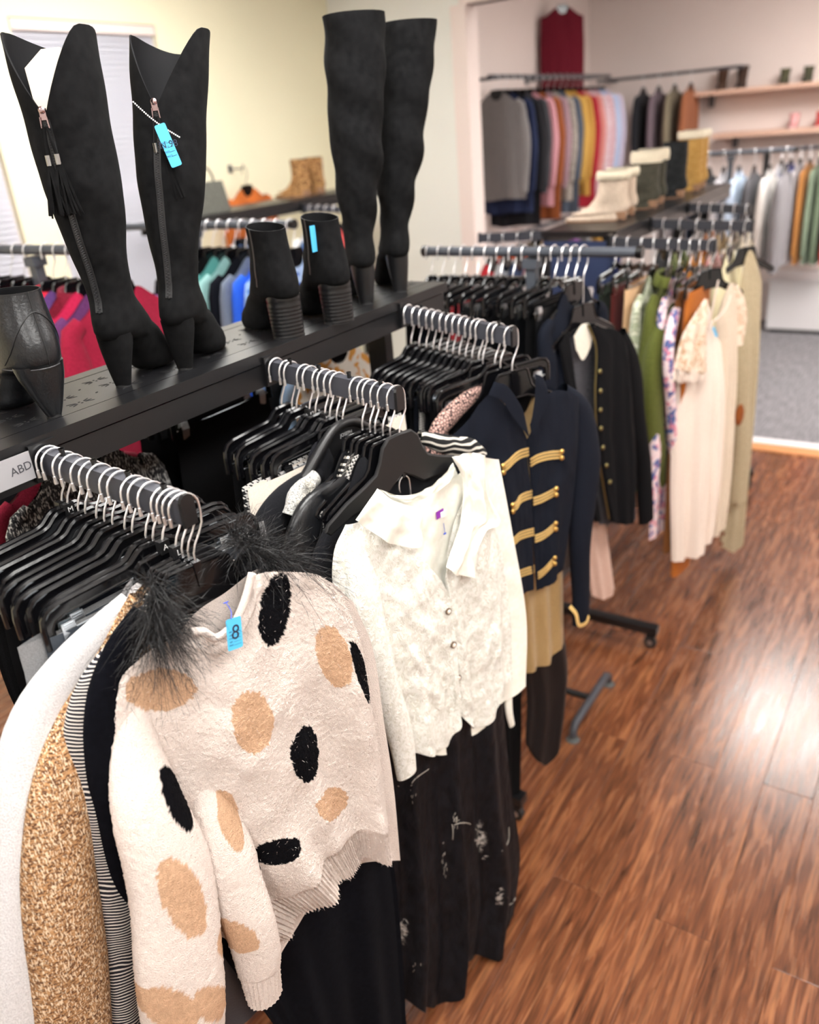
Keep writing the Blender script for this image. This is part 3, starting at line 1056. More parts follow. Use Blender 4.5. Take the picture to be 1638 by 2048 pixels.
def sleeve_mesh(mb, pts, radii, n=20, flat=0.55, seed=0, amp=0.06, m=26):
    P = smooth_line(pts, m)
    x = np.linspace(0, 1, len(radii))
    R = np.interp(np.linspace(0, 1, m), x, radii)
    r = random.Random(seed)
    p1, p2, p3 = r.random() * 6, r.random() * 6, r.random() * 6

    def wob(t, an):
        return amp * (math.sin(2 * an + 7 * t + p1) * 0.6 + math.sin(3 * an - 11 * t + p2) * 0.5 + math.sin(19 * t + p3 + an) * 0.35)
    mb.tube(P, R, n, caps=False, flat=flat, wob=wob)
    # inner hem turned back so that the open end shows thickness
    mb.tube([P[-1], P[-2], P[-3]], [R[-1] * 0.93, R[-2] * 0.9, R[-3] * 0.85], n, caps=True, flat=flat)
    return mb


def top_garment(fr, mat, label, name='blouse', cat='top', sw=0.185, L=0.62, bw=0.22, sl=0.50, sr=0.055, T=0.022, seed=0, group=None, collar=None, neck=0.065, dip=0.05, sleeve_w=0.0, splay=0.03, cuff=None, zs=-0.160, light=False, out=0.0):
    """A generic top hanging from a shoulder hanger: body, two sleeves and, if asked, a collar."""
    r = random.Random(seed * 13 + 5)
    t = thing(name, label, cat, tuple(fr.o), fr.a, group)
    zn = -0.130
    zs -= 0.014
    tp = [(-sw, zs - 0.030), (-sw * 0.7, zs - 0.008), (-neck, zn), (-neck * 0.55, zn - dip * 0.75), (0, zn - dip), (neck * 0.55, zn - dip * 0.75), (neck, zn), (sw * 0.7, zs - 0.008), (sw, zs - 0.030)]
    tb = [(-sw, zs - 0.030), (-sw * 0.7, zs - 0.008), (-neck, zn), (0, zn - 0.012), (neck, zn), (sw * 0.7, zs - 0.008), (sw, zs - 0.030)]
    lf = [(-sw, zs - 0.030), (-sw - 0.004, zs - 0.14), (-bw, zs - 0.30), (-bw + 0.005, -L)]
    rg = [(-x, z) for x, z in lf]
    bt = [(-bw + 0.005, -L), (-bw * 0.4, -L - 0.012), (bw * 0.3, -L + 0.004), (bw - 0.005, -L)]
    nu, nv = (26, 28) if light else (40, 44)
    fo = [(0.010, 1.7 + r.random(), r.random(), 0.15, 0.8), (0.006, 3.9, r.random(), -0.3, 0.9), (0.003, 7.3, r.random(), 0.2, 1.2)]
    F = Sheet(tp, bt, lf, rg, nu, nv, T, fo, seed, 0.003, 9)
    B = Sheet(tb, bt, lf, rg, nu, nv, T * 0.8, fo[:2], seed + 1, 0.002, 7, side=-1)
    body_sheets(F, B, mat, t)
    if sl > 0:
        for s in (-1, 1):
            x0 = s * (sw - 0.008)
            pts = [(x0 * 0.86, 0, zs - 0.028), (x0 + s * 0.012, -sleeve_w * 0.4, zs - 0.055), (x0 + s * (splay * 0.6 + out), -sleeve_w, zs - 0.15), (x0 + s * (splay + out), -sleeve_w, zs - 0.32), (x0 + s * splay * 0.6, -sleeve_w, zs - sl)]
            o = sleeve_mesh(MB(), pts, [sr * 0.55, sr * 0.95, sr * 1.05, sr * 0.9, sr * 0.68], seed=seed + s, flat=0.6, n=14 if light else 20, m=16 if light else 26).build('sleeve', mat, t, sharp=80)
            if cuff is not None:
                e = pts[-1]
                MB().tube([(e[0], e[1], e[2] + 0.055), (e[0], e[1], e[2] - 0.004)], sr * 0.72, 14, caps=False, flat=0.62).build('cuff', cuff, o, sharp=80)
    if collar is not None:
        h = 0.04
        pts = []
        for k in range(15):
            a = -PI * 0.62 + 2 * PI * 0.81 * k / 14 + PI / 2
            pts.append((neck * 1.05 * math.cos(a), 0.028 * math.sin(a), zn - dip * 0.45 * (0.5 - 0.5 * math.sin(a))))
        A = np.array([[(p[0] * (1 + 0.0 * j), p[1] * (1 + 0.1 * j), p[2] + h * 0.5 * math.sin(PI * j / 4) - (0.028 * (j / 4) ** 2)) for p in pts] for j in range(5)])
        A[..., 0] *= np.linspace(1.0, 1.35, 5)[:, None]
        A[..., 1] *= np.linspace(1.0, 1.5, 5)[:, None]
        MB().grid(A).build('collar', collar, t, sharp=80)
    return t


def strip(mb, pts, width, thick, nrm):
    """flat ribbon along 3D pts, nrm = facing direction"""
    P = np.array(pts, float)
    n = np.array(nrm, float)
    T = np.gradient(P, axis=0)
    T /= np.linalg.norm(T, axis=1)[:, None] + 1e-9
    S = np.cross(T, n)
    S /= np.linalg.norm(S, axis=1)[:, None] + 1e-9
    rs = []
    for p, s in zip(P, S):
        rs.append([p - s * width / 2 - n * thick / 2, p + s * width / 2 - n * thick / 2, p + s * width / 2 + n * thick / 2, p - s * width / 2 + n * thick / 2])
    return mb.rings(rs, True, True)


FRONT = np.array([0.0, -1.0, 0.0])

# ---------------------------------------------------------------- nearest arm: clip hangers with trousers
T1 = [0.03, 0.075, 0.16, 0.215, 0.30, 0.36, 0.42, 0.51, 0.565, 0.66, 0.71]
BLK2 = fabric('charcoal_twill', (0.006, 0.006, 0.007), (0.012, 0.012, 0.014), 600, 0.9, 0.3, 0.0, spec=0.12)
NAVY2 = fabric('midnight_twill', (0.004, 0.005, 0.009), (0.008, 0.0095, 0.015), 600, 0.9, 0.3, 0.0, spec=0.12)
GREYW = fabric('grey_flannel', (0.10, 0.10, 0.105), (0.34, 0.34, 0.35), 1500, 0.95, 0.5, 0.2, 0.9)
SLATEL = plain('slate_leather', (0.030, 0.038, 0.050), 0.42, bump=0.2, bscale=250)
WHITEBAND = fabric('white_lining', (0.62, 0.60, 0.66), (0.72, 0.70, 0.75), 300, 0.9)
cols1 = [BLACKF, BLK2, BLACKF, SATIN, BLACKF, NAVY2, BLACKF, BLK2, NAVY2, GREYW, SLATEL]
names1 = ['black', 'charcoal', 'black', 'shiny black', 'black', 'midnight', 'black', 'charcoal', 'midnight', 'pale grey flannel', 'slate leather']
rr = random.Random(4)
for i, t in enumerate(T1):
    fr = hang_frame(ARM1, t, math.radians(-1 - 9 * t + rr.uniform(-1.6, 1.6)))
    tab = {0: '36', 1: 'M'}.get(i)
    hanger(fr, 'clip', 'black clip hanger, %s from the shelf on the nearest sloping arm' % ORD[i], 'clip hangers on the nearest arm', tab, plastic_clip=i in (1, 4))
    trousers(fr, cols1[i], '%s trousers clipped %s from the shelf on the nearest sloping arm' % (names1[i], ORD[i]), seed=i, wd=0.165 + 0.012 * rr.random() + (0.055 if i == 9 else 0.03 if i > 9 else 0), L=1.05 + 0.12 * rr.random(), group='trousers on the nearest arm', T=0.0065 if i < 9 else 0.014)

# ---------------------------------------------------------------- nearest arm: tops towards the tip
FLEECE = fabric('white_boucle', (0.56, 0.545, 0.55), (0.80, 0.785, 0.79), 420, 0.95, 0.9, 0.0, 0.9, 0.003, spec=0.1)
TWEED = pattern('tan_tweed', 'tweed', hexc('#5c3d28'), hexc('#b98c60'), 0.0055, cc=hexc('#e4ccae'), bump=1.0)
STRIPE = pattern('navy_stripe', 'stripe', (0.012, 0.012, 0.018), hexc('#d8d0c8'), 0.0062, bump=0.2)
VELVET = fabric('black_velvet', (0.0022, 0.0024, 0.0040), (0.0045, 0.0048, 0.0075), 90, 1.0, 0.2, 0.01, 0.8, spec=0.06)


def px_sleeve(fr, pts, radii, w, mat, parent, seed=0, flat=0.6, n=28, m=40, amp=0.05, name='sleeve'):
    ww = w if isinstance(w, (list, tuple)) else [w] * len(pts)
    P = [fr.pt(x, y, q) for (x, y), q in zip(pts, ww)]
    return sleeve_mesh(MB(), P, radii, n=n, m=m, seed=seed, flat=flat, amp=amp).build(name, mat, parent, sharp=80)


# white boucle jacket
fr = hang_frame(ARM1, 0.775, math.radians(-6))
hanger(fr, 'top', 'black shoulder hanger of the white boucle jacket on the nearest arm', tab='A')
g = top_garment(fr, FLEECE, 'white fuzzy boucle jacket on the nearest arm beside the tan tweed one', 'boucle_jacket', 'jacket', sw=0.165, L=0.72, bw=0.20, sl=0, T=0.03, seed=21)
px_sleeve(fr, [(262, 1205), (205, 1262), (140, 1335), (85, 1430), (62, 1560), (48, 1750), (45, 1950), (55, 2130)], [0.022, 0.034, 0.046, 0.052, 0.052, 0.052, 0.05, 0.05], [0.02, 0.012, 0.0, -0.01, -0.01, -0.005, 0, 0], FLEECE, g, 3)
# tan tweed jacket
fr = hang_frame(ARM1, 0.865, math.radians(-9))
hanger(fr, 'top', 'black shoulder hanger of the tan tweed jacket on the nearest arm', tab='L')
g = top_garment(fr, TWEED, 'tan and brown woven tweed jacket on the nearest arm', 'tweed_jacket', 'jacket', sw=0.165, L=0.74, bw=0.20, sl=0, T=0.03, seed=22)
px_sleeve(fr, [(285, 1195), (250, 1262), (205, 1340), (158, 1440), (125, 1560), (118, 1700), (130, 1880), (150, 2060), (160, 2150)], [0.020, 0.026, 0.036, 0.048, 0.056, 0.060, 0.060, 0.058, 0.056], [0.02, 0.01, 0.0, 0.0, 0.01, 0.015, 0.02, 0.02, 0.02], TWEED, g, 5, amp=0.045)
# striped knit
fr = hang_frame(ARM1, 0.905, math.radians(-12))
hanger(fr, 'top', 'black shoulder hanger of the striped knit top on the nearest arm')
g = top_garment(fr, STRIPE, 'navy and white thin-striped knit top between tweed jacket and black feather dress', 'striped_top', 'top', sw=0.160, L=0.66, bw=0.19, sl=0, T=0.02, seed=23)
px_sleeve(fr, [(300, 1210), (245, 1285), (190, 1360), (168, 1440), (176, 1540), (212, 1660), (238, 1800), (248, 1950), (250, 2120)], [0.014, 0.020, 0.028, 0.034, 0.034, 0.032, 0.030, 0.028, 0.028], [0.02, 0.02, 0.02, 0.02, 0.02, 0.02, 0.02, 0.02, 0.02], STRIPE, g, 7)

# black velvet dress with feather shoulders
frv = hang_frame(ARM1, 0.945, math.radians(-16))
hanger(frv, 'top', 'black shoulder hanger of the feather-trimmed dress on the nearest arm')
fd = thing('feather_dress', 'long black velvet dress with black feathers on both shoulders', 'dress', tuple(frv.o), frv.a)
tp = frv.line([(240, 1300), (300, 1220), (350, 1215), (410, 1220), (460, 1170), (500, 1120), (560, 1120), (620, 1160), (660, 1230)], 0.02)
lf = frv.line([(240, 1300), (200, 1400), (205, 1500), (330, 1720), (440, 1900)], 0.02) + [frv.uv(600, 2120, 0.02)]
rg = frv.line([(660, 1230), (710, 1400), (765, 1560), (797, 1720), (815, 1900), (830, 2190)], 0.02)
bt = [lf[-1], frv.uv(700, 2200, 0.02), rg[-1]]
F = Sheet(tp, bt, lf, rg, 60, 80, 0.018, [(0.012, 2.6, 0.1, 0.1, 1.4), (0.008, 5.2, 0.4, -0.2, 1.6)], 31, 0.002, 10, t0=0.05, ramp=0.6, w0=-0.008)
B = Sheet(tp, bt, lf, rg, 30, 40, 0.02, [(0.008, 2.2, 0.3, 0.1, 0.9)], 32, 0.002, 7, side=-1)
body_sheets(F, B, VELVET, fd)
px_sleeve(frv, [(285, 1225), (240, 1300), (215, 1400), (215, 1520), (240, 1660), (262, 1850), (270, 2050)], [0.018, 0.030, 0.036, 0.036, 0.034, 0.03, 0.03], [0.02, 0.03, 0.035, 0.035, 0.03, 0.02, 0.02], VELVET, fd, 9)


def feathers(mb, anchors, n, dirs, length, rnd, droop=0.5, width=0.00055):
    for _ in range(n):
        k = rnd.random() * (len(anchors) - 1)
        i = int(k)
        a = np.array(anchors[i]) * (1 - (k - i)) + np.array(anchors[i + 1]) * (k - i)
        a = a + np.array([rnd.gauss(0, 0.006), rnd.gauss(0, 0.008), rnd.gauss(0, 0.006)])
        d = np.array(dirs) + np.array([rnd.gauss(0, 0.55), rnd.gauss(0, 0.5), rnd.gauss(0, 0.55)])
        d /= np.linalg.norm(d)
        L = length * rnd.uniform(0.45, 1.15)
        side = np.cross(d, np.array([rnd.gauss(0, 1), rnd.gauss(0, 1), rnd.gauss(0, 1)]))
        side /= np.linalg.norm(side) + 1e-9
        curl = np.array([rnd.gauss(0, 0.25), rnd.gauss(0, 0.25), -droop * rnd.uniform(0.4, 1.2)])
        vs, fs = [], []
        m = 6
        for j in range(m):
            q = j / (m - 1)
            p = a + d * L * q + curl * L * q * q
            w = width * (1 - 0.75 * q)
            vs += [p - side * w, p + side * w]
            if j:
                fs.append((2 * j - 2, 2 * j - 1, 2 * j + 1, 2 * j))
        mb.add(vs, fs)
        # barbs
        if rnd.random() < 0.75:
            for j in range(7):
                q = 0.35 + 0.65 * j / 6
                p = a + d * L * q + curl * L * q * q
                bd = d * 0.8 + side * rnd.choice((-1, 1)) * 0.55 + np.array([rnd.gauss(0, .2), rnd.gauss(0, .2), rnd.gauss(0, .2) - 0.2])
                e = p + bd * rnd.uniform(0.012, 0.024)
                up = np.cross(bd, side)
                up = up / (np.linalg.norm(up) + 1e-9) * 0.0003
                mb.add([p - up, p + up, e], [(0, 1, 2)])


FEATHER = plain('black_feather', (0.006, 0.006, 0.007), 0.55, bump=0.1, bscale=200)
rnd = random.Random(8)
fm = MB()
anc = [frv.pt(300, 1165, 0.04), frv.pt(312, 1195, 0.05), frv.pt(318, 1230, 0.06), frv.pt(300, 1270, 0.06)]
feathers(fm, anc, 340, (-0.25, -0.55, -0.45), 0.075, rnd, 0.9)
feathers(fm, anc, 130, (0.05, -0.3, 0.55), 0.055, rnd, 0.3)
feathers(fm, anc, 120, (0.25, -0.7, -0.6), 0.085, rnd, 0.7)
stuff(fm.build('feather_trim', FEATHER, fd, smooth=False))
fm = MB()
anc = [frv.pt(470, 1075, 0.03), frv.pt(500, 1095, 0.035), frv.pt(545, 1115, 0.04), frv.pt(590, 1128, 0.045)]
feathers(fm, anc, 300, (0.65, -0.35, -0.05), 0.075, rnd, 0.5)
feathers(fm, anc[:3], 190, (0.05, -0.2, 0.8), 0.060, rnd, 0.2)
feathers(fm, anc[:2], 70, (-0.4, -0.3, 0.3), 0.05, rnd, 0.3)
stuff(fm.build('feather_trim', FEATHER, fd, smooth=False))

# ---------------------------------------------------------------- the cream spotted sweater
frs = hang_frame(ARM1, 0.985, math.radians(-17))
hs = hanger(frs, 'top', 'black shoulder hanger inside the spotted cream sweater')
sw_ = thing('spotted_sweater', 'chunky cream knitted sweater with black and tan spots', 'sweater', tuple(frs.o), frs.a)
CREAM, TAN, BLK = np.array(hexc('#f3e6de')), np.array(hexc('#d9b292')), np.array(hexc('#0c0c10'))
KNIT = fabric('boucle_knit', (0.80, 0.79, 0.78), (1.0, 1.0, 1.0), 520, 0.95, 0.9, 0.0, 1.0, 0.0030, attr='col', detail=3, spec=0.08)
SPOTS = [(568, 1230, 30, 72, 14, 'b', .09), (620, 1515, 33, 54, 0, 'b', .09), (357, 1603, 26, 58, -22, 'b', .10), (565, 1715, 23, 50, 62, 'b', .10), (722, 1345, 17, 64, -18, 'b', .05),
         (338, 1396, 66, 40, -12, 't', .08), (513, 1452, 38, 60, 6, 't', .09), (680, 1322, 37, 60, -16, 't', .08), (680, 1620, 42, 27, 0, 't', .09), (476, 1658, 24, 52, -8, 't', .11),
         (378, 1812, 42, 76, -20, 't', .15), (254, 1868, 24, 62, -6, 't', .13), (345, 2025, 50, 45, 0, 't', .15), (430, 2010, 46, 34, 20, 't', .15), (483, 1897, 42, 34, -10, 't', .14), (690, 1240, 20, 30, 0, 'c', .05)]


def paint(ob, fr, seed=0):
    me = ob.data
    n = len(me.vertices)
    co = np.empty(n * 3)
    me.vertices.foreach_get('co', co)
    co = co.reshape(-1, 3)
    col = np.tile(CREAM, (n, 1))
    col *= (0.95 + 0.06 * RNG.random((n, 1)))
    for cx, cy, rx, ry, an, k, w in SPOTS:
        if k == 'c':
            continue
        a = math.radians(an)
        c = np.array(fr.uv(cx, cy, w))
        ex = np.array(fr.uv(cx + rx * math.cos(a), cy + rx * math.sin(a), w)) - c
        ey = np.array(fr.uv(cx - ry * math.sin(a), cy + ry * math.cos(a), w)) - c
        M = np.linalg.inv(np.stack([ex, ey], 1))
        q = (co[:, [0, 2]] - c) @ M.T
        r = np.sqrt((q ** 2).sum(1)) + 0.07 * vnoise(co[:, 0] * 260, co[:, 2] * 160, 3)
        hit = (r < 1.0)
        col[hit] = (TAN if k == 't' else BLK) * (0.9 + 0.2 * RNG.random((hit.sum(), 1)))
    at = me.color_attributes.new('col', 'FLOAT_COLOR', 'POINT')
    at.data.foreach_set('color', np.concatenate([col, np.ones((n, 1))], 1).ravel())


W0 = 0.045
tp = frs.line([(226, 1418), (250, 1352), (300, 1300), (350, 1278), (392, 1262), (428, 1276), (470, 1240), (492, 1190), (503, 1146), (560, 1138), (640, 1152), (690, 1195)], W0)
lf = frs.line([(226, 1418), (216, 1470), (228, 1580), (300, 1720), (420, 1850), (548, 1893)], W0)
rg = frs.line([(690, 1195), (730, 1290), (752, 1430), (772, 1560), (786, 1708)], W0)
bt = frs.line([(548, 1893), (600, 1832), (640, 1770), (668, 1738), (722, 1722), (786, 1708)], W0)
NU, NV = 230, 250
F = Sheet(tp, bt, lf, rg, NU, NV, 0.050, [(0.017, 1.9, 0.30, 0.10, 0.9), (0.010, 3.7, 0.15, -0.25, 1.1), (0.004, 6.5, 0.1, 0.5, 1.2)], 41, 0.006, 8, ramp=0.30, t0=0.45, w0=0.030)
hemz = np.clip((F.Tt - 0.86) / 0.02, 0, 1)
F.D += hemz * (-0.006 + 0.0034 * np.sin(2 * PI * 52 * F.S)) * np.clip(8 * np.minimum(F.S, 1 - F.S), 0, 1)
colz = np.clip((0.045 - F.Tt) / 0.01, 0, 1) * np.exp(-((F.S - 0.52) / 0.2) ** 2)
F.D += 0.006 * colz
F.D += 0.0007 * RNG.standard_normal(F.D.shape) + 0.0005 * vnoise(F.S * 120, F.Tt * 110, 9)
tb = frs.line([(226, 1418), (262, 1340), (330, 1275), (380, 1215), (440, 1175), (490, 1135), (503, 1130), (560, 1134), (640, 1152), (690, 1195)], 0.0)
lb = frs.line([(226, 1418), (216, 1470), (228, 1580), (300, 1720), (420, 1850), (548, 1893)], 0.0)
rb = frs.line([(690, 1195), (730, 1290), (752, 1430), (772, 1560), (786, 1708)], 0.0)
bb = frs.line([(548, 1893), (668, 1738), (786, 1708)], 0.0)
B = Sheet(tb, bb, lb, rb, 60, 70, 0.010, [], 42, 0.002, 8, side=-1, w0=0.024)
bo = body_sheets(F, B, KNIT, sw_, 'body')
paint(bo, frs)
# turned collar band
cb = frs.line([(380, 1264), (404, 1262), (428, 1275), (452, 1262), (472, 1238), (490, 1195), (503, 1146)], W0 + 0.02)
cmb = MB()
cp = smooth_line([(u, -(W0 + 0.022), v) for u, v in cb], 60)
cmb.tube(cp, 0.0065, 10)
co_ = cmb.build('collar', KNIT, sw_, sharp=80)
paint(co_, frs)


def knit_sleeve(path, radii, w, seed, n=110, m=190, cuff=False, flat=0.75):
    P = smooth_line([frs.pt(x, y, q) for (x, y), q in zip(path, w)], m)
    R = np.interp(np.linspace(0, 1, m), np.linspace(0, 1, len(radii)), radii)
    r = np.random.default_rng(seed)
    base = r.standard_normal((m, n)) * 0.0007

    def wob(t, an):
        i, k = int(round(t * (m - 1))), int(round(an / (2 * PI) * n)) % n
        q = 0.05 * math.sin(2 * an + 5 * t + seed) + 0.035 * math.sin(3 * an - 9 * t) + 0.03 * math.sin(17 * t + an)
        q += base[i, k] / max(R[i], 0.01)
        if cuff and t > 0.86:
            q += 0.06 * math.sin(an * 22) - 0.10
        return q
    mb = MB().tube(P, R, n, caps=False, flat=flat, wob=wob)
    mb.tube([P[-1], P[-3], P[-8]], [R[-1] * 0.9, R[-1] * 0.86, R[-1] * 0.6], 40, caps=True, flat=flat)
    o = mb.build('sleeve', KNIT, sw_, sharp=80)
    paint(o, frs)
    return o, P, R


knit_sleeve([(268, 1400), (272, 1490), (300, 1620), (335, 1750), (358, 1900), (372, 2060), (384, 2230)], [0.020, 0.046, 0.060, 0.068, 0.070, 0.068, 0.05], [0.035, 0.050, 0.075, 0.090, 0.10, 0.10, 0.10], 3)
knit_sleeve([(392, 1480), (416, 1580), (450, 1700), (490, 1820), (518, 1915), (530, 1994)], [0.012, 0.036, 0.046, 0.045, 0.040, 0.032], [0.020, 0.050, 0.075, 0.092, 0.10, 0.10], 5, cuff=True)
# loose yarn ends
fz = MB()
A = F.arr()
for _ in range(2600):
    i, k = RNG.integers(0, NV), RNG.integers(0, NU)
    if RNG.random() < 0.4:
        e = RNG.integers(0, 3)
        if e == 0:
            k = NU - 1 - RNG.integers(0, 6)
        elif e == 1:
            i = NV - 1 - RNG.integers(0, 4)
        else:
            i = RNG.integers(0, 4)
    p = A[i, k]
    d = np.array([RNG.normal(), -abs(RNG.normal()) * 0.6, RNG.normal()])
    d /= np.linalg.norm(d)
    s = np.cross(d, RNG.normal(size=3))
    s = s / np.linalg.norm(s) * 0.00028
    e = p + d * RNG.uniform(0.003, 0.008)
    fz.add([p - s, p + s, e], [(0, 1, 2)])
stuff(fz.build('yarn_fuzz', plain('cream_yarn', tuple(CREAM), 0.95), sw_, smooth=False))


def price_tag(parent, M, w, h, lines, hand, hand_size, mat=BLUETAG, name='price_tag', rotate=False):
    """rounded blue card with printed rules and a handwritten mark; lies in local xz facing -y before M"""
    r = 0.003
    poly = []
    for cx, cz, a0 in ((w / 2 - r, h / 2 - r, 0), (-w / 2 + r, h / 2 - r, 90), (-w / 2 + r, -h / 2 + r, 180), (w / 2 - r, -h / 2 + r, 270)):
        for k in range(4):
            a = math.radians(a0 + 30 * k)
            poly.append((cx + r * math.cos(a), cz + r * math.sin(a)))
    mb = MB().prism(poly, -0.00025, 0.00025)
    o = mb.build(name, mat, parent, smooth=False)
    o.matrix_local = M
    z = h / 2 - h * 0.42
    pm = MB()
    for i, s in enumerate(lines):
        lettering('tag_print', s, h * 0.062, INK, o, Matrix.Translation((-w * 0.26, -0.0004, z)) @ FACE_FRONT, 0.00008)
        pm.box((w * 0.16, -0.00035, z - h * 0.02), (w * 0.48, 0.0002, h * 0.009))
        z -= h * 0.105
    stuff(pm.build('tag_rule', INK, o, smooth=False))
    if hand:
        lettering('handwriting', hand, hand_size, INK, o, Matrix.Translation((w * 0.06, -0.00045, h * 0.02)) @ FACE_FRONT @ Matrix.Shear('XZ', 4, (0, 0)) @ Matrix.Rotation(-0.15, 4, 'Z'), 0.00012)
    return o


p = np.array(frs.pt(469, 1267, W0 + 0.062))
price_tag(sw_, Matrix.Translation(tuple(p)) @ Matrix.Rotation(math.radians(-8), 4, 'X') @ Matrix.Rotation(math.radians(14), 4, 'Z') @ Matrix.Rotation(math.radians(12), 4, 'Y'), 0.0275, 0.046, ['DEPT', 'SIZE', 'STYLE', 'SIZE', 'PRICE'], '8', 0.030)
q0, q1 = np.array(frs.pt(452, 1205, W0 + 0.03)), np.array(frs.pt(462, 1238, W0 + 0.062))
MB().tube(smooth_line([q0, (q0 + q1) / 2 + np.array([0.002, -0.004, 0]), q1], 8), 0.0005, 5).box(tuple(q0), (0.008, 0.001, 0.0012)).build('tag_pin', plain('blue_plastic', hexc('#2e55d8'), 0.4), sw_)

# ---------------------------------------------------------------- middle arm
HOUND = pattern('houndstooth', 'check', (0.010, 0.010, 0.012), (0.72, 0.70, 0.68), 0.0165, bump=0.2)
CREAMT = fabric('cream_twill', hexc('#e9dccd'), hexc('#f3e9dd'), 500, 0.9, 0.3, 0.1)
T2 = [0.03, 0.12, 0.16, 0.27, 0.32, 0.40, 0.44]
cols2 = [BLACKF, SATIN, BLACKF, BLK2, LEATHER, HOUND, CREAMT]
names2 = ['black', 'shiny black', 'black', 'charcoal', 'black leather', 'black and white houndstooth', 'cream']
for i, t in enumerate(T2):
    fr = hang_frame(ARM2, t, math.radians(-1 - 11 * t + rr.uniform(-0.7, 0.7)))
    hanger(fr, 'clip', 'black clip hanger, %s from the shelf on the middle sloping arm' % ORD[i], 'clip hangers on the middle arm', {3: '12', 5: '10'}.get(i), plastic_clip=i in (2, 6))
    trousers(fr, cols2[i], '%s trousers clipped %s from the shelf on the middle sloping arm' % (names2[i], ORD[i]), seed=20 + i, wd=0.165 + 0.012 * rr.random() + (0.07 if i > 4 else 0), L=(1.15 if i < 5 else 0.72) + 0.12 * rr.random(), group='trousers on the middle arm', T=0.0065 if i < 5 else 0.012)
NAVYK = fabric('navy_rib_knit', (0.0030, 0.0033, 0.0050), (0.0065, 0.007, 0.010), 400, 0.92, 0.5, 0.02, 0.8, 0.002, (3, 1, 0.3))
BOUCLE = fabric('grey_white_boucle', (0.05, 0.05, 0.055), (0.80, 0.79, 0.74), 330, 0.95, 0.9, 0.2, 1.0, 0.003)
CHARB = fabric('charcoal_boucle', (0.012, 0.013, 0.017), (0.07, 0.07, 0.085), 480, 0.95, 0.8, 0.0, 1.0, 0.003)
# cardigan with boucle trim on the printed hanger
fr = hang_frame(ARM2, 0.545, math.radians(-9))
h = hanger(fr, 'suit', 'rounded black suit hanger printed JOSEPH ABBOUD on the middle arm')
lettering('brand_print', 'JOSEPH', 0.0105, GREYP, h, Matrix.Translation((0.0, -0.0060, -0.124)) @ FACE_FRONT)
lettering('brand_print', 'ABBOUD', 0.0105, GREYP, h, Matrix.Translation((0.0, -0.0060, -0.157)) @ FACE_FRONT)
em = MB()
for k in range(3):
    em.add([(-0.009, -0.0058, -0.121 - 0.004 * k), (0.0, -0.0058, -0.1165 - 0.004 * k), (0.0, -0.0058, -0.1190 - 0.004 * k), (-0.009, -0.0058, -0.1235 - 0.004 * k)], [(0, 1, 2, 3)])
    em.add([(0.0, -0.0058, -0.1165 - 0.004 * k), (0.009, -0.0058, -0.121 - 0.004 * k), (0.009, -0.0058, -0.1235 - 0.004 * k), (0.0, -0.0058, -0.1190 - 0.004 * k)], [(0, 1, 2, 3)])
em.v = [(x, y - 0.0003, z - 0.0175) for x, y, z in em.v]
em.build('brand_emblem', GREYP, h, smooth=False)
g = top_garment(fr, NAVYK, 'black knit cardigan with grey and white boucle shoulder trim', 'trimmed_cardigan', 'cardigan', sw=0.175, L=0.62, bw=0.19, sl=0, T=0.02, seed=51, zs=-0.195)
px_sleeve(fr, [(640, 945), (590, 985), (545, 1040), (525, 1110), (520, 1200), (530, 1320)], [0.02, 0.035, 0.042, 0.042, 0.04, 0.04], [0.0, -0.005, -0.01, -0.01, 0, 0], NAVYK, g, 11)
bm = sleeve_mesh(MB(), [fr.pt(632, 955, 0.02), fr.pt(600, 985, 0.025), fr.pt(584, 1030, 0.025)], [0.016, 0.021, 0.022], n=22, m=12, flat=0.8, amp=0.08)
bm.build('shoulder_trim', BOUCLE, g, sharp=80)
lm = MB()
rl = random.Random(3)
for s0, s1 in (((628, 968), (598, 1012)), ((612, 958), (622, 975))):
    for k in range(46):
        q = rl.random()
        c = np.array(fr.pt(s0[0] + (s1[0] - s0[0]) * q + rl.gauss(0, 4), s0[1] + (s1[1] - s0[1]) * q + rl.gauss(0, 4), 0.045))
        rad = 0.0035
        ax = np.array([rl.gauss(0, 1), rl.gauss(0, 1), rl.gauss(0, 1)]); ax /= np.linalg.norm(ax)
        e1 = np.cross(ax, [0.3, 0.5, 0.8]); e1 /= np.linalg.norm(e1); e2 = np.cross(ax, e1)
        lm.tube([c + (e1 * math.cos(a) + e2 * math.sin(a)) * rad for a in np.linspace(0, 5, 7)], 0.0007, 4)
stuff(lm.build('loop_fringe', plain('white_yarn', (0.72, 0.70, 0.64), 0.9), g, smooth=False))
# leather jacket
fr = hang_frame(ARM2, 0.70, math.radians(-11))
hanger(fr, 'top', 'black shoulder hanger of the leather jacket on the middle arm')
g = top_garment(fr, LEATHER, 'soft black leather jacket with folded collar on the middle arm', 'leather_jacket', 'jacket', sw=0.170, L=0.62, bw=0.20, sl=0, T=0.024, seed=52, zs=-0.185)
px_sleeve(fr, [(690, 958), (655, 990), (622, 1030), (605, 1090), (598, 1170), (600, 1300)], [0.018, 0.034, 0.042, 0.042, 0.040, 0.038], [0.0, 0.005, 0.01, 0.01, 0.01, 0.01], LEATHER, g, 13, amp=0.12)
cs = Sheet(fr.line([(642, 985), (690, 945), (725, 915)], 0.03), fr.line([(655, 1010), (700, 985), (725, 965)], 0.03), fr.line([(642, 985), (655, 1010)], 0.03), fr.line([(725, 915), (725, 965)], 0.03), 24, 10, 0.008, w0=0.03)
MB().grid(cs.arr()).build('collar', LEATHER, g, sharp=80)
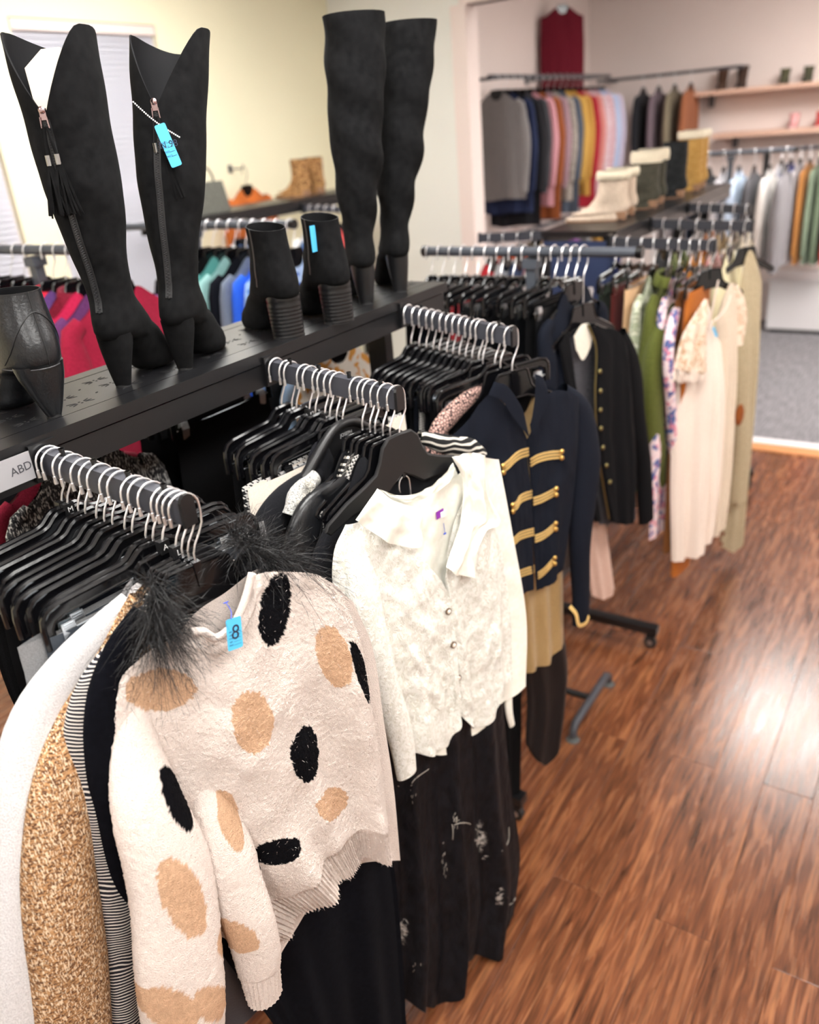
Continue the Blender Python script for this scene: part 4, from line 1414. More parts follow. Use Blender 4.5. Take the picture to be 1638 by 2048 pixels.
# charcoal boucle cardigan (its shoulder shows behind the leather one)
fr = hang_frame(ARM2, 0.495, math.radians(-8))
hanger(fr, 'top', 'black shoulder hanger of the charcoal boucle cardigan on the middle arm')
top_garment(fr, CHARB, 'charcoal looped boucle cardigan behind the printed suit hanger', 'boucle_cardigan', 'cardigan', sw=0.185, L=0.6, bw=0.19, sl=0.45, sr=0.035, T=0.018, seed=53, zs=-0.185, splay=0.0)
# black cardigan with houndstooth trim
HKNIT = pattern('houndstooth_knit', 'check', (0.012, 0.012, 0.014), (0.75, 0.72, 0.68), 0.0062, bump=0.4)
fr = hang_frame(ARM2, 0.80, math.radians(-12))
hanger(fr, 'top', 'black shoulder hanger of the houndstooth-trimmed cardigan on the middle arm')
g = top_garment(fr, HKNIT, 'black and white checked knit top beside the white lace blouse', 'checked_knit_top', 'top', sw=0.180, L=0.58, bw=0.20, sl=0, T=0.02, seed=54, zs=-0.178)
px_sleeve(fr, [(745, 975), (712, 1005), (690, 1040), (665, 1080), (660, 1150)], [0.012, 0.017, 0.019, 0.02, 0.02], [0.0, 0.01, 0.01, 0.0, 0.0], HKNIT, g, 15)
# black ribbed sweater
fr = hang_frame(ARM2, 0.86, math.radians(-13))
hanger(fr, 'top', 'black shoulder hanger of the black ribbed sweater on the middle arm')
g = top_garment(fr, NAVYK, 'black ribbed crew sweater directly behind the white lace blouse', 'ribbed_sweater', 'sweater', sw=0.175, L=0.60, bw=0.20, sl=0, T=0.024, seed=55, zs=-0.180)
px_sleeve(fr, [(765, 985), (725, 1020), (680, 1065), (655, 1130), (655, 1220), (690, 1340)], [0.02, 0.034, 0.040, 0.040, 0.038, 0.036], [0.0, 0.01, 0.01, 0.01, 0.01, 0.01], NAVYK, g, 17)

# long embroidered velvet dress behind the blouse
frd = hang_frame(ARM2, 0.915, math.radians(-14))
hanger(frd, 'top', 'black shoulder hanger of the embroidered velvet dress on the middle arm')
dr = thing('velvet_dress', 'long black crushed velvet dress with pale stitched sprigs below the lace blouse', 'dress', tuple(frd.o), frd.a)
CRUSH = fabric('crushed_velvet', (0.0014, 0.0014, 0.0020), (0.0085, 0.0088, 0.012), 36, 0.55, 1.0, 0.0, 1.0, 0.006, (1.6, 1, 0.7), detail=6, spec=0.16)
tp = frd.line([(735, 1060), (800, 1010), (860, 1000), (920, 960), (985, 990)], 0.0)
lf = frd.line([(735, 1060), (745, 1200), (762, 1420), (768, 1620), (772, 1800)], 0.03) + [frd.uv(788, 1990, 0.08)]
rg = frd.line([(985, 990), (1000, 1150), (1004, 1350), (1012, 1560), (1024, 1700)], 0.03) + [frd.uv(1032, 1836, 0.08)]
bt = frd.line([(788, 1990), (850, 2012), (892, 2005), (930, 1925), (985, 1905), (1032, 1836)], 0.08)
F = Sheet(tp, bt, lf, rg, 110, 140, 0.022, [(0.020, 3.1, 0.62, 0.04, 1.1), (0.010, 6.3, 0.2, -0.06, 1.0)], 61, 0.003, 16, t0=0.5, wramp=0.07)
B = Sheet(tp, bt, lf, rg, 50, 60, 0.016, [(0.012, 2.6, 0.3, 0.1, 0.9)], 62, 0.002, 7, side=-1, wramp=0.07)
body_sheets(F, B, CRUSH, dr, 'body')
THREAD = plain('pale_thread', hexc('#b9b1a6'), 0.8)
em = MB()
rl = random.Random(5)


def stitch(pts, r=0.0009):
    em.tube(smooth_line([on_sheet(frd, F, x, y, 0.001, 0.03) for x, y in pts], 14), r, 5)


stitch([(889, 1625), (898, 1638), (905, 1652), (906, 1672), (903, 1695)])
stitch([(905, 1651), (922, 1646), (940, 1648), (953, 1660)])
stitch([(800, 1588), (818, 1580), (828, 1560), (858, 1538)], 0.0007)
stitch([(796, 1572), (812, 1579), (824, 1570)], 0.0006)
stitch([(1018, 1655), (1017, 1682), (1004, 1702)], 0.0008)
stitch([(1003, 1818), (1022, 1808), (1031, 1796)], 0.0009)
stitch([(800, 1945), (818, 1940), (828, 1925)], 0.0008)
for cx, cy, rx, ry, n in ((912, 1638, 8, 10, 14), (895, 1722, 10, 22, 26), (820, 1590, 9, 14, 14), (828, 1930, 10, 8, 10)):
    for k in range(n):
        x, y = cx + rl.gauss(0, rx * 0.55), cy + rl.gauss(0, ry * 0.55)
        stitch([(x, y), (x + rl.uniform(-3, 1), y + rl.uniform(3, 7))], 0.0005)
stuff(em.build('embroidery', THREAD, dr))
tf = MB()
for cx, cy, rx, ry, n, c in ((966, 1672, 13, 34, 150, 0), (812, 1862, 17, 26, 130, 1), (1000, 1798, 13, 10, 60, 1)):
    for k in range(n):
        p0 = on_sheet(frd, F, cx + rl.gauss(0, rx * 0.5) - 6, cy + rl.gauss(0, ry * 0.5), 0.001, 0.03) if k % 6 == 0 else p0 + np.array([rl.gauss(0, 0.003), 0, rl.gauss(0, 0.004)])
        d = np.array([0.7 + rl.gauss(0, 0.3), -0.4 + rl.gauss(0, 0.2), -0.5 + rl.gauss(0, 0.5)])
        d /= np.linalg.norm(d)
        s = np.cross(d, [rl.gauss(0, 1), rl.gauss(0, 1), rl.gauss(0, 1)])
        s = s / np.linalg.norm(s) * 0.0006
        L = rl.uniform(0.008, 0.018)
        tf.add([p0 - s, p0 + s, p0 + d * L * 0.6 + s * 0.6, p0 + d * L, p0 + d * L * 0.6 - s * 0.6], [(0, 1, 2, 4), (4, 2, 3)])
stuff(tf.build('fringe_tuft', plain('pale_fringe', hexc('#b5aaa2'), 0.8), dr, smooth=False))

# ---------------------------------------------------------------- white lace blouse
frb = hang_frame(ARM2, 0.985, math.radians(-14))
hb = hanger(frb, 'wide', 'wide matte black hanger inside the white lace blouse')
lp = [(0.0, 0, -0.158), (0.0, 0, -0.172)] + [(0.016 * math.cos(a) + 0.004, 0, -0.190 + 0.018 * math.sin(a)) for a in np.linspace(PI * 0.55, -PI * 0.45, 9)] + [(0.018, 0, -0.225)]
_dz = -0.014
lp = [(-0.011, 0, -0.203), (-0.013, 0, -0.196)] + [(0.0145 * math.cos(a) + 0.002, 0, -0.188 + 0.017 * math.sin(a)) for a in np.linspace(PI * 0.95, 0, 10)] + [(0.017, 0, -0.205), (0.017, 0, -0.236)]
lp = [(x, y, z + _dz) for x, y, z in lp]
MB().tube(lp, 0.0017, 8).build('loop_hook', CHROME, hb)
MB().box((0.002, 0, -0.180), (0.008, 0.006, 0.014)).build('loop_mount', PLASTIC_M, hb, smooth=False)
bl = thing('lace_blouse', 'white lace blouse with ruffled satin collar and three round buttons', 'blouse', tuple(frb.o), frb.a)
LACE = pattern('ivory_lace', 'lace', hexc('#fffef8'), hexc('#e4e2d6'), 0.0055, rough=0.85, bump=0.9)
IVORY = fabric('ivory_satin', hexc('#f3f1e4'), hexc('#fbf9f0'), 90, 0.6, 0.15, 0.1, 0.8, 0.003)
w1 = 0.045
L1 = Sheet(frb.line([(698, 1052), (750, 1042), (800, 1062), (850, 1118), (903, 1190)], w1), frb.line([(786, 1500), (845, 1506), (898, 1486), (920, 1430)], w1),
           frb.line([(698, 1052), (674, 1110), (674, 1190), (712, 1310), (752, 1400), (786, 1500)], w1), frb.line([(903, 1190), (913, 1290), (920, 1380), (920, 1430)], w1), 110, 130, 0.022,
           [(0.010, 1.9, 0.2, 0.15, 0.6), (0.006, 4.3, 0.5, -0.2, 0.8)], 71, 0.004, 12, edge0=True, t0=0.6, w0=0.03)
R1s = Sheet(frb.line([(901, 1192), (896, 1142), (914, 1050), (936, 985), (973, 912)], w1), frb.line([(924, 1432), (942, 1452), (960, 1461), (986, 1436), (994, 1398), (1034, 1362)], w1),
            frb.line([(901, 1192), (912, 1290), (922, 1390), (924, 1432)], w1), frb.line([(973, 912), (999, 1044), (1017, 1120), (1030, 1222), (1034, 1362)], w1), 90, 120, 0.020,
            [(0.011, 1.6, 0.1, 0.1, 0.6), (0.006, 3.7, 0.3, 0.2, 0.8)], 72, 0.004, 12, edge0=True, t0=0.6, w0=0.026)
MB().grid(L1.arr()).build('front_panel', LACE, bl, sharp=80)
MB().grid(R1s.arr()).build('front_panel', LACE, bl, sharp=80)
Bk = Sheet(frb.line([(712, 1030), (780, 1000), (830, 988), (880, 955), (930, 912), (973, 912)], 0.0), frb.line([(786, 1500), (900, 1485), (1030, 1362)], 0.0),
           frb.line([(712, 1030), (690, 1110), (690, 1190), (752, 1400), (786, 1500)], 0.0), frb.line([(973, 912), (999, 1044), (1030, 1222), (1030, 1362)], 0.0), 60, 70, 0.010,
           [(0.006, 3.2, 0.4, 0.2, 0.2)], 73, 0.004, 14, side=-1, w0=0.036)
MB().grid(Bk.arr()[:, ::-1]).build('back_panel', IVORY, bl, sharp=80)
# placket with its three buttons
pl = [on_sheet(frb, L1, x, y, 0.0015, 0.05) for x, y in ((897, 1196), (904, 1250), (910, 1310), (914, 1370), (914, 1424))]
plo = strip(MB(), smooth_line(pl, 24), 0.013, 0.0016, FRONT).build('placket', LACE, bl, sharp=80)
for x, y in ((897, 1223), (907, 1290), (917, 1356)):
    c = on_sheet(frb, L1, x, y, 0.008, 0.05)
    b = MB().cyl(tuple(c), 0.0080, 0.004, 'y', 18).build('button', plain('bronze_rim', hexc('#7c6a58'), 0.4, 0.7, bump=0.5, bscale=900), bl)
    MB().ball((c[0], c[1] - 0.0022, c[2]), 0.0052, 10, (1, 0.5, 1)).build('button_pearl', plain('pearl', hexc('#f2e4d6'), 0.25), b)
# ruffled collar in two halves
c1 = Sheet(frb.line([(757, 978), (790, 1003), (828, 1014), (850, 1022)], 0.06), frb.line([(712, 1040), (752, 1070), (772, 1084), (812, 1092), (850, 1088)], 0.06),
           frb.line([(757, 978), (735, 1006), (712, 1040)], 0.06), frb.line([(850, 1022), (842, 1052), (850, 1088)], 0.06), 70, 30, 0.012, [(0.008, 2.1, 0.2, 0.25, 0.9)], 74, 0.002, 4, edge0=True, t0=0.4, w0=0.055)
MB().grid(c1.arr()).build('ruffle_collar', IVORY, bl, sharp=80)
c2 = Sheet(frb.line([(905, 914), (938, 905), (973, 911)], 0.055), frb.line([(892, 1134), (905, 1148), (930, 1150), (954, 1145)], 0.055),
           frb.line([(905, 914), (926, 966), (922, 1050), (892, 1134)], 0.055), frb.line([(973, 911), (978, 985), (1000, 1046), (968, 1056), (948, 1100), (954, 1145)], 0.055), 60, 90, 0.014, [(0.007, 1.6, 0.1, 0.9, 0.3), (0.004, 2.9, 0.3, -1.1, 0.3)], 75, 0.004, 8, edge0=True, t0=0.5, w0=0.05)
MB().grid(c2.arr()).build('ruffle_collar', IVORY, bl, sharp=80)
c3 = Sheet(frb.line([(757, 978), (800, 990), (850, 975), (905, 925)], 0.012), frb.line([(790, 1010), (830, 1018), (870, 1000), (920, 960)], 0.020),
           frb.line([(757, 978), (790, 1010)], 0.012), frb.line([(905, 925), (920, 960)], 0.012), 50, 14, 0.008, [(0.004, 3.4, 0.2, 0.3, 0.3)], 76, 0.003, 10, edge0=True, t0=0.8, w0=0.012)
MB().grid(c3.arr()).build('neck_band', IVORY, bl, sharp=80)
px_sleeve(frb, [(704, 1080), (722, 1190), (752, 1310), (785, 1420), (806, 1500), (814, 1546)], [0.028, 0.042, 0.040, 0.036, 0.031, 0.026], [0.03, 0.045, 0.055, 0.06, 0.06, 0.06], LACE, bl, 19, flat=0.6, n=40, m=70, amp=0.07)
px_sleeve(frb, [(985, 960), (1008, 1100), (1020, 1250), (1016, 1370), (1018, 1420), (1024, 1450)], [0.018, 0.028, 0.026, 0.020, 0.016, 0.010], [0.0, -0.01, -0.015, -0.015, -0.01, -0.01], IVORY, bl, 20, amp=0.1)
px_sleeve(frb, [(690, 1120), (706, 1230), (728, 1330), (742, 1400)], [0.020, 0.026, 0.022, 0.016], [0.01, 0.015, 0.015, 0.015], IVORY, bl, 29, amp=0.1, name='sleeve_lining')
# care label and tag pin inside the neck
tg = on_sheet(frb, Bk, 880, 1028, 0.004, 0.0)
MB().box(tuple(tg), (0.024, 0.0006, 0.017), 0.1).build('care_label', plain('purple_print', hexc('#8a2aa8'), 0.6), bl, smooth=False)
MB().box((tg[0] + 0.010, tg[1] - 0.0006, tg[2] - 0.004), (0.018, 0.0006, 0.014)).build('size_label', plain('label_white', (0.85, 0.85, 0.83), 0.7), bl, smooth=False)
tg = on_sheet(frb, Bk, 888, 1060, 0.004, 0.0)
MB().tube([(tg[0], tg[1], tg[2] + 0.016), (tg[0], tg[1] - 0.002, tg[2] - 0.006)], 0.0005, 5).box((tg[0], tg[1] - 0.002, tg[2] - 0.008), (0.007, 0.0012, 0.003)).build('tag_pin', plain('blue_plastic', hexc('#2e55d8'), 0.4), bl)

# ---------------------------------------------------------------- third arm
T3 = [0.03, 0.11, 0.18, 0.25, 0.31, 0.38, 0.44, 0.50, 0.56, 0.62]
cols3 = [BLACKF, BLK2, SATIN, BLACKF, LEATHER, BLACKF, NAVY2, HKNIT, LEATHER, SATIN]
names3 = ['black', 'charcoal', 'shiny black', 'black', 'black leather', 'black', 'midnight', 'small checked', 'black leather', 'shiny black']
for i, t in enumerate(T3):
    fr = hang_frame(ARM3, t, math.radians(-1 - 11 * t + rr.uniform(-0.7, 0.7)))
    hanger(fr, 'clip', 'black clip hanger, %s from the shelf on the farthest sloping arm' % ORD[i], 'clip hangers on the farthest sloping arm', None, plastic_clip=i in (2, 6))
    trousers(fr, cols3[i], '%s trousers clipped %s from the shelf on the farthest sloping arm' % (names3[i], ORD[i]), seed=40 + i, wd=0.165 + 0.012 * rr.random(), L=1.25 + 0.14 * rr.random(), group='trousers on the farthest sloping arm')
LATT = pattern('pink_lattice', 'lattice', (0.012, 0.010, 0.012), hexc('#c9a196'), 0.0080, bump=0.5)
fr = hang_frame(ARM3, 0.72, math.radians(-11))
hanger(fr, 'top', 'black shoulder hanger of the pink and black lattice top')
g = top_garment(fr, LATT, 'pink and black lattice knit top beside the navy braided jacket', 'lattice_top', 'top', sw=0.175, L=0.62, bw=0.19, sl=0, T=0.02, seed=81, zs=-0.18)
px_sleeve(fr, [(966, 776), (936, 798), (902, 830), (876, 866), (866, 930), (866, 1000)], [0.012, 0.022, 0.026, 0.028, 0.028, 0.028], [0.02, 0.03, 0.03, 0.03, 0.03, 0.03], LATT, g, 21)
ZIG = pattern('black_white_zigzag', 'stripe', (0.012, 0.012, 0.013), hexc('#d8d2c8'), 0.013, bump=0.4)
fr = hang_frame(ARM2, 0.76, math.radians(-12))
hanger(fr, 'top', 'black shoulder hanger of the black and white wavy-striped knit')
g = top_garment(fr, ZIG, 'black and white wavy-striped knit top whose far shoulder shows behind the lace blouse', 'wavy_knit_top', 'top', sw=0.175, L=0.60, bw=0.19, sl=0, T=0.016, seed=82, zs=-0.182)
px_sleeve(fr, [(838, 872), (872, 884), (905, 892), (938, 898), (962, 915)], [0.012, 0.020, 0.024, 0.024, 0.022], [0.02, 0.02, 0.02, 0.02, 0.01], ZIG, g, 23)
# two long pairs of trousers that show below the gold top
for (t, lab, mt, lfp, rgp, btp) in ((0.83, 'long black leather trousers hanging below the gold shimmer top', plain('matte_leather', (0.005, 0.005, 0.006), 0.5, spec=0.3, bump=0.1, bscale=200), [(1050, 1330), (1056, 1490)], [(1137, 1300), (1136, 1400), (1126, 1490)], [(1056, 1490), (1092, 1532), (1126, 1490)]),
                                    (0.68, 'long plain black trousers hanging between velvet dress and leather trousers', BLACKF, [(985, 1330), (1000, 1590)], [(1048, 1300), (1047, 1450), (1045, 1582)], [(1000, 1590), (1022, 1604), (1045, 1582)])):
    fr = hang_frame(ARM3, t, math.radians(-18))
    hanger(fr, 'clip', 'black clip hanger of the ' + lab.split(' hanging')[0])
    g = thing('long_trousers', lab, 'trousers', tuple(fr.o), fr.a)
    tp = [(-0.15, -0.166), (0, -0.168), (0.15, -0.166)]
    lf = [tp[0], (-0.12, -0.45)] + fr.line(lfp, 0.01)
    rg = [tp[-1], (0.16, -0.45)] + fr.line(rgp, 0.01)
    bt = fr.line(btp, 0.01)
    body_sheets(Sheet(tp, bt, lf, rg, 40, 60, 0.012, [(0.006, 2.2, 0.2, 0.1, 0.8)], 88, 0.002, 9), Sheet(tp, bt, lf, rg, 30, 40, 0.010, [], 89, 0.002, 9, side=-1), mt, g, 'legs')
# gold shimmer top
frg = hang_frame(ARM3, 0.88, math.radians(-20))
hanger(frg, 'top', 'black shoulder hanger of the gold shimmer top')
gt = thing('gold_top', 'long gold shimmer top showing below the navy braided jacket', 'top', tuple(frg.o), frg.a)
SHIM = fabric('gold_shimmer', hexc('#8f7145'), hexc('#c9a873'), 900, 0.5, 0.6, 0.2, 1.0, 0.002)
tp = frg.line([(985, 800), (1020, 800), (1052, 830), (1075, 790), (1100, 800)], 0.01)
lf = frg.line([(985, 800), (990, 950), (1005, 1150), (1030, 1358)], 0.01)
rg = frg.line([(1100, 800), (1120, 950), (1130, 1130), (1132, 1290)], 0.01)
bt = frg.line([(1030, 1358), (1062, 1340), (1095, 1325), (1118, 1296), (1132, 1290)], 0.01)
F = Sheet(tp, bt, lf, rg, 60, 80, 0.018, [(0.007, 3.4, 0.2, 0.1, 0.8)], 83, 0.003, 10)
B = Sheet(tp, bt, lf, rg, 30, 40, 0.012, [], 84, 0.002, 7, side=-1)
body_sheets(F, B, SHIM, gt)
# navy band jacket
frn = hang_frame(ARM3, 0.985, math.radians(-20))
hanger(frn, 'top', 'black shoulder hanger inside the navy braided jacket')
nj = thing('braided_jacket', 'navy band-collar jacket with four rows of gold braid', 'jacket', tuple(frn.o), frn.a)
w1 = 0.035
NL = Sheet(frn.line([(898, 880), (930, 848), (975, 790), (1000, 800), (1030, 835), (1058, 880)], w1), frn.line([(990, 1205), (1029, 1193), (1070, 1178)], w1),
           frn.line([(898, 880), (905, 960), (940, 1080), (990, 1205)], w1), frn.line([(1058, 880), (1061, 940), (1067, 1000), (1069, 1080), (1070, 1178)], w1), 60, 80, 0.018, [(0.006, 1.7, 0.2, 0.2, 0.6)], 85, 0.003, 8, edge0=True, t0=0.6, w0=0.024)
NR = Sheet(frn.line([(1057, 880), (1070, 835), (1086, 795), (1120, 780), (1162, 795)], w1), frn.line([(1077, 1184), (1105, 1158), (1130, 1138)], w1),
           frn.line([(1057, 880), (1062, 940), (1067, 1000), (1070, 1080), (1077, 1184)], w1), frn.line([(1162, 795), (1160, 900), (1148, 1020), (1130, 1138)], w1), 60, 80, 0.018, [(0.006, 1.4, 0.4, 0.2, 0.6)], 86, 0.003, 8, edge0=True, t0=0.6, w0=0.024)
MB().grid(NL.arr()).build('front_panel', NAVYF, nj, sharp=80)
MB().grid(NR.arr()).build('front_panel', NAVYF, nj, sharp=80)
NB = Sheet(frn.line([(898, 880), (975, 786), (1030, 770), (1090, 765), (1162, 795)], 0.0), frn.line([(990, 1205), (1060, 1190), (1130, 1138)], 0.0),
           frn.line([(898, 880), (905, 960), (990, 1205)], 0.0), frn.line([(1162, 795), (1160, 900), (1130, 1138)], 0.0), 40, 40, 0.010, [], 87, 0.003, 8, side=-1, w0=-0.050)
MB().grid(NB.arr()[:, ::-1]).build('back_panel', NAVYF, nj, sharp=80)
cl = Sheet(frn.line([(985, 762), (1010, 772), (1034, 806), (1046, 832)], 0.045), frn.line([(973, 788), (998, 800), (1020, 832), (1056, 878)], 0.045),
           frn.line([(985, 762), (973, 788)], 0.045), frn.line([(1046, 832), (1056, 878)], 0.045), 30, 10, 0.006, w0=0.05, edge0=True, t0=0.8)
MB().grid(cl.arr()).build('collar', NAVYF, nj, sharp=80)
cr = Sheet(frn.line([(1066, 747), (1064, 790), (1060, 822), (1056, 848)], 0.04), frn.line([(1088, 768), (1090, 800), (1074, 840), (1060, 876)], 0.04),
           frn.line([(1066, 747), (1080, 752), (1088, 768)], 0.04), frn.line([(1056, 848), (1060, 876)], 0.04), 30, 10, 0.006, w0=0.045, edge0=True, t0=0.8)
MB().grid(cr.arr()).build('collar', NAVYF, nj, sharp=80)
o = px_sleeve(frn, [(1120, 785), (1158, 830), (1170, 920), (1166, 1010), (1160, 1100), (1162, 1180), (1160, 1245)], [0.030, 0.046, 0.050, 0.046, 0.040, 0.034, 0.030], [0.0, 0.0, 0.005, 0.01, 0.01, 0.01, 0.01], NAVYF, nj, 25, n=30, m=50, amp=0.07)
cf = smooth_line([frn.pt(1140, 1213, 0.035), frn.pt(1152, 1228, 0.045), frn.pt(1158, 1250, 0.05), frn.pt(1172, 1246, 0.045), frn.pt(1178, 1232, 0.035)], 20)
strip(MB(), cf, 0.012, 0.0015, FRONT).build('cuff_braid', GOLD, o)
px_sleeve(frn, [(968, 815), (945, 862), (930, 930), (930, 1000), (945, 1100), (965, 1190)], [0.018, 0.026, 0.030, 0.032, 0.032, 0.030], [0.0, 0.0, 0.0, 0.0, 0.0, 0.0], NAVYF, nj, 26, n=30, m=50, amp=0.07)
rows = [([(1059, 903), (1042, 908), (1030, 916), (1018, 928), (1005, 938)], NL, [(1061, 926), (1076, 917), (1098, 911), (1122, 909)], NR),
        ([(1065, 988), (1050, 993), (1040, 999), (1034, 1010), (1024, 1016)], NL, [(1067, 1003), (1082, 998), (1098, 990), (1111, 983)], NR),
        ([(1069, 1063), (1054, 1067), (1040, 1072), (1031, 1080), (1022, 1087)], NL, [(1070, 1078), (1085, 1072), (1098, 1063), (1110, 1052)], NR),
        ([(1069, 1138), (1050, 1144), (1035, 1150), (1022, 1157)], NL, [(1076, 1152), (1087, 1144), (1098, 1133), (1108, 1121)], NR)]
for la, sa, lb_, sb in rows:
    for pts, sh in ((la, sa), (lb_, sb)):
        pp = smooth_line([on_sheet(frn, sh, x, y, 0.0016, 0.05) for x, y in pts], 16)
        for k in (-1, 0, 1):
            q = pp.copy()
            q[:, 2] += k * 0.0088
            strip(MB(), q, 0.0056, 0.0018, FRONT).build('gold_braid', GOLD, nj, sharp=80)
        e = pp[-1]
        for dz in (0.009, -0.009):
            MB().ball((e[0], e[1] - 0.003, e[2] + dz), 0.0072, 10, (1, 0.75, 1)).build('gold_button', GOLDB, nj)

# ---------------------------------------------------------------- round-bar stand beyond the shelf
REDF = fabric('red_twill', hexc('#8e1420'), hexc('#b3202c'), 500)
TT = [0.02, 0.08, 0.14, 0.20, 0.26, 0.32, 0.38, 0.44, 0.50, 0.58, 0.635, 0.685]
colst = [BLACKF, NAVY2, BLK2, BLACKF, REDF, BLACKF, NAVY2, SATIN, BLACKF, LEATHER, BLACKF, SATIN]
namest = ['black', 'midnight', 'charcoal', 'black', 'red', 'black', 'midnight', 'shiny black', 'black', 'black leather', 'black', 'shiny black']
for i, t in enumerate(TT):
    fr = hang_frame(TB1, t, math.radians(-10 * t + rr.uniform(-1, 1)))
    steel = i == 11
    if steel:
        h = thing('clip_hanger', 'thin steel clip hanger in front of the black hangers on the round-bar stand', 'hanger', tuple(fr.o), fr.a, 'clip hangers on the round-bar stand')
        link('hook', ME_HOOK, h)
        MB().tube(smooth_line([(0, 0, -0.110), (0.0, 0, -0.13), (0.0, 0, -0.170)], 8), 0.0022, 6).build('hanger_stem', STEEL, h)
        link('clip_rod', ME_ROD, h)
        for s in (-1, 1):
            link('clip', ME_CLIP, h).location = (s * (W - 0.03), 0, 0.012)
    else:
        hanger(fr, 'clip', 'black clip hanger, %s from the far end of the round-bar stand' % ORD[i], 'clip hangers on the round-bar stand', plastic_clip=i % 3 == 1)
    trousers(fr, colst[i], '%s trousers clipped %s from the far end of the round-bar stand' % (namest[i], ORD[i]), seed=60 + i, wd=0.165 + 0.012 * rr.random(), L=1.10 + 0.10 * rr.random(), group='trousers on the round-bar stand')
fr = hang_frame(TB1, 0.725, math.radians(-10))
hanger(fr, 'top', 'black shoulder hanger of the plain black jacket on the round-bar stand')
top_garment(fr, NAVYF, 'plain black jacket on the round-bar stand behind the brass-buttoned coat', 'black_jacket', 'jacket', sw=0.165, L=0.72, bw=0.18, sl=0.50, sr=0.042, T=0.02, seed=90, zs=-0.17, splay=0.0)
# brass-buttoned coat
frm = Frame(TB1.p(0.765) + np.array([0, 0, -0.068]), math.radians(-14))
hm = hanger(frm, 'top', 'black shoulder hanger with a long hook inside the brass-buttoned black coat')
for c in hm.children:
    if c.name.startswith('hook'):
        c.location.z = 0.068
MB().tube([(0, 0, -0.114 + 0.070), (0, 0, -0.116)], 0.0019, 8).build('hook_stem', CHROME, hm)
mj = thing('buttoned_coat', 'black open coat with a row of brass buttons and braided edge', 'coat', tuple(frm.o), frm.a)
MBLK = fabric('black_wool', (0.0032, 0.0034, 0.0042), (0.0065, 0.0065, 0.008), 600, 0.9, 0.25, 0.0, spec=0.12)
w1 = 0.03
MR = Sheet(frm.line([(1176, 648), (1200, 655), (1235, 662), (1258, 700)], w1), frm.line([(1219, 1042), (1240, 1048), (1272, 1040)], w1),
           frm.line([(1176, 648), (1192, 696), (1190, 780), (1191, 850), (1199, 926), (1219, 1042)], w1), frm.line([(1258, 700), (1268, 820), (1276, 940), (1272, 1040)], w1), 50, 70, 0.022, [(0.009, 1.6, 0.1, 0.1, 0.6), (0.004, 4.0, 0.2, 0.0, 0.6)], 91, 0.002, 8, edge0=True, t0=0.6, w0=0.02)
ML = Sheet(frm.line([(1126, 690), (1136, 672), (1148, 662)], w1), frm.line([(1196, 1046), (1202, 1045), (1210, 1044)], w1),
           frm.line([(1126, 690), (1144, 790), (1170, 910), (1196, 1046)], w1), frm.line([(1148, 662), (1158, 760), (1182, 900), (1210, 1044)], w1), 40, 60, 0.012, [], 92, 0.002, 8, edge0=True, t0=0.6, w0=0.01)
LINING = fabric('speckled_lining', (0.010, 0.010, 0.013), (0.13, 0.13, 0.15), 420, 0.8, 0.5, 0.0, 0.8)
MBk = Sheet(frm.line([(1130, 690), (1150, 668), (1178, 660), (1258, 700)], 0.0), frm.line([(1198, 1050), (1230, 1048), (1272, 1040)], 0.0), frm.line([(1130, 690), (1160, 850), (1198, 1050)], 0.0), frm.line([(1258, 700), (1270, 850), (1272, 1040)], 0.0), 40, 40, 0.008, [], 93, 0.002, 8, side=-1)
MB().grid(MR.arr()).build('front_panel', MBLK, mj, sharp=80)
MB().grid(ML.arr()).build('front_panel', MBLK, mj, sharp=80)
MB().grid(MBk.arr()[:, ::-1]).build('lining_panel', LINING, mj, sharp=80)
ed = smooth_line([on_sheet(frm, MR, x, y, 0.002, 0.04) for x, y in ((1177, 650), (1192, 696), (1190, 780), (1192, 850), (1199, 926), (1218, 1038))], 40)
MB().tube(ed, 0.0032, 6).build('edge_braid', BRONZE, mj)
for x, y in ((1200, 743), (1201, 782), (1201, 820), (1202, 857), (1206, 895), (1213, 931), (1220, 964)):
    c = on_sheet(frm, MR, x, y, 0.004, 0.04)
    MB().ball(tuple(c), 0.0085, 10, (1, 0.6, 1)).build('brass_button', BRONZE, mj)
cs = Sheet(frm.line([(1148, 672), (1162, 650), (1176, 646)], 0.02), frm.line([(1152, 700), (1164, 720), (1182, 690)], 0.02), frm.line([(1148, 672), (1152, 700)], 0.02), frm.line([(1176, 646), (1186, 660), (1182, 690)], 0.02), 20, 10, 0.004, w0=0.02)
MB().grid(cs.arr()).build('collar', fabric('ivory_collar', hexc('#d9d2c2'), hexc('#ece6d8'), 300), mj, sharp=80)
px_sleeve(frm, [(1240, 668), (1262, 730), (1272, 830), (1286, 930), (1292, 1040)], [0.028, 0.044, 0.044, 0.040, 0.040], [0.0, 0.0, 0.0, 0.0, 0.0], MBLK, mj, 27, amp=0.06)
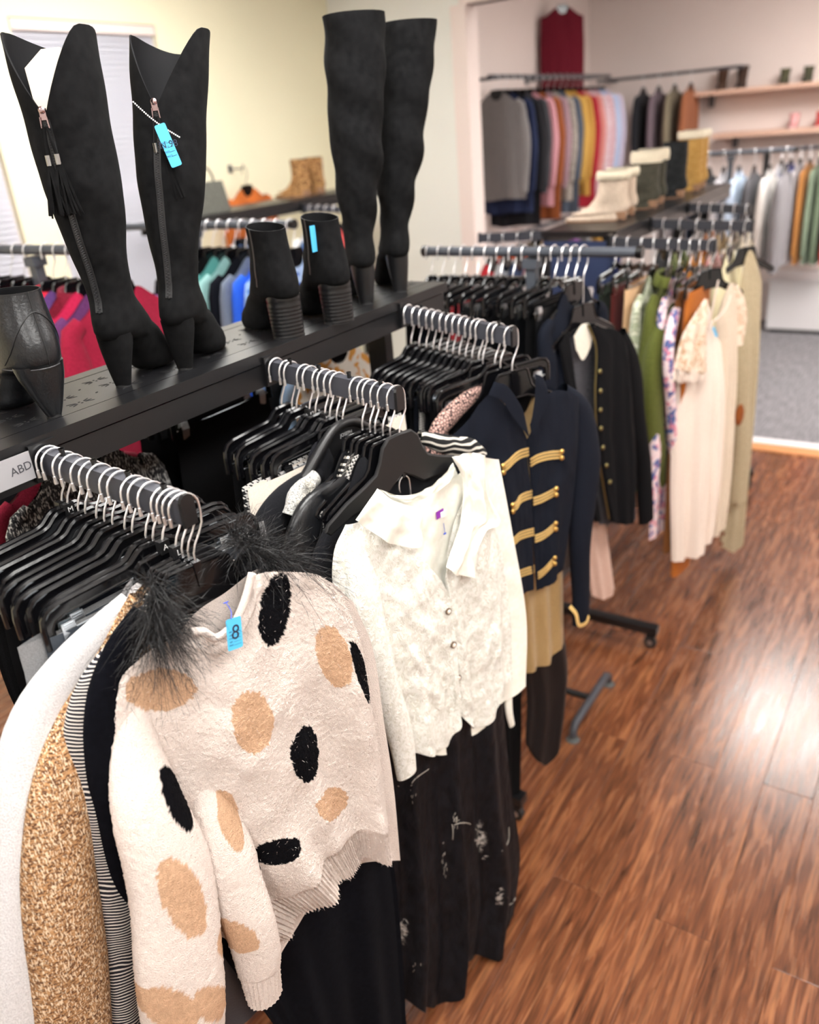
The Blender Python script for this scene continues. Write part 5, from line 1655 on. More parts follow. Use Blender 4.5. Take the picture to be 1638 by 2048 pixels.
# blush dress hanging low behind the coat
fr = frm
g = thing('slip_dress', 'blush pink slip dress whose hem shows below the brass-buttoned coat', 'dress', tuple(fr.o), fr.a)
BLUSH = fabric('blush_crepe', hexc('#c4a090'), hexc('#d8b8a8'), 300)
F = Sheet([(-0.06, -0.36), (0, -0.37), (0.06, -0.36)], [fr.uv(1205, 1200), fr.uv(1228, 1205), fr.uv(1250, 1185)], [(-0.06, -0.36), (-0.05, -0.5), fr.uv(1205, 1200)], [(0.06, -0.36), (0.12, -0.5), fr.uv(1250, 1185)], 30, 40, 0.014, [(0.006, 2.5, 0.2, 0.1, 0.8)], 94, w0=-0.05)
B = Sheet([(-0.06, -0.36), (0, -0.37), (0.06, -0.36)], [fr.uv(1205, 1200), fr.uv(1228, 1205), fr.uv(1250, 1185)], [(-0.06, -0.36), (-0.05, -0.5), fr.uv(1205, 1200)], [(0.06, -0.36), (0.12, -0.5), fr.uv(1250, 1185)], 30, 40, 0.010, [], 95, side=-1, w0=-0.05)
body_sheets(F, B, BLUSH, g)
for s in (-1, 1):
    MB().tube([(s * 0.10, 0.006, -0.176), (s * 0.075, 0.04, -0.25), (s * 0.055, 0.05, -0.362)], 0.002, 6).build('strap', BLUSH, g)

# ---------------------------------------------------------------- rack 2: arms towards the aisle
def F_(name, h1, h2=None, sc=350):
    return fabric(name, hexc(h1), hexc(h2) if h2 else None, sc, 0.9, 0.35, 0.05)


def hung(arm, t, mat, label, hlabel, name, cat, a=0.0, seed=0, group=None, hgroup=None, light=True, hchrome=True, **k):
    fr = hang_frame(arm, t, a)
    hanger(fr, 'top', hlabel, hgroup, chrome=hchrome)
    return fr, top_garment(fr, mat, label, name, cat, seed=seed, group=group, light=light, **k)


PEACH = F_('peach_cotton', '#d8ad82', '#e2bd97')
OLIVE = F_('olive_denim', '#4c5222', '#646b30')
SAGEP = pattern('sage_plaid', 'check', hexc('#a9b094'), hexc('#d9dcc8'), 0.05)
FLOR = pattern('pink_floral', 'floral', hexc('#f0dce0'), hexc('#5a6aa0'), 0.035, cc=hexc('#d98aa0'))
BROWN = F_('brown_suede', '#7a4a20', '#94602e')
RUST = F_('rust_suede', '#a55a1c', '#c0702a')
fr = hang_frame(ARM4, 0.05)
hanger(fr, 'clip', 'clip hanger of the dark green trousers on the second rack')
trousers(fr, F_('bottle_green', '#1e2a1c', '#2c3a28'), 'dark green trousers nearest the shelf on the second rack', seed=101, L=1.1, wd=0.18)
fr = hang_frame(ARM4, 0.18)
hanger(fr, 'clip', 'clip hanger of the wine red trousers on the second rack')
trousers(fr, F_('wine_twill', '#5a1c1c', '#7a2c28'), 'wine red trousers on the second rack', seed=102, L=1.1, wd=0.18)
fr = hang_frame(ARM4, 0.32)
hanger(fr, 'clip', 'clip hanger of the peach trousers on the second rack')
trousers(fr, PEACH, 'peach trousers beside the brass-buttoned coat on the second rack', seed=103, L=1.15, T=0.026, wd=0.19)
hung(ARM4, 0.44, SAGEP, 'pale green plaid shirt on the second rack behind the olive jacket', 'hanger of the pale green plaid shirt', 'plaid_shirt', 'shirt', seed=104, sw=0.19, L=0.80, sl=0.6, sr=0.042)
px_sleeve(hang_frame(ARM4, 0.44), [(1338, 578), (1306, 615), (1284, 670), (1272, 730), (1270, 800)], [0.025, 0.04, 0.044, 0.044, 0.04], 0.0, SAGEP, bpy.data.objects['plaid_shirt'], 41)
fro, g = hung(ARM4, 0.58, OLIVE, 'olive green denim jacket on the second rack', 'hanger of the olive green jacket', 'denim_jacket', 'jacket', seed=105, sw=0.19, L=0.92, sl=0.80, sr=0.06, cuff=OLIVE, collar=OLIVE)
px_sleeve(fro, [(1350, 570), (1326, 640), (1306, 730), (1306, 850), (1320, 958)], [0.03, 0.058, 0.066, 0.066, 0.060], [0.02, 0.03, 0.03, 0.03, 0.03], OLIVE, g, 42)
for z in (-0.60, -0.66):
    MB().ball((-0.225, -0.05, z - 0.2), 0.007, 8).build('snap_button', WHITEP, g)
hung(ARM4, 0.68, FLOR, 'white blouse with pink and blue flowers beside the olive jacket', 'hanger of the pink and blue flowered blouse', 'flowered_blouse', 'blouse', seed=106, sw=0.19, L=1.20, sl=0.9, sr=0.044)
px_sleeve(hang_frame(ARM4, 0.68), [(1372, 588), (1346, 640), (1336, 720), (1342, 820), (1352, 960)], [0.02, 0.032, 0.034, 0.036, 0.036], [0.02, 0.04, 0.05, 0.05, 0.05], FLOR, bpy.data.objects['flowered_blouse'], 43)
fr = hang_frame(ARM4, 0.78)
hanger(fr, 'clip', 'clip hanger of the brown suede skirt on the second rack')
trousers(fr, BROWN, 'long brown suede skirt on the second rack beside the flowered blouse', 'suede_skirt', seed=107, L=1.30, T=0.02, cat='skirt')
fr = hang_frame(ARM4, 0.87)
hanger(fr, 'clip', 'clip hanger of the rust suede skirt on the second rack')
g = trousers(fr, RUST, 'rust orange suede skirt hanging behind the cream lace top', 'rust_skirt', seed=108, L=1.42, T=0.03, cat='skirt', hem=0.15, shift=0.05)
# cream lace-sleeved top facing the aisle
CREAML = pattern('cream_crochet', 'lace', hexc('#f5e6d4'), hexc('#d6b494'), 0.014, rough=0.85, bump=0.8)
CREAMJ = F_('cream_jersey', '#ecd9cb', '#f4e6da')
TAUPE = F_('taupe_knit', '#d3c0aa', '#e2d2bf')
frc = hang_frame(ARM4, 0.975, -0.55)
hanger(frc, 'top', 'grey-black hanger inside the cream lace-sleeved dress')
cd = thing('cream_dress', 'cream dress with crochet flutter sleeves facing the aisle', 'dress', tuple(frc.o), frc.a)
F = Sheet(frc.line([(1372, 690), (1392, 640), (1412, 598), (1428, 660), (1446, 690)], 0.03), frc.line([(1346, 1124), (1375, 1112), (1400, 1095), (1425, 1060)], 0.03),
          frc.line([(1372, 690), (1352, 800), (1344, 950), (1346, 1124)], 0.03), frc.line([(1446, 690), (1452, 800), (1442, 950), (1425, 1060)], 0.03), 50, 70, 0.04, [(0.014, 2.3, 0.1, 0.1, 0.6), (0.008, 5.0, 0.3, 0.1, 0.8)], 111, 0.003, 8, w0=0.02)
B = Sheet(frc.line([(1372, 690), (1400, 610), (1446, 690)], 0.0), frc.line([(1346, 1124), (1425, 1060)], 0.0), frc.line([(1372, 690), (1352, 800), (1346, 1124)], 0.0), frc.line([(1446, 690), (1452, 800), (1425, 1060)], 0.0), 30, 40, 0.02, [], 112, side=-1)
body_sheets(F, B, CREAMJ, cd)
sl = Sheet(frc.line([(1392, 622), (1405, 602), (1416, 598)], 0.07), frc.line([(1344, 735), (1375, 742), (1412, 745)], 0.07), frc.line([(1392, 622), (1362, 670), (1344, 735)], 0.07), frc.line([(1416, 598), (1412, 660), (1412, 745)], 0.07), 36, 36, 0.018, [(0.010, 2.6, 0.2, 0.1, 0.7)], 113, 0.003, 12, w0=0.07, edge0=True)
MB().grid(sl.arr()).build('flutter_sleeve', CREAML, cd, sharp=80)
fg = MB()
rl = random.Random(9)
for k in range(60):
    x = 1345 + 66 * rl.random()
    p = np.array(frc.pt(x, 736 + 8 * rl.random(), 0.085))
    fg.tube([p, p + np.array([rl.gauss(0, 0.004), -0.004, -0.02]), p + np.array([rl.gauss(0, 0.008), -0.004, -0.045])], 0.0022, 4)
stuff(fg.build('sleeve_fringe', CREAMJ, cd))
# long taupe cardigan next to it
frt = hang_frame(ARM4, 1.0, -0.55)
tc_ = thing('taupe_tunic', 'taupe knit tunic with a narrow tie beside the cream dress', 'tunic', tuple(frt.o), frt.a)
F = Sheet(frt.line([(1432, 640), (1448, 590), (1462, 566), (1476, 600)], 0.0), frt.line([(1410, 1075), (1430, 1062), (1448, 1040)], 0.0), frt.line([(1432, 640), (1430, 760), (1420, 920), (1410, 1075)], 0.0), frt.line([(1476, 600), (1470, 760), (1462, 920), (1448, 1040)], 0.0), 40, 60, 0.03, [(0.008, 2.3, 0.4, 0.1, 0.6)], 114, 0.003, 8)
B = Sheet(frt.line([(1432, 640), (1462, 566), (1476, 600)], 0.0), frt.line([(1410, 1075), (1448, 1040)], 0.0), frt.line([(1432, 640), (1430, 760), (1410, 1075)], 0.0), frt.line([(1476, 600), (1470, 760), (1448, 1040)], 0.0), 24, 30, 0.02, [], 115, side=-1)
body_sheets(F, B, TAUPE, tc_)
px_sleeve(frt, [(1466, 572), (1478, 610), (1480, 650), (1474, 690)], [0.02, 0.03, 0.03, 0.028], 0.0, CREAML, tc_, 31)
MB().tube(smooth_line([frt.pt(1437, 560, 0.045), frt.pt(1420, 640, 0.05), frt.pt(1418, 660, 0.05)], 10), 0.003, 6).tube(smooth_line([frt.pt(1462, 590, 0.045), frt.pt(1450, 620, 0.05), frt.pt(1420, 650, 0.05)], 10), 0.003, 6).build('neck_tie', CREAMJ, tc_)
p = frt.pt(1430, 664, 0.055)
o = MB().box((0, 0, 0), (0.011, 0.001, 0.046)).build('price_tag', BLUETAG, tc_, smooth=False)
o.matrix_local = Matrix.Translation(p) @ Matrix.Rotation(math.radians(-28), 4, 'Y')
# knit with elbow patch
OATM = fabric('oatmeal_knit', hexc('#a99878'), hexc('#cdbfa2'), 160, 0.95, 0.8, 0.05, 1.0, 0.003)
frk = hang_frame(ARM5, 0.96, -0.55)
hanger(frk, 'top', 'hanger inside the oatmeal cardigan with elbow patch')
kc = thing('patched_cardigan', 'oatmeal knit cardigan with a brown leather elbow patch', 'cardigan', tuple(frk.o), frk.a)
F = Sheet(frk.line([(1472, 610), (1486, 524), (1502, 502), (1524, 565)], 0.0), frk.line([(1440, 1092), (1462, 1100), (1486, 1070)], 0.0), frk.line([(1472, 610), (1468, 760), (1455, 950), (1440, 1092)], 0.0), frk.line([(1524, 565), (1514, 760), (1500, 920), (1486, 1070)], 0.0), 40, 60, 0.03, [(0.006, 2.3, 0.4, 0.1, 0.6)], 116, 0.003, 8)
B = Sheet(frk.line([(1472, 610), (1502, 502), (1524, 565)], 0.0), frk.line([(1440, 1092), (1486, 1070)], 0.0), frk.line([(1472, 610), (1468, 760), (1440, 1092)], 0.0), frk.line([(1524, 565), (1514, 760), (1486, 1070)], 0.0), 24, 30, 0.02, [], 117, side=-1)
body_sheets(F, B, OATM, kc)
s_ = px_sleeve(frk, [(1486, 620), (1484, 700), (1482, 800), (1480, 900), (1474, 1000)], [0.035, 0.048, 0.05, 0.05, 0.05], [0.02, 0.035, 0.045, 0.05, 0.05], OATM, kc, 33)
c = np.array(frk.pt(1479, 830, 0.105))
MB().ball(tuple(c), 0.032, 12, (0.85, 0.25, 1.6)).build('elbow_patch', F_('patch_leather', '#8a4a20', '#a05a2a', 80), s_)
for x, y in ((1455, 1022), (1451, 1045), (1447, 1068), (1443, 1088)):
    MB().ball(frk.pt(x, y, 0.045), 0.010, 8, (1, 0.4, 1)).build('hem_square', F_('patch_leather2', '#6a2a1c'), kc)
# the rest of arm 5 and arm 6
LEMON = F_('lemon_knit', '#e6dcb0', '#f0e8c6', 200)
cols5 = [('charcoal knit', F_('charcoal_knit', '#2a2a2c', '#3c3c40')), ('green print', pattern('green_print', 'floral', hexc('#56633a'), hexc('#8a9260'), 0.04, cc=hexc('#c9c59a'))), ('amber', F_('amber_knit', '#b8701f', '#cc8836')), ('pink print', pattern('pink_print', 'floral', hexc('#d8b6b0'), hexc('#a8545c'), 0.03)), ('pale lemon', LEMON)]
for i, (nm, m) in enumerate(cols5):
    hung(ARM5, 0.12 + 0.17 * i, m, '%s top, %s from the shelf on the second arm of the further rack' % (nm, ORD[i]), 'hanger of the %s top on the further rack' % nm, 'knit_blouse', 'top', seed=120 + i, sw=0.19, L=0.82, sl=0.62, sr=0.045, group='tops on the further rack')
cols6 = [('grey stripe', pattern('grey_stripe', 'stripe', hexc('#8a8688'), hexc('#d0ccca'), 0.02)), ('rust orange', RUST), ('tan lace', pattern('tan_lace', 'lace', hexc('#d9c4a0'), hexc('#b08a58'), 0.014)), ('cream print', pattern('cream_print', 'floral', hexc('#ded0b8'), hexc('#a06a4a'), 0.03, cc=hexc('#5a6a8a'))), ('stone knit', F_('stone_knit', '#b8ad98', '#cfc6b4', 180))]
for i, (nm, m) in enumerate(cols6):
    hung(ARM6, 0.16 + 0.20 * i, m, '%s top, %s from the shelf on the last arm of the further rack' % (nm, ORD[i]), 'hanger of the %s top on the further rack' % nm, 'patterned_blouse', 'top', a=0.0, seed=130 + i, sw=0.19, L=0.95, sl=0.7, sr=0.045, group='tops on the last arm of the further rack')
cols4b = [('navy', NAVYF), ('dusty rose', F_('dusty_rose', '#b88a90', '#caa0a4')), ('denim blue', F_('denim_blue', '#3a5078', '#52688e')), ('white', F_('white_cotton', '#dcdad8', '#eae8e6')), ('scarlet', F_('scarlet', '#b01e2a', '#c83038'))]
for i, (nm, m) in enumerate(cols4b):
    hung(ARM4B, 0.14 + 0.18 * i, m, '%s top on the window side of the further rack' % nm, 'hanger of the %s top on the window side of the further rack' % nm, 'hanging_blouse', 'top', seed=140 + i, sw=0.19, L=0.75, sl=0.55, sr=0.042, group='tops on the window side of the further rack')

# ---------------------------------------------------------------- window side of the boot rack
for i, (nm, m, kind) in enumerate([('black and white boucle', pattern('bw_boucle', 'tweed', (0.010, 0.010, 0.012), (0.05, 0.05, 0.055), 0.008, cc=(0.75, 0.73, 0.70), bump=1.0), 'top'), ('wine red', F_('wine_knit', '#7a1428', '#94203a'), 'top'), ('black', NAVYK, 'top')]):
    hung(ARM1B, 0.2 + 0.3 * i, m, '%s knit top hanging on the window side under the boot shelf' % nm, 'hanger of the %s knit top under the boot shelf' % nm, 'hanging_knit', 'top', seed=150 + i, sw=0.175, L=0.6, sl=0.45, sr=0.034)
for i in range(3):
    fr = hang_frame(ARM2B, 0.15 + 0.32 * i)
    hanger(fr, 'clip', 'black clip hanger, %s from the rail on the window side of the boot rack' % ORD[i], 'clip hangers on the window side of the boot rack')
    trousers(fr, BLACKF, 'black trousers clipped %s from the rail on the window side of the boot rack' % ORD[i], seed=157 + i, wd=0.165, L=0.95, group='trousers on the window side')
for i, (nm, m) in enumerate([('white and orange print', pattern('white_orange', 'floral', hexc('#efe6da'), hexc('#e0a050'), 0.06)), ('powder blue', F_('powder_blue', '#8fb0d8', '#a8c4e4')), ('black', BLACKF)]):
    hung(ARM3B, 0.2 + 0.3 * i, m, '%s shirt hanging on the window side under the boot shelf' % nm, 'hanger of the %s shirt under the boot shelf' % nm, 'hanging_shirt', 'shirt', seed=155 + i, sw=0.175, L=0.6, sl=0.45, sr=0.034)

# ---------------------------------------------------------------- red tops on the stand behind the shelf
reds = [('crimson', '#8c1430', '#a01c3c'), ('plum', '#5a2a5c', '#6c3a6e'), ('raspberry', '#c01c48', '#d42a58'), ('dark wine', '#6e1026', '#821a32'), ('violet', '#5c3a78', '#6c4a88'), ('scarlet', '#c81832', '#dc2a44'), ('brick red', '#9c2024', '#b03034'), ('cherry', '#b4142e', '#c8243e')]
for i, (nm, c1, c2) in enumerate(reds):
    hung(TB2, 0.985 - 0.060 * i - (0.03 if i > 5 else 0), F_(nm.replace(' ', '_') + '_knit', c1, c2, 220), '%s top, %s from the near end of the stand behind the boot shelf' % (nm, ORD[i]), 'black hanger of the %s top behind the boot shelf' % nm, 'red_sweater', 'top', seed=160 + i, sw=0.20, L=0.78, bw=0.24, sl=0.62, sr=0.050, group='red tops behind the boot shelf', collar=F_(nm.replace(' ', '_') + '_knit', c1, c2, 220) if i in (3, 5) else None)
for i in range(6):
    hung(TB2, 0.46 - 0.075 * i, BLACKF if i % 2 else BLK2, '%s black top, %s past the red ones on the stand' % ('plain' if i % 2 else 'soft', ORD[i]), 'black hanger, %s past the red tops' % ORD[i], 'dark_sweater', 'top', seed=170 + i, sw=0.165, L=0.6, sl=0.45, sr=0.036, group='dark tops past the red ones')
# ---------------------------------------------------------------- teal and blue tops
blues = [('blue and white swirl print', pattern('blue_swirl', 'floral', hexc('#a9c2ea'), hexc('#2a55b8'), 0.06, cc=hexc('#e6e2d4'))), ('light blue print', pattern('light_blue_print', 'floral', hexc('#9cc0f0'), hexc('#5a86d0'), 0.05)), ('royal blue', F_('royal_blue', '#1e5ae0', '#3a74f0')), ('grey blue', F_('grey_blue', '#6a7688', '#828ea0')), ('midnight', NAVY2), ('pale teal', F_('pale_teal', '#8cc0be', '#a2d2d0')), ('teal', F_('teal_knit', '#4e9490', '#64a8a4')), ('black', BLACKF), ('stone grey', F_('stone_grey', '#8a8a88', '#a2a2a0')), ('dark grey', BLK2)]
for i, (nm, m) in enumerate(blues):
    hung(TB3, 0.985 - 0.060 * i, m, '%s top, %s from the near end of the blue group' % (nm, ORD[i]), 'black hanger of the %s top in the blue group' % nm, 'blue_shirt', 'top', seed=180 + i, sw=0.20, L=0.78, bw=0.24, sl=0.62, sr=0.050, group='teal and blue tops behind the boots')
wcol = [('white', F_('chalk_white', '#e2e0de', '#f0eeec')), ('denim', F_('mid_denim', '#3a5684', '#4e6a98')), ('powder', F_('powder_knit', '#9db4d6', '#b2c6e2')), ('navy floral', pattern('navy_floral', 'floral', hexc('#1e2e54'), hexc('#8aa0cc'), 0.04)), ('coral', F_('coral_knit', '#d84a4a', '#e46060'))]
for arm, an in ((ARM7, 'nearer'), (ARM8, 'farther')):
    for i, (nm, m) in enumerate(wcol):
        hung(arm, 0.16 + 0.19 * i, m, '%s top on the %s arm of the rack by the yellow wall' % (nm, an), 'hanger of the %s top on the %s arm by the yellow wall' % (nm, an), 'rack_blouse', 'top', seed=190 + i, sw=0.19, L=0.75, sl=0.55, sr=0.045, group='tops by the yellow wall')

# ---------------------------------------------------------------- the far room
RZ, RZB, RY = up(1.93), up(0.98), 2.55 * K
rail = thing('wall_rail', 'dark steel wall rail holding tops in the far room', 'clothes rail', (4.95 * K, RY, 0))
for z in (RZ, RZB):
    MB().tube([(0, 0, z), (2.6, 0, z)], 0.016, 10).build('hang_bar', POWDER, rail)
    for x in (0.3, 1.5, 2.5):
        MB().tube([(x, 0, z), (x, YF - RY, z)], 0.013, 8).cyl((x, YF - RY - 0.006, z), 0.035, 0.012, 'y', 14).build('wall_bracket', POWDER, rail)
RAIL = Arm((4.95 * K, RY, RZ), (4.95 * K + 2.6, RY, RZ), 0.016)
RAILB = Arm((4.95 * K, RY, RZB), (4.95 * K + 2.6, RY, RZB), 0.016)
fc = [('ash', '#6e6a6a', '#8a8686'), ('navy', '#1c2440', '#283252'), ('black', '#141418', '#202026'), ('charcoal', '#3a3a3e', '#4a4a50'), ('rose pink', '#c88a94', '#d8a0a8'), ('sienna', '#8c4a26', '#a05c34'), ('mauve', '#9a7a84', '#b08e98'), ('stone print', '#8a8078', '#b8aea6'), ('slate', '#4a5260', '#5e6674'), ('mustard', '#c89a4a', '#d8ac5c'), ('ochre', '#b8863c', '#c8984e'), ('cherry red', '#a01c2c', '#b42c3c'), ('salmon', '#d08078', '#de968e'), ('white floral', '#e6d6da', '#d8a8b4'), ('blush print', '#e2c6cc', '#cc98a6'), ('pale blue', '#a8bce0', '#c8d4ec'), ('lilac', '#c4b8d0', '#d6ccde')]
for i, (nm, c1, c2) in enumerate(fc):
    m = F_('far_' + nm.replace(' ', '_'), c1, c2, 60 if 'print' in nm or 'floral' in nm else 260)
    hung(RAIL, 0.045 + 0.053 * i, m, '%s top hanging on the upper wall rail of the far room' % nm, 'hanger of the %s top on the upper far rail' % nm, 'wall_rail_blouse', 'top', a=-PI / 2, seed=200 + i, sw=0.20, L=0.90 + 0.12 * ((i * 7) % 3), bw=0.24, sl=0.68, sr=0.055, group='tops on the upper far rail')
fl = [('orange', '#e05a2a', '#f06c3a'), ('ash grey', '#6e6c6c', '#848282'), ('sand', '#c8b49a', '#d8c6ae'), ('rust', '#a04a22', '#b45c32'), ('purple', '#8a3a9a', '#9c4cac'), ('pewter', '#7a7876', '#908e8c'), ('gold brown', '#a87c34', '#ba8e46'), ('black', '#18181a', '#242428'), ('indigo', '#26305a', '#343e6a')]
for i, (nm, c1, c2) in enumerate(fl):
    hung(RAILB, 0.12 + 0.095 * i, F_('farlow_' + nm.replace(' ', '_'), c1, c2, 260), '%s top hanging on the lower wall rail of the far room' % nm, 'hanger of the %s top on the lower far rail' % nm, 'low_rail_blouse', 'top', a=-PI / 2, seed=220 + i, sw=0.20, L=0.80, bw=0.24, sl=0.62, sr=0.055, group='tops on the lower far rail')
# wine dress pinned high on the wall
DRESS = F_('wine_crepe', '#5c0c1c', '#701428')
frw = Frame((6.42 * K, 2.70 * K, up(2.50) - 0.02), -0.75)
hk = thing('wall_hook', 'small dark wall hook holding the wine red dress', 'hook', (6.42 * K, YF, up(2.50) - 0.02))
MB().box((0, -0.004, 0), (0.04, 0.008, 0.06)).tube([(0, -0.008, 0.0), (0, 2.70 * K - YF - 0.005, -0.006), (0, 2.70 * K - YF - 0.02, 0.02)], 0.006, 8).build('hook_arm', POWDER, hk)
hanger(frw, 'top', 'hanger of the wine red dress high on the far wall')
top_garment(frw, DRESS, 'wine red sleeveless dress hung high on the far wall', 'wine_dress', 'dress', sw=0.21, L=1.08, bw=0.22, sl=0, T=0.05, seed=240)
# dark tops in the corner of the far room
rail2 = thing('corner_rail', 'steel rail across the corner of the far room with dark tops', 'clothes rail', (7.0 * K, 2.3 * K, 0))
ZC = up(1.90)
MB().tube([(0, -0.95, ZC), (0, 0.44, ZC)], 0.015, 10).build('hang_bar', POWDER, rail2)
for y in (-0.9, 0.4):
    MB().tube([(0, y, ZC), (XF - 7.0 * K, y, ZC)], 0.013, 8).build('wall_bracket', POWDER, rail2)
RAILC = Arm((7.0 * K, 2.65 * K, ZC), (7.0 * K, 1.55 * K, ZC), 0.015)
for i, (nm, c1, c2) in enumerate([('black', '#1c1c20', '#2a2a30'), ('plum grey', '#6a5a62', '#7e6e76'), ('khaki', '#7a6e5a', '#8e826e'), ('umber', '#8a5236', '#9e6446')]):
    hung(RAILC, 0.34 + 0.11 * i, F_('corner_' + nm.replace(' ', '_'), c1, c2), '%s top on the corner rail of the far room' % nm, 'hanger of the %s top on the corner rail' % nm, 'corner_blouse', 'top', a=0.0, seed=250 + i, sw=0.20, L=0.78, sl=0.62, sr=0.055, bw=0.24, group='tops on the corner rail')
# wall shelves with shoes
SHELFW = plain('blond_shelf_wood', hexc('#d8b09a'), 0.5, bump=0.1, bscale=30)
for i, (z, ya, yb, nm) in enumerate(((up(1.76), -0.8, 1.95 * K, 'upper'), (up(1.46), -0.8, 1.75 * K, 'lower'))):
    s = thing('wall_shelf', '%s blond wooden wall shelf in the far room' % nm, 'shelf', (XF - 0.19, (ya + yb) / 2, z))
    MB().box((0, 0, -0.019), (0.38, yb - ya, 0.038)).build('shelf_board', SHELFW, s, smooth=False)
    for y in (-(yb - ya) / 2 + 0.15, 0, (yb - ya) / 2 - 0.15):
        MB().box((0.13, y, -0.09), (0.12, 0.025, 0.11)).build('shelf_bracket', POWDER, s, smooth=False)
rail3 = thing('hanging_rail', 'dark rail under the wall shelves holding long tops', 'clothes rail', (6.85 * K, 0.76, 0))
ZD = up(1.34)
MB().tube([(0, -1.4, ZD), (0, 0.95, ZD)], 0.016, 10).build('hang_bar', POWDER, rail3)
for y in (-1.15, 0.88):
    MB().box((0, y, ZD / 2), (0.05, 0.05, ZD - 0.02)).build('upright', POWDER_B, rail3, smooth=False)
    MB().box((0, y, 0.02), (0.4, 0.05, 0.04)).build('foot', POWDER_B, rail3, smooth=False)
RAILD = Arm((6.85 * K, 1.70, ZD), (6.85 * K, -0.64, ZD), 0.016)
for i, (nm, c1, c2) in enumerate([('white', '#e0dcde', '#eeeaec'), ('cobalt', '#2a3c8c', '#3a4c9c'), ('pale grey', '#b8b2b6', '#cac4c8'), ('camel', '#b0743a', '#c2864c'), ('sage', '#7c8a74', '#8e9c86'), ('fern', '#6a7a62', '#7c8c74'), ('tomato red', '#c8302c', '#d8423e')]):
    hung(RAILD, 0.080 + 0.034 * i, F_('rail_' + nm.replace(' ', '_'), c1, c2), '%s long top on the rail under the wall shelves' % nm, 'hanger of the %s top under the wall shelves' % nm, 'long_tunic', 'top', a=-0.12, seed=260 + i, sw=0.20, L=1.0, sl=0.75, sr=0.040, bw=0.22, T=0.012, splay=0.0, group='long tops under the wall shelves')
TB4 = t_rack('dark garment stand in the far room with grey and white tops', 6.64, 1.07, 2.02, up(1.42), 1.5)
for i in range(9):
    nm = ['white', 'grey marl', 'denim blue', 'black', 'silver grey', 'ice blue', 'graphite', 'pearl', 'smoke'][i]
    c1, c2 = [('#dcd8d8', '#eae6e6'), ('#8c888c', '#a4a0a4'), ('#4a5e84', '#5e7298'), ('#1c1c20', '#2a2a2e'), ('#a8a4a8', '#bcb8bc'), ('#b0c0d8', '#c4d2e4'), ('#48464a', '#5a585c'), ('#cfc8c4', '#dcd6d2'), ('#767276', '#8a868a')][i]
    hung(TB4, 0.06 + 0.11 * i, F_('stand_' + nm.replace(' ', '_'), c1, c2), '%s top on the garment stand in the far room' % nm, 'hanger of the %s top on the far stand' % nm, 'stand_blouse', 'top', seed=270 + i, sw=0.20, L=0.82, sl=0.62, sr=0.052, bw=0.24, group='tops on the far stand')
pl_ = thing('display_plinth', 'low white display plinth against the far wall', 'plinth', (XF - 0.28, 0.70, 0))
MB().box((0, 0, 0.27), (0.50, 1.64, 0.46)).build('plinth_box', plain('plinth_white', (0.72, 0.69, 0.70), 0.6), pl_, smooth=False)
MB().box((0, 0, 0.02), (0.46, 1.58, 0.04)).build('plinth_base', POWDER_B, pl_, smooth=False)
MB().box((0, 0, 0.508), (0.54, 1.68, 0.016)).build('plinth_top', plain('plinth_white', (0.72, 0.69, 0.70), 0.6), pl_, smooth=False)
# orange top on a hanger against the yellow wall
frx = Frame((4.46, YL - 0.13, 1.985), 0.0)
hk = thing('wall_hook', 'small dark wall hook above the orange top on the yellow wall', 'hook', (4.46, YL, 1.985))
MB().box((0, -0.004, 0), (0.03, 0.008, 0.05)).tube([(0, -0.006, 0.0), (0, -0.115, -0.004), (0, -0.13, 0.02)], 0.005, 8).build('hook_arm', POWDER, hk)
hanger(frx, 'top', 'black hanger of the orange top against the yellow wall', chrome=False)
top_garment(frx, F_('burnt_orange', '#c8652a', '#d87a3c'), 'burnt orange top hung against the yellow wall', 'orange_sweater', 'top', sw=0.20, L=0.55, sl=0.42, sr=0.05, bw=0.23, seed=280)

# ================================================================ BOOTS
def ring_at(z, xb, xf, w, n=40, pt=1.0):
    out = []
    xc, a = (xb + xf) / 2, (xf - xb) / 2
    for k in range(n):
        th = 2 * PI * k / n
        c, s = math.cos(th), math.sin(th)
        # front rounder and narrower (toe), back fuller
        ww = w * (1 - 0.18 * pt * max(0, c) ** 2)
        out.append((xc + a * math.copysign(abs(c) ** 0.92, c), ww * math.copysign(abs(s) ** 0.92, s), z))
    return np.array(out)


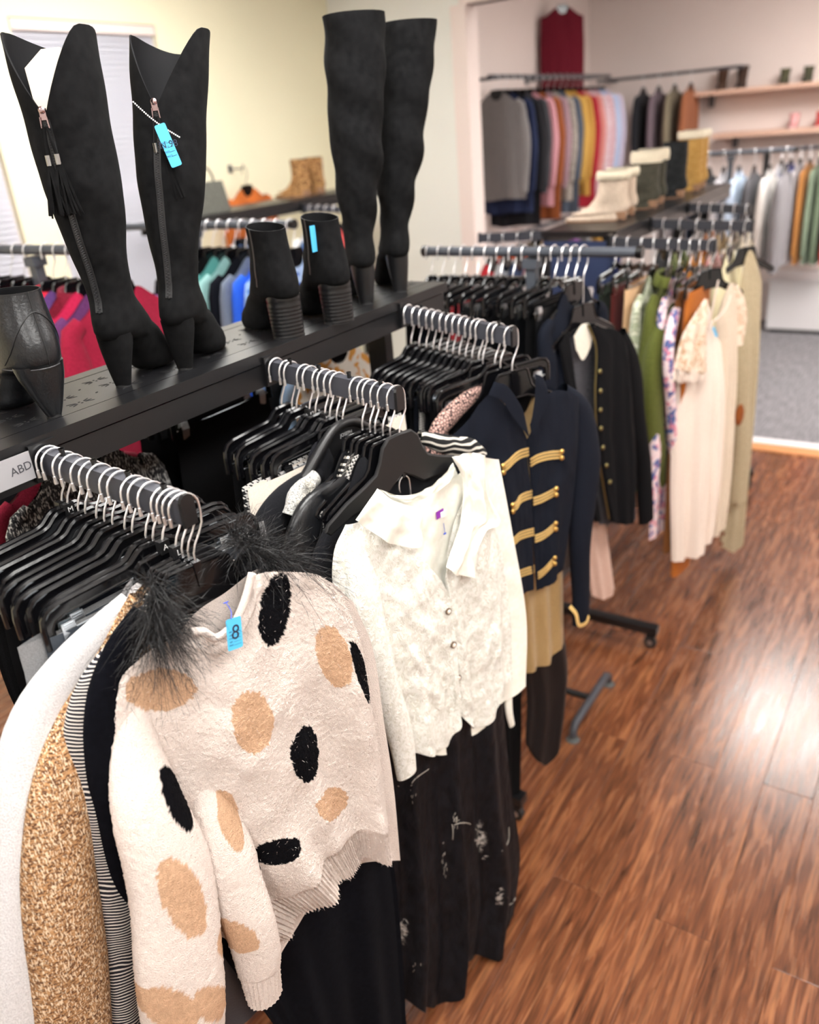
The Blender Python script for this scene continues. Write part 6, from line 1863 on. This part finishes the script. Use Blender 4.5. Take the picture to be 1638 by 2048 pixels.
class Boot:
    def __init__(self, label, heel, az, L=0.25, hh=0.085, shaft=(), top=0.57, heel_kind='taper', mat=SUEDE, lean=(0, 0), notch=0.0, name='tall_boot', group=None, wscale=1.0, toe_w=0.040, heel_mat=None, bump_fold=0.0, heel_w=(0.031, 0.013), sole=None, top_slope=0.0, cat='boot'):
        self.t = thing(name, label, cat, tuple(heel), az, group)
        ca, sa = math.cos(az), math.sin(az)
        lx, ly = lean[0] * ca + lean[1] * sa, -lean[0] * sa + lean[1] * ca
        # knots: z, back, front, half width
        K = [(0.004, 0.52 * L, 0.97 * L, toe_w * 0.90), (0.016, 0.44 * L, 1.0 * L, toe_w), (0.034, 0.40 * L if hh > 0.05 else 0.05 * L, 0.985 * L, toe_w * 0.96)]
        if hh > 0.05:
            K += [(hh * 0.62, 0.34 * L, 0.87 * L, toe_w * 0.93), (hh * 0.88, 0.27 * L, 0.79 * L, toe_w * 0.9), (hh * 0.955, 0.20 * L, 0.77 * L, toe_w * 0.9)]
        else:
            K[0] = (0.004, 0.02 * L, 0.97 * L, toe_w * 0.92)
            K[1] = (0.016, 0.01 * L, 1.0 * L, toe_w)
        K += [(hh + 0.001, -0.004, 0.74 * L, 0.035 * wscale), (hh + 0.018, -0.012, 0.67 * L, 0.039 * wscale), (hh + 0.045, -0.010, 0.575 * L, 0.037 * wscale)]
        K += list(shaft)
        K = sorted(K)
        self.K = np.array(K)
        z0 = hh + 0.10
        zs = np.concatenate([np.linspace(0.004, z0, 26), z0 + (top - z0) * np.linspace(0.03, 1, 46)])
        SM = smooth_line(self.K[:, :1].repeat(1, 1), 2)
        self.hh, self.top, self.z0, self.notch, self.lx, self.ly, self.L = hh, top, z0, notch, lx, ly, L
        self.bf = bump_fold
        self.tslope = top_slope
        n = 44
        rs, inner = [], []
        for z in zs:
            rs.append(self.ring(z, n))
        mb = MB().rings(rs, True, False)
        for z in zs[::-1]:
            if z > top - 0.16:
                inner.append(self.ring(z, n, 0.0026))
        # turned edge
        self.up = mb.build('boot_upper', mat, self.t, sharp=70)
        MB().rings([rs[-1], inner[0]] + inner[1:]).build('lining', plain('boot_lining', (0.004, 0.004, 0.005), 0.75, spec=0.2, bump=0.1, bscale=200), self.t, sharp=70)
        self.heel(heel_kind, hh, L, heel_mat or mat, heel_w)
        if sole:
            pts = [self.pos(2 * PI * k / 40, 0.006)[:2] for k in range(40)]
            MB().rings([[(p[0], p[1], 0.0) for p in pts], [(p[0], p[1], 0.009) for p in pts]], True, True).build('sole', sole, self.t)

    def knot(self, z):
        K = self.K
        return [float(np.interp(z, K[:, 0], self.sm(i))) for i in (1, 2, 3)]

    def sm(self, i):
        return self.K[:, i]

    def prof(self, z):
        # light smoothing of the knot profile
        v = np.zeros(3)
        e = 0.004 if z < self.hh + 0.02 else 0.012
        ws = ((-e, 0.25), (0.0, 0.5), (e, 0.25)) if z > 0.03 else ((0.0, 1.0),)
        for dz, w in ws:
            v += w * np.array(self.knot(z + dz))
        return v

    def pos(self, th, z, inset=0.0):
        K = self.K
        f = 0.0
        zz = z
        if z > self.z0:
            f = (z - self.z0) / (self.top - self.z0)
            d = abs(((th - PI + PI) % (2 * PI)) - PI)
            cut = self.notch * max(0.0, 1 - d / 1.25) ** 1.5
            cut += self.tslope * 0.5 * (1 - math.cos(th))
            if self.notch:
                cut += 0.030 * max(0.0, math.cos(th)) ** 1.5
            zz = self.z0 + f * (self.top - cut - self.z0)
        xb, xf, w = self.prof(zz)
        n = 1
        xc, a = (xb + xf) / 2, (xf - xb) / 2 - inset
        w = w - inset
        c, s = math.cos(th), math.sin(th)
        ww = w * (1 - 0.18 * max(0, c) ** 2)
        x = xc + a * math.copysign(abs(c) ** 0.92, c)
        y = ww * math.copysign(abs(s) ** 0.92, s)
        if self.bf and zz > self.hh + 0.02:
            q = self.bf * (math.sin(zz * 38 + 2.2 * math.sin(th + zz * 9)) * 0.6 + math.sin(zz * 61 + 3 * th) * 0.4) * min(1, (zz - self.hh) / 0.1)
            x += q * c
            y += q * s
        k = max(0.0, zz - self.hh) / max(0.05, self.top - self.hh)
        x += self.lx * k ** 1.25
        y += self.ly * k ** 1.25
        return (x, y, zz)

    def ring(self, z, n, inset=0.0):
        return [self.pos(2 * PI * k / n, z, inset) for k in range(n)]

    def heel(self, kind, hh, L, mat, hw):
        mb = MB()
        rs = []
        m = 40 if kind == 'stack' else 14
        for i in range(m + 1):
            q = i / m
            if kind == 'taper':
                e = q ** 1.7
                xb, xf = 0.010 * (1 - q) - 0.001 * q, 0.034 + (0.27 * L - 0.034) * e
                w = hw[1] + (hw[0] - hw[1]) * q ** 0.9
            else:
                xb, xf = 0.004 * (1 - q), 0.056 + 0.012 * q
                w = hw[0] * (0.94 + 0.06 * q)
                g = 0.0010 * (1 if (i % 4 == 0) else 0)
                xb, xf, w = xb + g, xf - g, w - g
            rs.append(ring_at(hh * q + (0.010 * max(0, q - 0.85) / 0.15), xb, xf, w, 28, 0.0))
        mb.rings(rs, True, True)
        h = mb.build('heel', mat, self.t, sharp=60)
        MB().rings([ring_at(0.0, rs[0][:, 0].min() - 0.0006, rs[0][:, 0].max() + 0.0006, hw[1] + 0.0006 if kind == 'taper' else hw[0] * 0.94 + 0.0006, 28, 0), ring_at(0.005, rs[0][:, 0].min() - 0.0006, rs[0][:, 0].max() + 0.0006, hw[1] + 0.0006 if kind == 'taper' else hw[0] * 0.94 + 0.0006, 28, 0)], True, True).build('heel_tip', RUBBER, h)

    def back(self, z, out=0.0):
        x, y, zz = self.pos(PI, z)
        return np.array([x - out, y, zz])


def heel_at(px, py, z=SHZ + 0.0012):
    return at_z(px, py, z)


def lean_to(h, px, py, ztop):
    """horizontal offset of a shaft top seen at (px, py), at height ztop"""
    return None


def top_for(h, px, py, dy=0.0):
    p = at_y(px, py, h[1] + dy)
    return p - h


TALL = [(0.155, 0.002, 0.106, 0.036), (0.20, 0.000, 0.102, 0.039), (0.27, -0.012, 0.112, 0.051), (0.35, -0.025, 0.121, 0.063), (0.44, -0.026, 0.124, 0.066), (0.52, -0.030, 0.130, 0.069), (0.62, -0.034, 0.134, 0.072), (0.70, -0.034, 0.134, 0.072)]
ZIPT = plain('zip_tape', (0.010, 0.010, 0.011), 0.5, bump=0.1, bscale=500)
ZIPM = plain('zip_teeth', (0.055, 0.055, 0.06), 0.30, 0.4)
ROSE = plain('rose_metal', hexc('#c9b0b4'), 0.2, 1.0)
NICKEL = plain('nickel', hexc('#b4b4b6'), 0.22, 1.0)


def zipper(b, z1, z2, pull=True):
    zz = np.linspace(z1, z2, 60)
    P = np.array([b.back(z, 0.0012) for z in zz])
    tape = strip(MB(), P, 0.013, 0.001, (-1, 0, 0)).build('zip_tape', ZIPT, b.t)
    tm = MB()
    for i, z in enumerate(np.linspace(z1, z2 - 0.004, int((z2 - z1) / 0.0030))):
        p = b.back(z, 0.0024)
        tm.box((p[0], p[1] + (0.0014 if i % 2 else -0.0014), p[2]), (0.0022, 0.0034, 0.0017))
    stuff(tm.build('zip_teeth', ZIPM, tape, smooth=False))


def tassel(b, z, seed, side=1):
    r = random.Random(seed)
    p = b.back(z, 0.004)
    pl = MB().box((p[0], p[1], p[2] + 0.004), (0.004, 0.011, 0.017)).ball((p[0] - 0.002, p[1], p[2] + 0.010), 0.006, 8, (0.6, 1, 1)).tube([(p[0] - 0.003, p[1] - 0.0055, p[2]), (p[0] - 0.003, p[1] - 0.0065, p[2] - 0.016), (p[0] - 0.003, p[1] + 0.0065, p[2] - 0.016), (p[0] - 0.003, p[1] + 0.0055, p[2])], 0.0013, 6)
    pull = pl.build('zip_pull', ROSE, b.t)
    for k, (dy, dz) in enumerate(((0.008 * side, 0.0), (-0.008 * side, 0.001))):
        q = b.back(z - 0.062, 0.006)
        f = np.array([q[0] - 0.002, p[1] + dy, p[2] - 0.060 + dz])
        MB().tube([(p[0] - 0.003, p[1] + dy * 0.3, p[2] - 0.014), tuple(f)], 0.0028, 6).build('tassel_cord', SUEDE, pull)
        MB().cyl((f[0], f[1], f[2] - 0.004), 0.0048, 0.016, 'z', 12).build('tassel_ferrule', NICKEL, pull)
        tm = MB()
        for j in range(14):
            a = 2 * PI * j / 14
            s = np.array([f[0] + 0.003 * math.cos(a), f[1] + 0.0035 * math.sin(a), f[2] - 0.010])
            e = s + np.array([-0.002 + 0.004 * math.cos(a), 0.016 * math.sin(a) + r.gauss(0, 0.002), -0.075 - r.random() * 0.008])
            mid = (s + e) / 2 + np.array([-0.002, r.gauss(0, 0.0015), 0])
            strip(tm, smooth_line([s, mid, e], 6), 0.0032, 0.0008, (-1, 0.3 * math.sin(a), 0))
        stuff(tm.build('tassel_fringe', SUEDE, pull, smooth=False))
    return pull


# the zipped pair with tassels
G1 = 'black tall suede boots with tassels'
h1 = heel_at(238, 779)
tp1 = top_for(h1, 74, 96, 0.02)
b1 = Boot('tall black suede boot with open zip and tassel, leaning left on the shelf', h1, math.radians(26), 0.24, 0.088, TALL, tp1[2] + 0.030, lean=(tp1[0], tp1[1] + 0.0), notch=0.130, group=G1, heel_w=(0.032, 0.014), bump_fold=0.0015)
zipper(b1, b1.hh + 0.055, b1.top - 0.006)
tassel(b1, b1.top, 1)
cz = b1.top - 0.012
va = math.radians(53 - 26)
nx, ny = -math.cos(va), -math.sin(va)            # card faces out of the open zip
ex, ey = -ny, nx
fr0, bk0 = np.array(b1.pos(0.0, cz)), np.array(b1.pos(PI, b1.z0 + (cz - b1.z0)))
mid_ = np.array([(b1.prof(cz)[0] + b1.prof(cz)[1]) / 2 + b1.lx, b1.ly, 0.0])
ci = MB()
pts_ = [(-0.046, cz - 0.19), (0.046, cz - 0.19), (0.048, cz - 0.045), (0.012, cz - 0.012), (-0.018, cz - 0.014), (-0.050, cz - 0.040)]
def _cp(a, z, off):
    k = (z - b1.hh) / (b1.top - b1.hh)
    lx, ly = b1.lx * k ** 1.25, b1.ly * k ** 1.25
    return (mid_[0] - b1.lx + lx + ex * a - nx * (0.018 + off), ly + ey * a - ny * (0.018 + off), z)
ci.add([_cp(a, z, 0.0) for a, z in pts_], [(0, 1, 2, 3, 4, 5)])
ci.add([_cp(a, z, 0.0015) for a, z in pts_], [(5, 4, 3, 2, 1, 0)])
ci.build('card_insert', plain('cream_card', hexc('#f0dcc6'), 0.8), b1.t, smooth=False)
h2 = heel_at(364, 744)
tp2 = top_for(h2, 336, 92, 0.02)
b2 = Boot('tall black suede boot with tassel and blue price tag, standing upright on the shelf', h2, math.radians(28), 0.235, 0.088, TALL, tp2[2] + 0.025, lean=(tp2[0] * 0.92, tp2[1]), notch=0.125, group=G1, heel_w=(0.032, 0.014), bump_fold=0.0015)
zipper(b2, b2.hh + 0.055, b2.top - 0.006)
tassel(b2, b2.top, 2)
# beaded tag loop and blue tag on the upright boot
p = b2.back(b2.top, 0.010)
bc = MB()
A_ = np.array([p[0] - 0.004, p[1] + 0.034, p[2] + 0.012]); B_ = np.array([p[0] - 0.012, p[1] - 0.040, p[2] - 0.050])
for q in np.linspace(0, 1, 26):
    c = A_ * (1 - q) + B_ * q + np.array([-0.004 * math.sin(PI * q), 0, -0.004 * math.sin(PI * q)])
    bc.ball(tuple(c), 0.0016, 5)
stuff(bc.build('bead_tie', plain('white_beads', (0.85, 0.85, 0.86), 0.4), b2.t))
M = Matrix.Translation((p[0] - 0.020, p[1] - 0.020, p[2] - 0.062)) @ Matrix.Rotation(-PI / 2 + 0.5, 4, 'Z') @ Matrix.Rotation(math.radians(-14), 4, 'Y')
price_tag(b2.t, M, 0.020, 0.072, ['DEPT', 'STYLE', 'SIZE', 'PRICE'], 'N 98', 0.016)
# the tall plain pair at the far end
G2 = 'black tall plain boots'
h3 = heel_at(736, 611)
tp3 = top_for(h3, 714, 24, 0.01)
b3 = Boot('tall plain black suede boot, left of the pair at the far end of the shelf', h3, math.radians(44), 0.24, 0.088, TALL, tp3[2], lean=(tp3[0], tp3[1]), group=G2, heel_w=(0.030, 0.017), bump_fold=0.005, heel_mat=STACK)
h4 = heel_at(805, 586)
tp4 = top_for(h4, 826, 40, 0.01)
b4 = Boot('tall plain black suede boot, right of the pair at the far end of the shelf', h4, math.radians(46), 0.24, 0.088, TALL, tp4[2], lean=(tp4[0], tp4[1]), group=G2, heel_w=(0.030, 0.017), bump_fold=0.005, heel_mat=STACK)
# stacked-heel ankle boots
ANK = [(0.135, -0.004, 0.146, 0.045), (0.17, 0.006, 0.126, 0.041), (0.205, 0.012, 0.118, 0.039), (0.24, 0.014, 0.116, 0.040), (0.30, 0.014, 0.116, 0.040)]
G3 = 'black ankle boots with stacked heels'
for (px, py, az, lb, tx, ty) in ((590, 678, 64, 'black suede ankle boot with stacked heel, nearer of the pair on the shelf', 542, 478), (690, 648, 62, 'black suede ankle boot with stacked heel and blue tag, farther of the pair', 652, 462)):
    h = heel_at(px, py)
    tq = top_for(h, tx, ty)
    b = Boot(lb, h, math.radians(az), 0.255, 0.082, ANK, 0.238, 'stack', lean=(tq[0] * 0.25, tq[1] * 0.25), wscale=1.18, name='ankle_boot', group=G3, heel_mat=STACK, heel_w=(0.038, 0.038), top_slope=0.012, toe_w=0.044)
    # side zip with pull
    zz = np.linspace(b.hh + 0.03, b.top, 30)
    P = np.array([b.pos(PI * 0.55, z) for z in zz]) + np.array([0, 0.001, 0])
    zt = strip(MB(), P, 0.007, 0.001, (0, 1, 0)).build('zip_tape', ZIPT, b.t)
    if 'farther' in lb:
        q = np.array(b.pos(PI * 0.70, b.top - 0.01)) + np.array([-0.008, 0.004, -0.028])
        o = MB().box((0, 0, 0), (0.002, 0.018, 0.055)).build('price_tag', BLUETAG, b.t, smooth=False)
        o.matrix_local = Matrix.Translation(q) @ Matrix.Rotation(0.5, 4, 'Z')
# leather boot at the left edge
h = heel_at(122, 836)
tq = top_for(h, 70, 590)
bl_ = Boot('smooth black leather ankle boot with a tapered heel at the left end of the shelf', h, math.radians(82), 0.235, 0.082, [(0.140, -0.004, 0.140, 0.050), (0.172, 0.006, 0.124, 0.044), (0.205, 0.013, 0.114, 0.039), (0.28, 0.014, 0.112, 0.039)], 0.208, lean=(tq[0] * 0.6, tq[1] * 0.6), name='leather_boot', mat=LEATHER, heel_mat=LEATHER, heel_w=(0.042, 0.011), toe_w=0.044, wscale=1.25)
P = np.array([bl_.back(z, 0.0006) for z in np.linspace(bl_.hh + 0.01, bl_.top, 30)])
MB().tube(P, 0.0008, 5).build('back_seam', plain('dark_thread', (0.006, 0.006, 0.007), 0.6), bl_.t)
cp_ = np.array([bl_.pos(PI + d, bl_.hh + 0.095 - 0.08 * (abs(d) / 1.3) ** 1.6) for d in np.linspace(-1.3, 1.3, 30)])
MB().tube(cp_ * np.array([1, 1.0, 1]) + np.array([-0.0006, 0, 0]), 0.0010, 5).build('counter_seam', plain('dark_thread', (0.006, 0.006, 0.007), 0.6), bl_.t)
P = np.array([bl_.pos(PI + d, bl_.hh + 0.006) for d in np.linspace(-1.4, 1.4, 24)])
MB().tube(P, 0.0014, 5).build('welt', plain('grey_welt', (0.05, 0.05, 0.055), 0.4), bl_.t)

# ---------------------------------------------------------------- boots on the further rack
FLAT = [(0.10, 0.000, 0.135, 0.044), (0.14, 0.000, 0.125, 0.046), (0.18, -0.002, 0.124, 0.048), (0.22, -0.002, 0.124, 0.050), (0.34, -0.002, 0.124, 0.05)]
SHZ2 = 1.7015
BEIGE = F_('beige_suede', '#cbb6a2', '#dcc9b6', 120)
SHEAR = fabric('cream_shearling', hexc('#e6d8bc'), hexc('#f4ead4'), 240, 0.95, 0.9, 0.1, 1.0, 0.004)
LSOLE = plain('tan_sole', hexc('#9a7458'), 0.6)


def flat_boot(label, x, y, z, az, mat, top, cuff=None, name='winter_boot', group=None, sole=LSOLE, L=0.25, cuff_h=0.03, tag_=False):
    b = Boot(label, (x, y, z), math.radians(az), L, 0.028, FLAT, top, 'stack', mat, name=name, group=group, heel_w=(0.034, 0.034), heel_mat=sole, sole=sole, toe_w=0.045)
    if cuff is not None:
        rs = [b.ring(top - cuff_h, 40, -0.002), b.ring(top - cuff_h, 40, -0.010), b.ring(top - cuff_h * 0.4, 40, -0.013), b.ring(top, 40, -0.009), b.ring(top, 40, 0.004)]
        for k, r in enumerate(rs):
            if k >= 3:
                rs[k] = [(p[0], p[1], p[2] + 0.006) for p in r]
        MB().rings(rs).build('boot_cuff', cuff, b.t, sharp=80)
    if tag_:
        q = np.array(b.pos(-PI / 2, top - 0.02)) + np.array([0, -0.015, -0.01])
        o = MB().box((0, 0, 0), (0.035, 0.001, 0.055)).build('price_tag', BLUETAG, b.t, smooth=False)
        o.matrix_local = Matrix.Translation(q)
    return b


hb_ = at_z(1268, 440, SHZ2)
flat_boot('beige suede ankle boot with cream shearling cuff, front of its pair on the further rack', 3.73, 1.265, SHZ2, 104, BEIGE, 0.20, SHEAR, 'shearling_boot', 'beige shearling boots', L=0.275)
flat_boot('beige suede ankle boot with cream shearling cuff, rear of its pair on the further rack', 3.90, 1.285, SHZ2, 104, BEIGE, 0.20, SHEAR, 'shearling_boot', 'beige shearling boots', L=0.275)
OLB = F_('olive_leather', '#403f36', '#524f44', 90)
flat_boot('olive grey lace boot with cream fleece top behind the beige pair', 4.16, 1.26, SHZ2, 104, OLB, 0.25, SHEAR, 'lace_boot', 'olive lace boots', tag_=True, cuff_h=0.045)
flat_boot('olive grey lace boot with cream fleece top, second of its pair', 4.33, 1.28, SHZ2, 104, OLB, 0.25, SHEAR, 'lace_boot', 'olive lace boots', cuff_h=0.045)
flat_boot('black padded winter boot between the olive and tan boots', 4.62, 1.26, SHZ2, 104, F_('black_nylon', '#1c1e20', '#2a2c2e', 60), 0.27, None, 'padded_boot', 'padded boots')
TANB = F_('tan_quilt', '#b58a48', '#c69c5a', 60)
flat_boot('tan quilted tall boot with fleece top on the further rack', 4.92, 1.26, SHZ2, 104, TANB, 0.30, SHEAR, 'quilted_boot', 'tan quilted boots', tag_=True)
flat_boot('tan quilted tall boot, rear of its pair on the further rack', 5.10, 1.28, SHZ2, 104, TANB, 0.30, SHEAR, 'quilted_boot', 'tan quilted boots')
# leopard boots on the wall rack
LEO = pattern('leopard', 'floral', hexc('#b58a5a'), hexc('#4a2e1a'), 0.02, cc=hexc('#8a5c34'))
flat_boot('leopard print ankle boot, nearer of the pair on the rack by the yellow wall', 4.62, 3.75, 1.7785, 100, LEO, 0.235, None, 'leopard_boot', 'leopard ankle boots', L=0.285)
flat_boot('leopard print ankle boot, farther of the pair on the rack by the yellow wall', 4.80, 3.77, 1.7785, 100, LEO, 0.235, None, 'leopard_boot', 'leopard ankle boots', L=0.285)
# grey bag on the same shelf
bg = thing('handbag', 'dark grey handbag on the shelf by the yellow wall', 'bag', (3.74, 3.82, 1.7785))
MB().rings([[(sx * (0.13 - 0.02 * q), sy * (0.05 - 0.018 * q), 0.17 * q) for sx, sy in ((1, 1), (0.6, 1.2), (-0.6, 1.2), (-1, 1), (-1, -1), (-0.6, -1.2), (0.6, -1.2), (1, -1))] for q in (0, 0.3, 0.7, 1)], True, True).build('bag_body', F_('bag_grey', '#55554f', '#6a6a62', 90), bg)
MB().tube([(0.07 * math.cos(a), 0, 0.165 + 0.09 * math.sin(a)) for a in np.linspace(0, PI, 14)], 0.006, 8).build('bag_handle', POWDER_B, bg)
# dark shoes on the far wall shelf
for i, (y, nm, hx) in enumerate(((2.20, 'brown', '#4a3428'), (2.02, 'dark brown', '#3a2a22'), (1.64, 'olive', '#4c4a36'), (1.44, 'moss', '#454434'), (0.78, 'black', '#242422'), (0.58, 'charcoal', '#303030'))):
    flat_boot('%s shoe on the upper wall shelf of the far room' % nm, XF - 0.10, y, up(1.76) + 0.001, 180, F_('shoe_' + nm.replace(' ', '_'), hx), 0.13 if i > 1 else 0.19, None, 'shelf_shoe', 'shoes on the upper wall shelf', sole=RUBBER)
for i, (y, nm, hx) in enumerate(((1.52, 'pink', '#d8a0a0'), (1.29, 'red', '#c84848'), (1.01, 'white', '#d8d4d4'))):
    flat_boot('%s sneaker on the lower wall shelf of the far room' % nm, XF - 0.10, y, up(1.46) + 0.001, 180, F_('sneaker_' + nm, hx), 0.12, None, 'shelf_sneaker', 'sneakers on the lower wall shelf', sole=WHITEP)
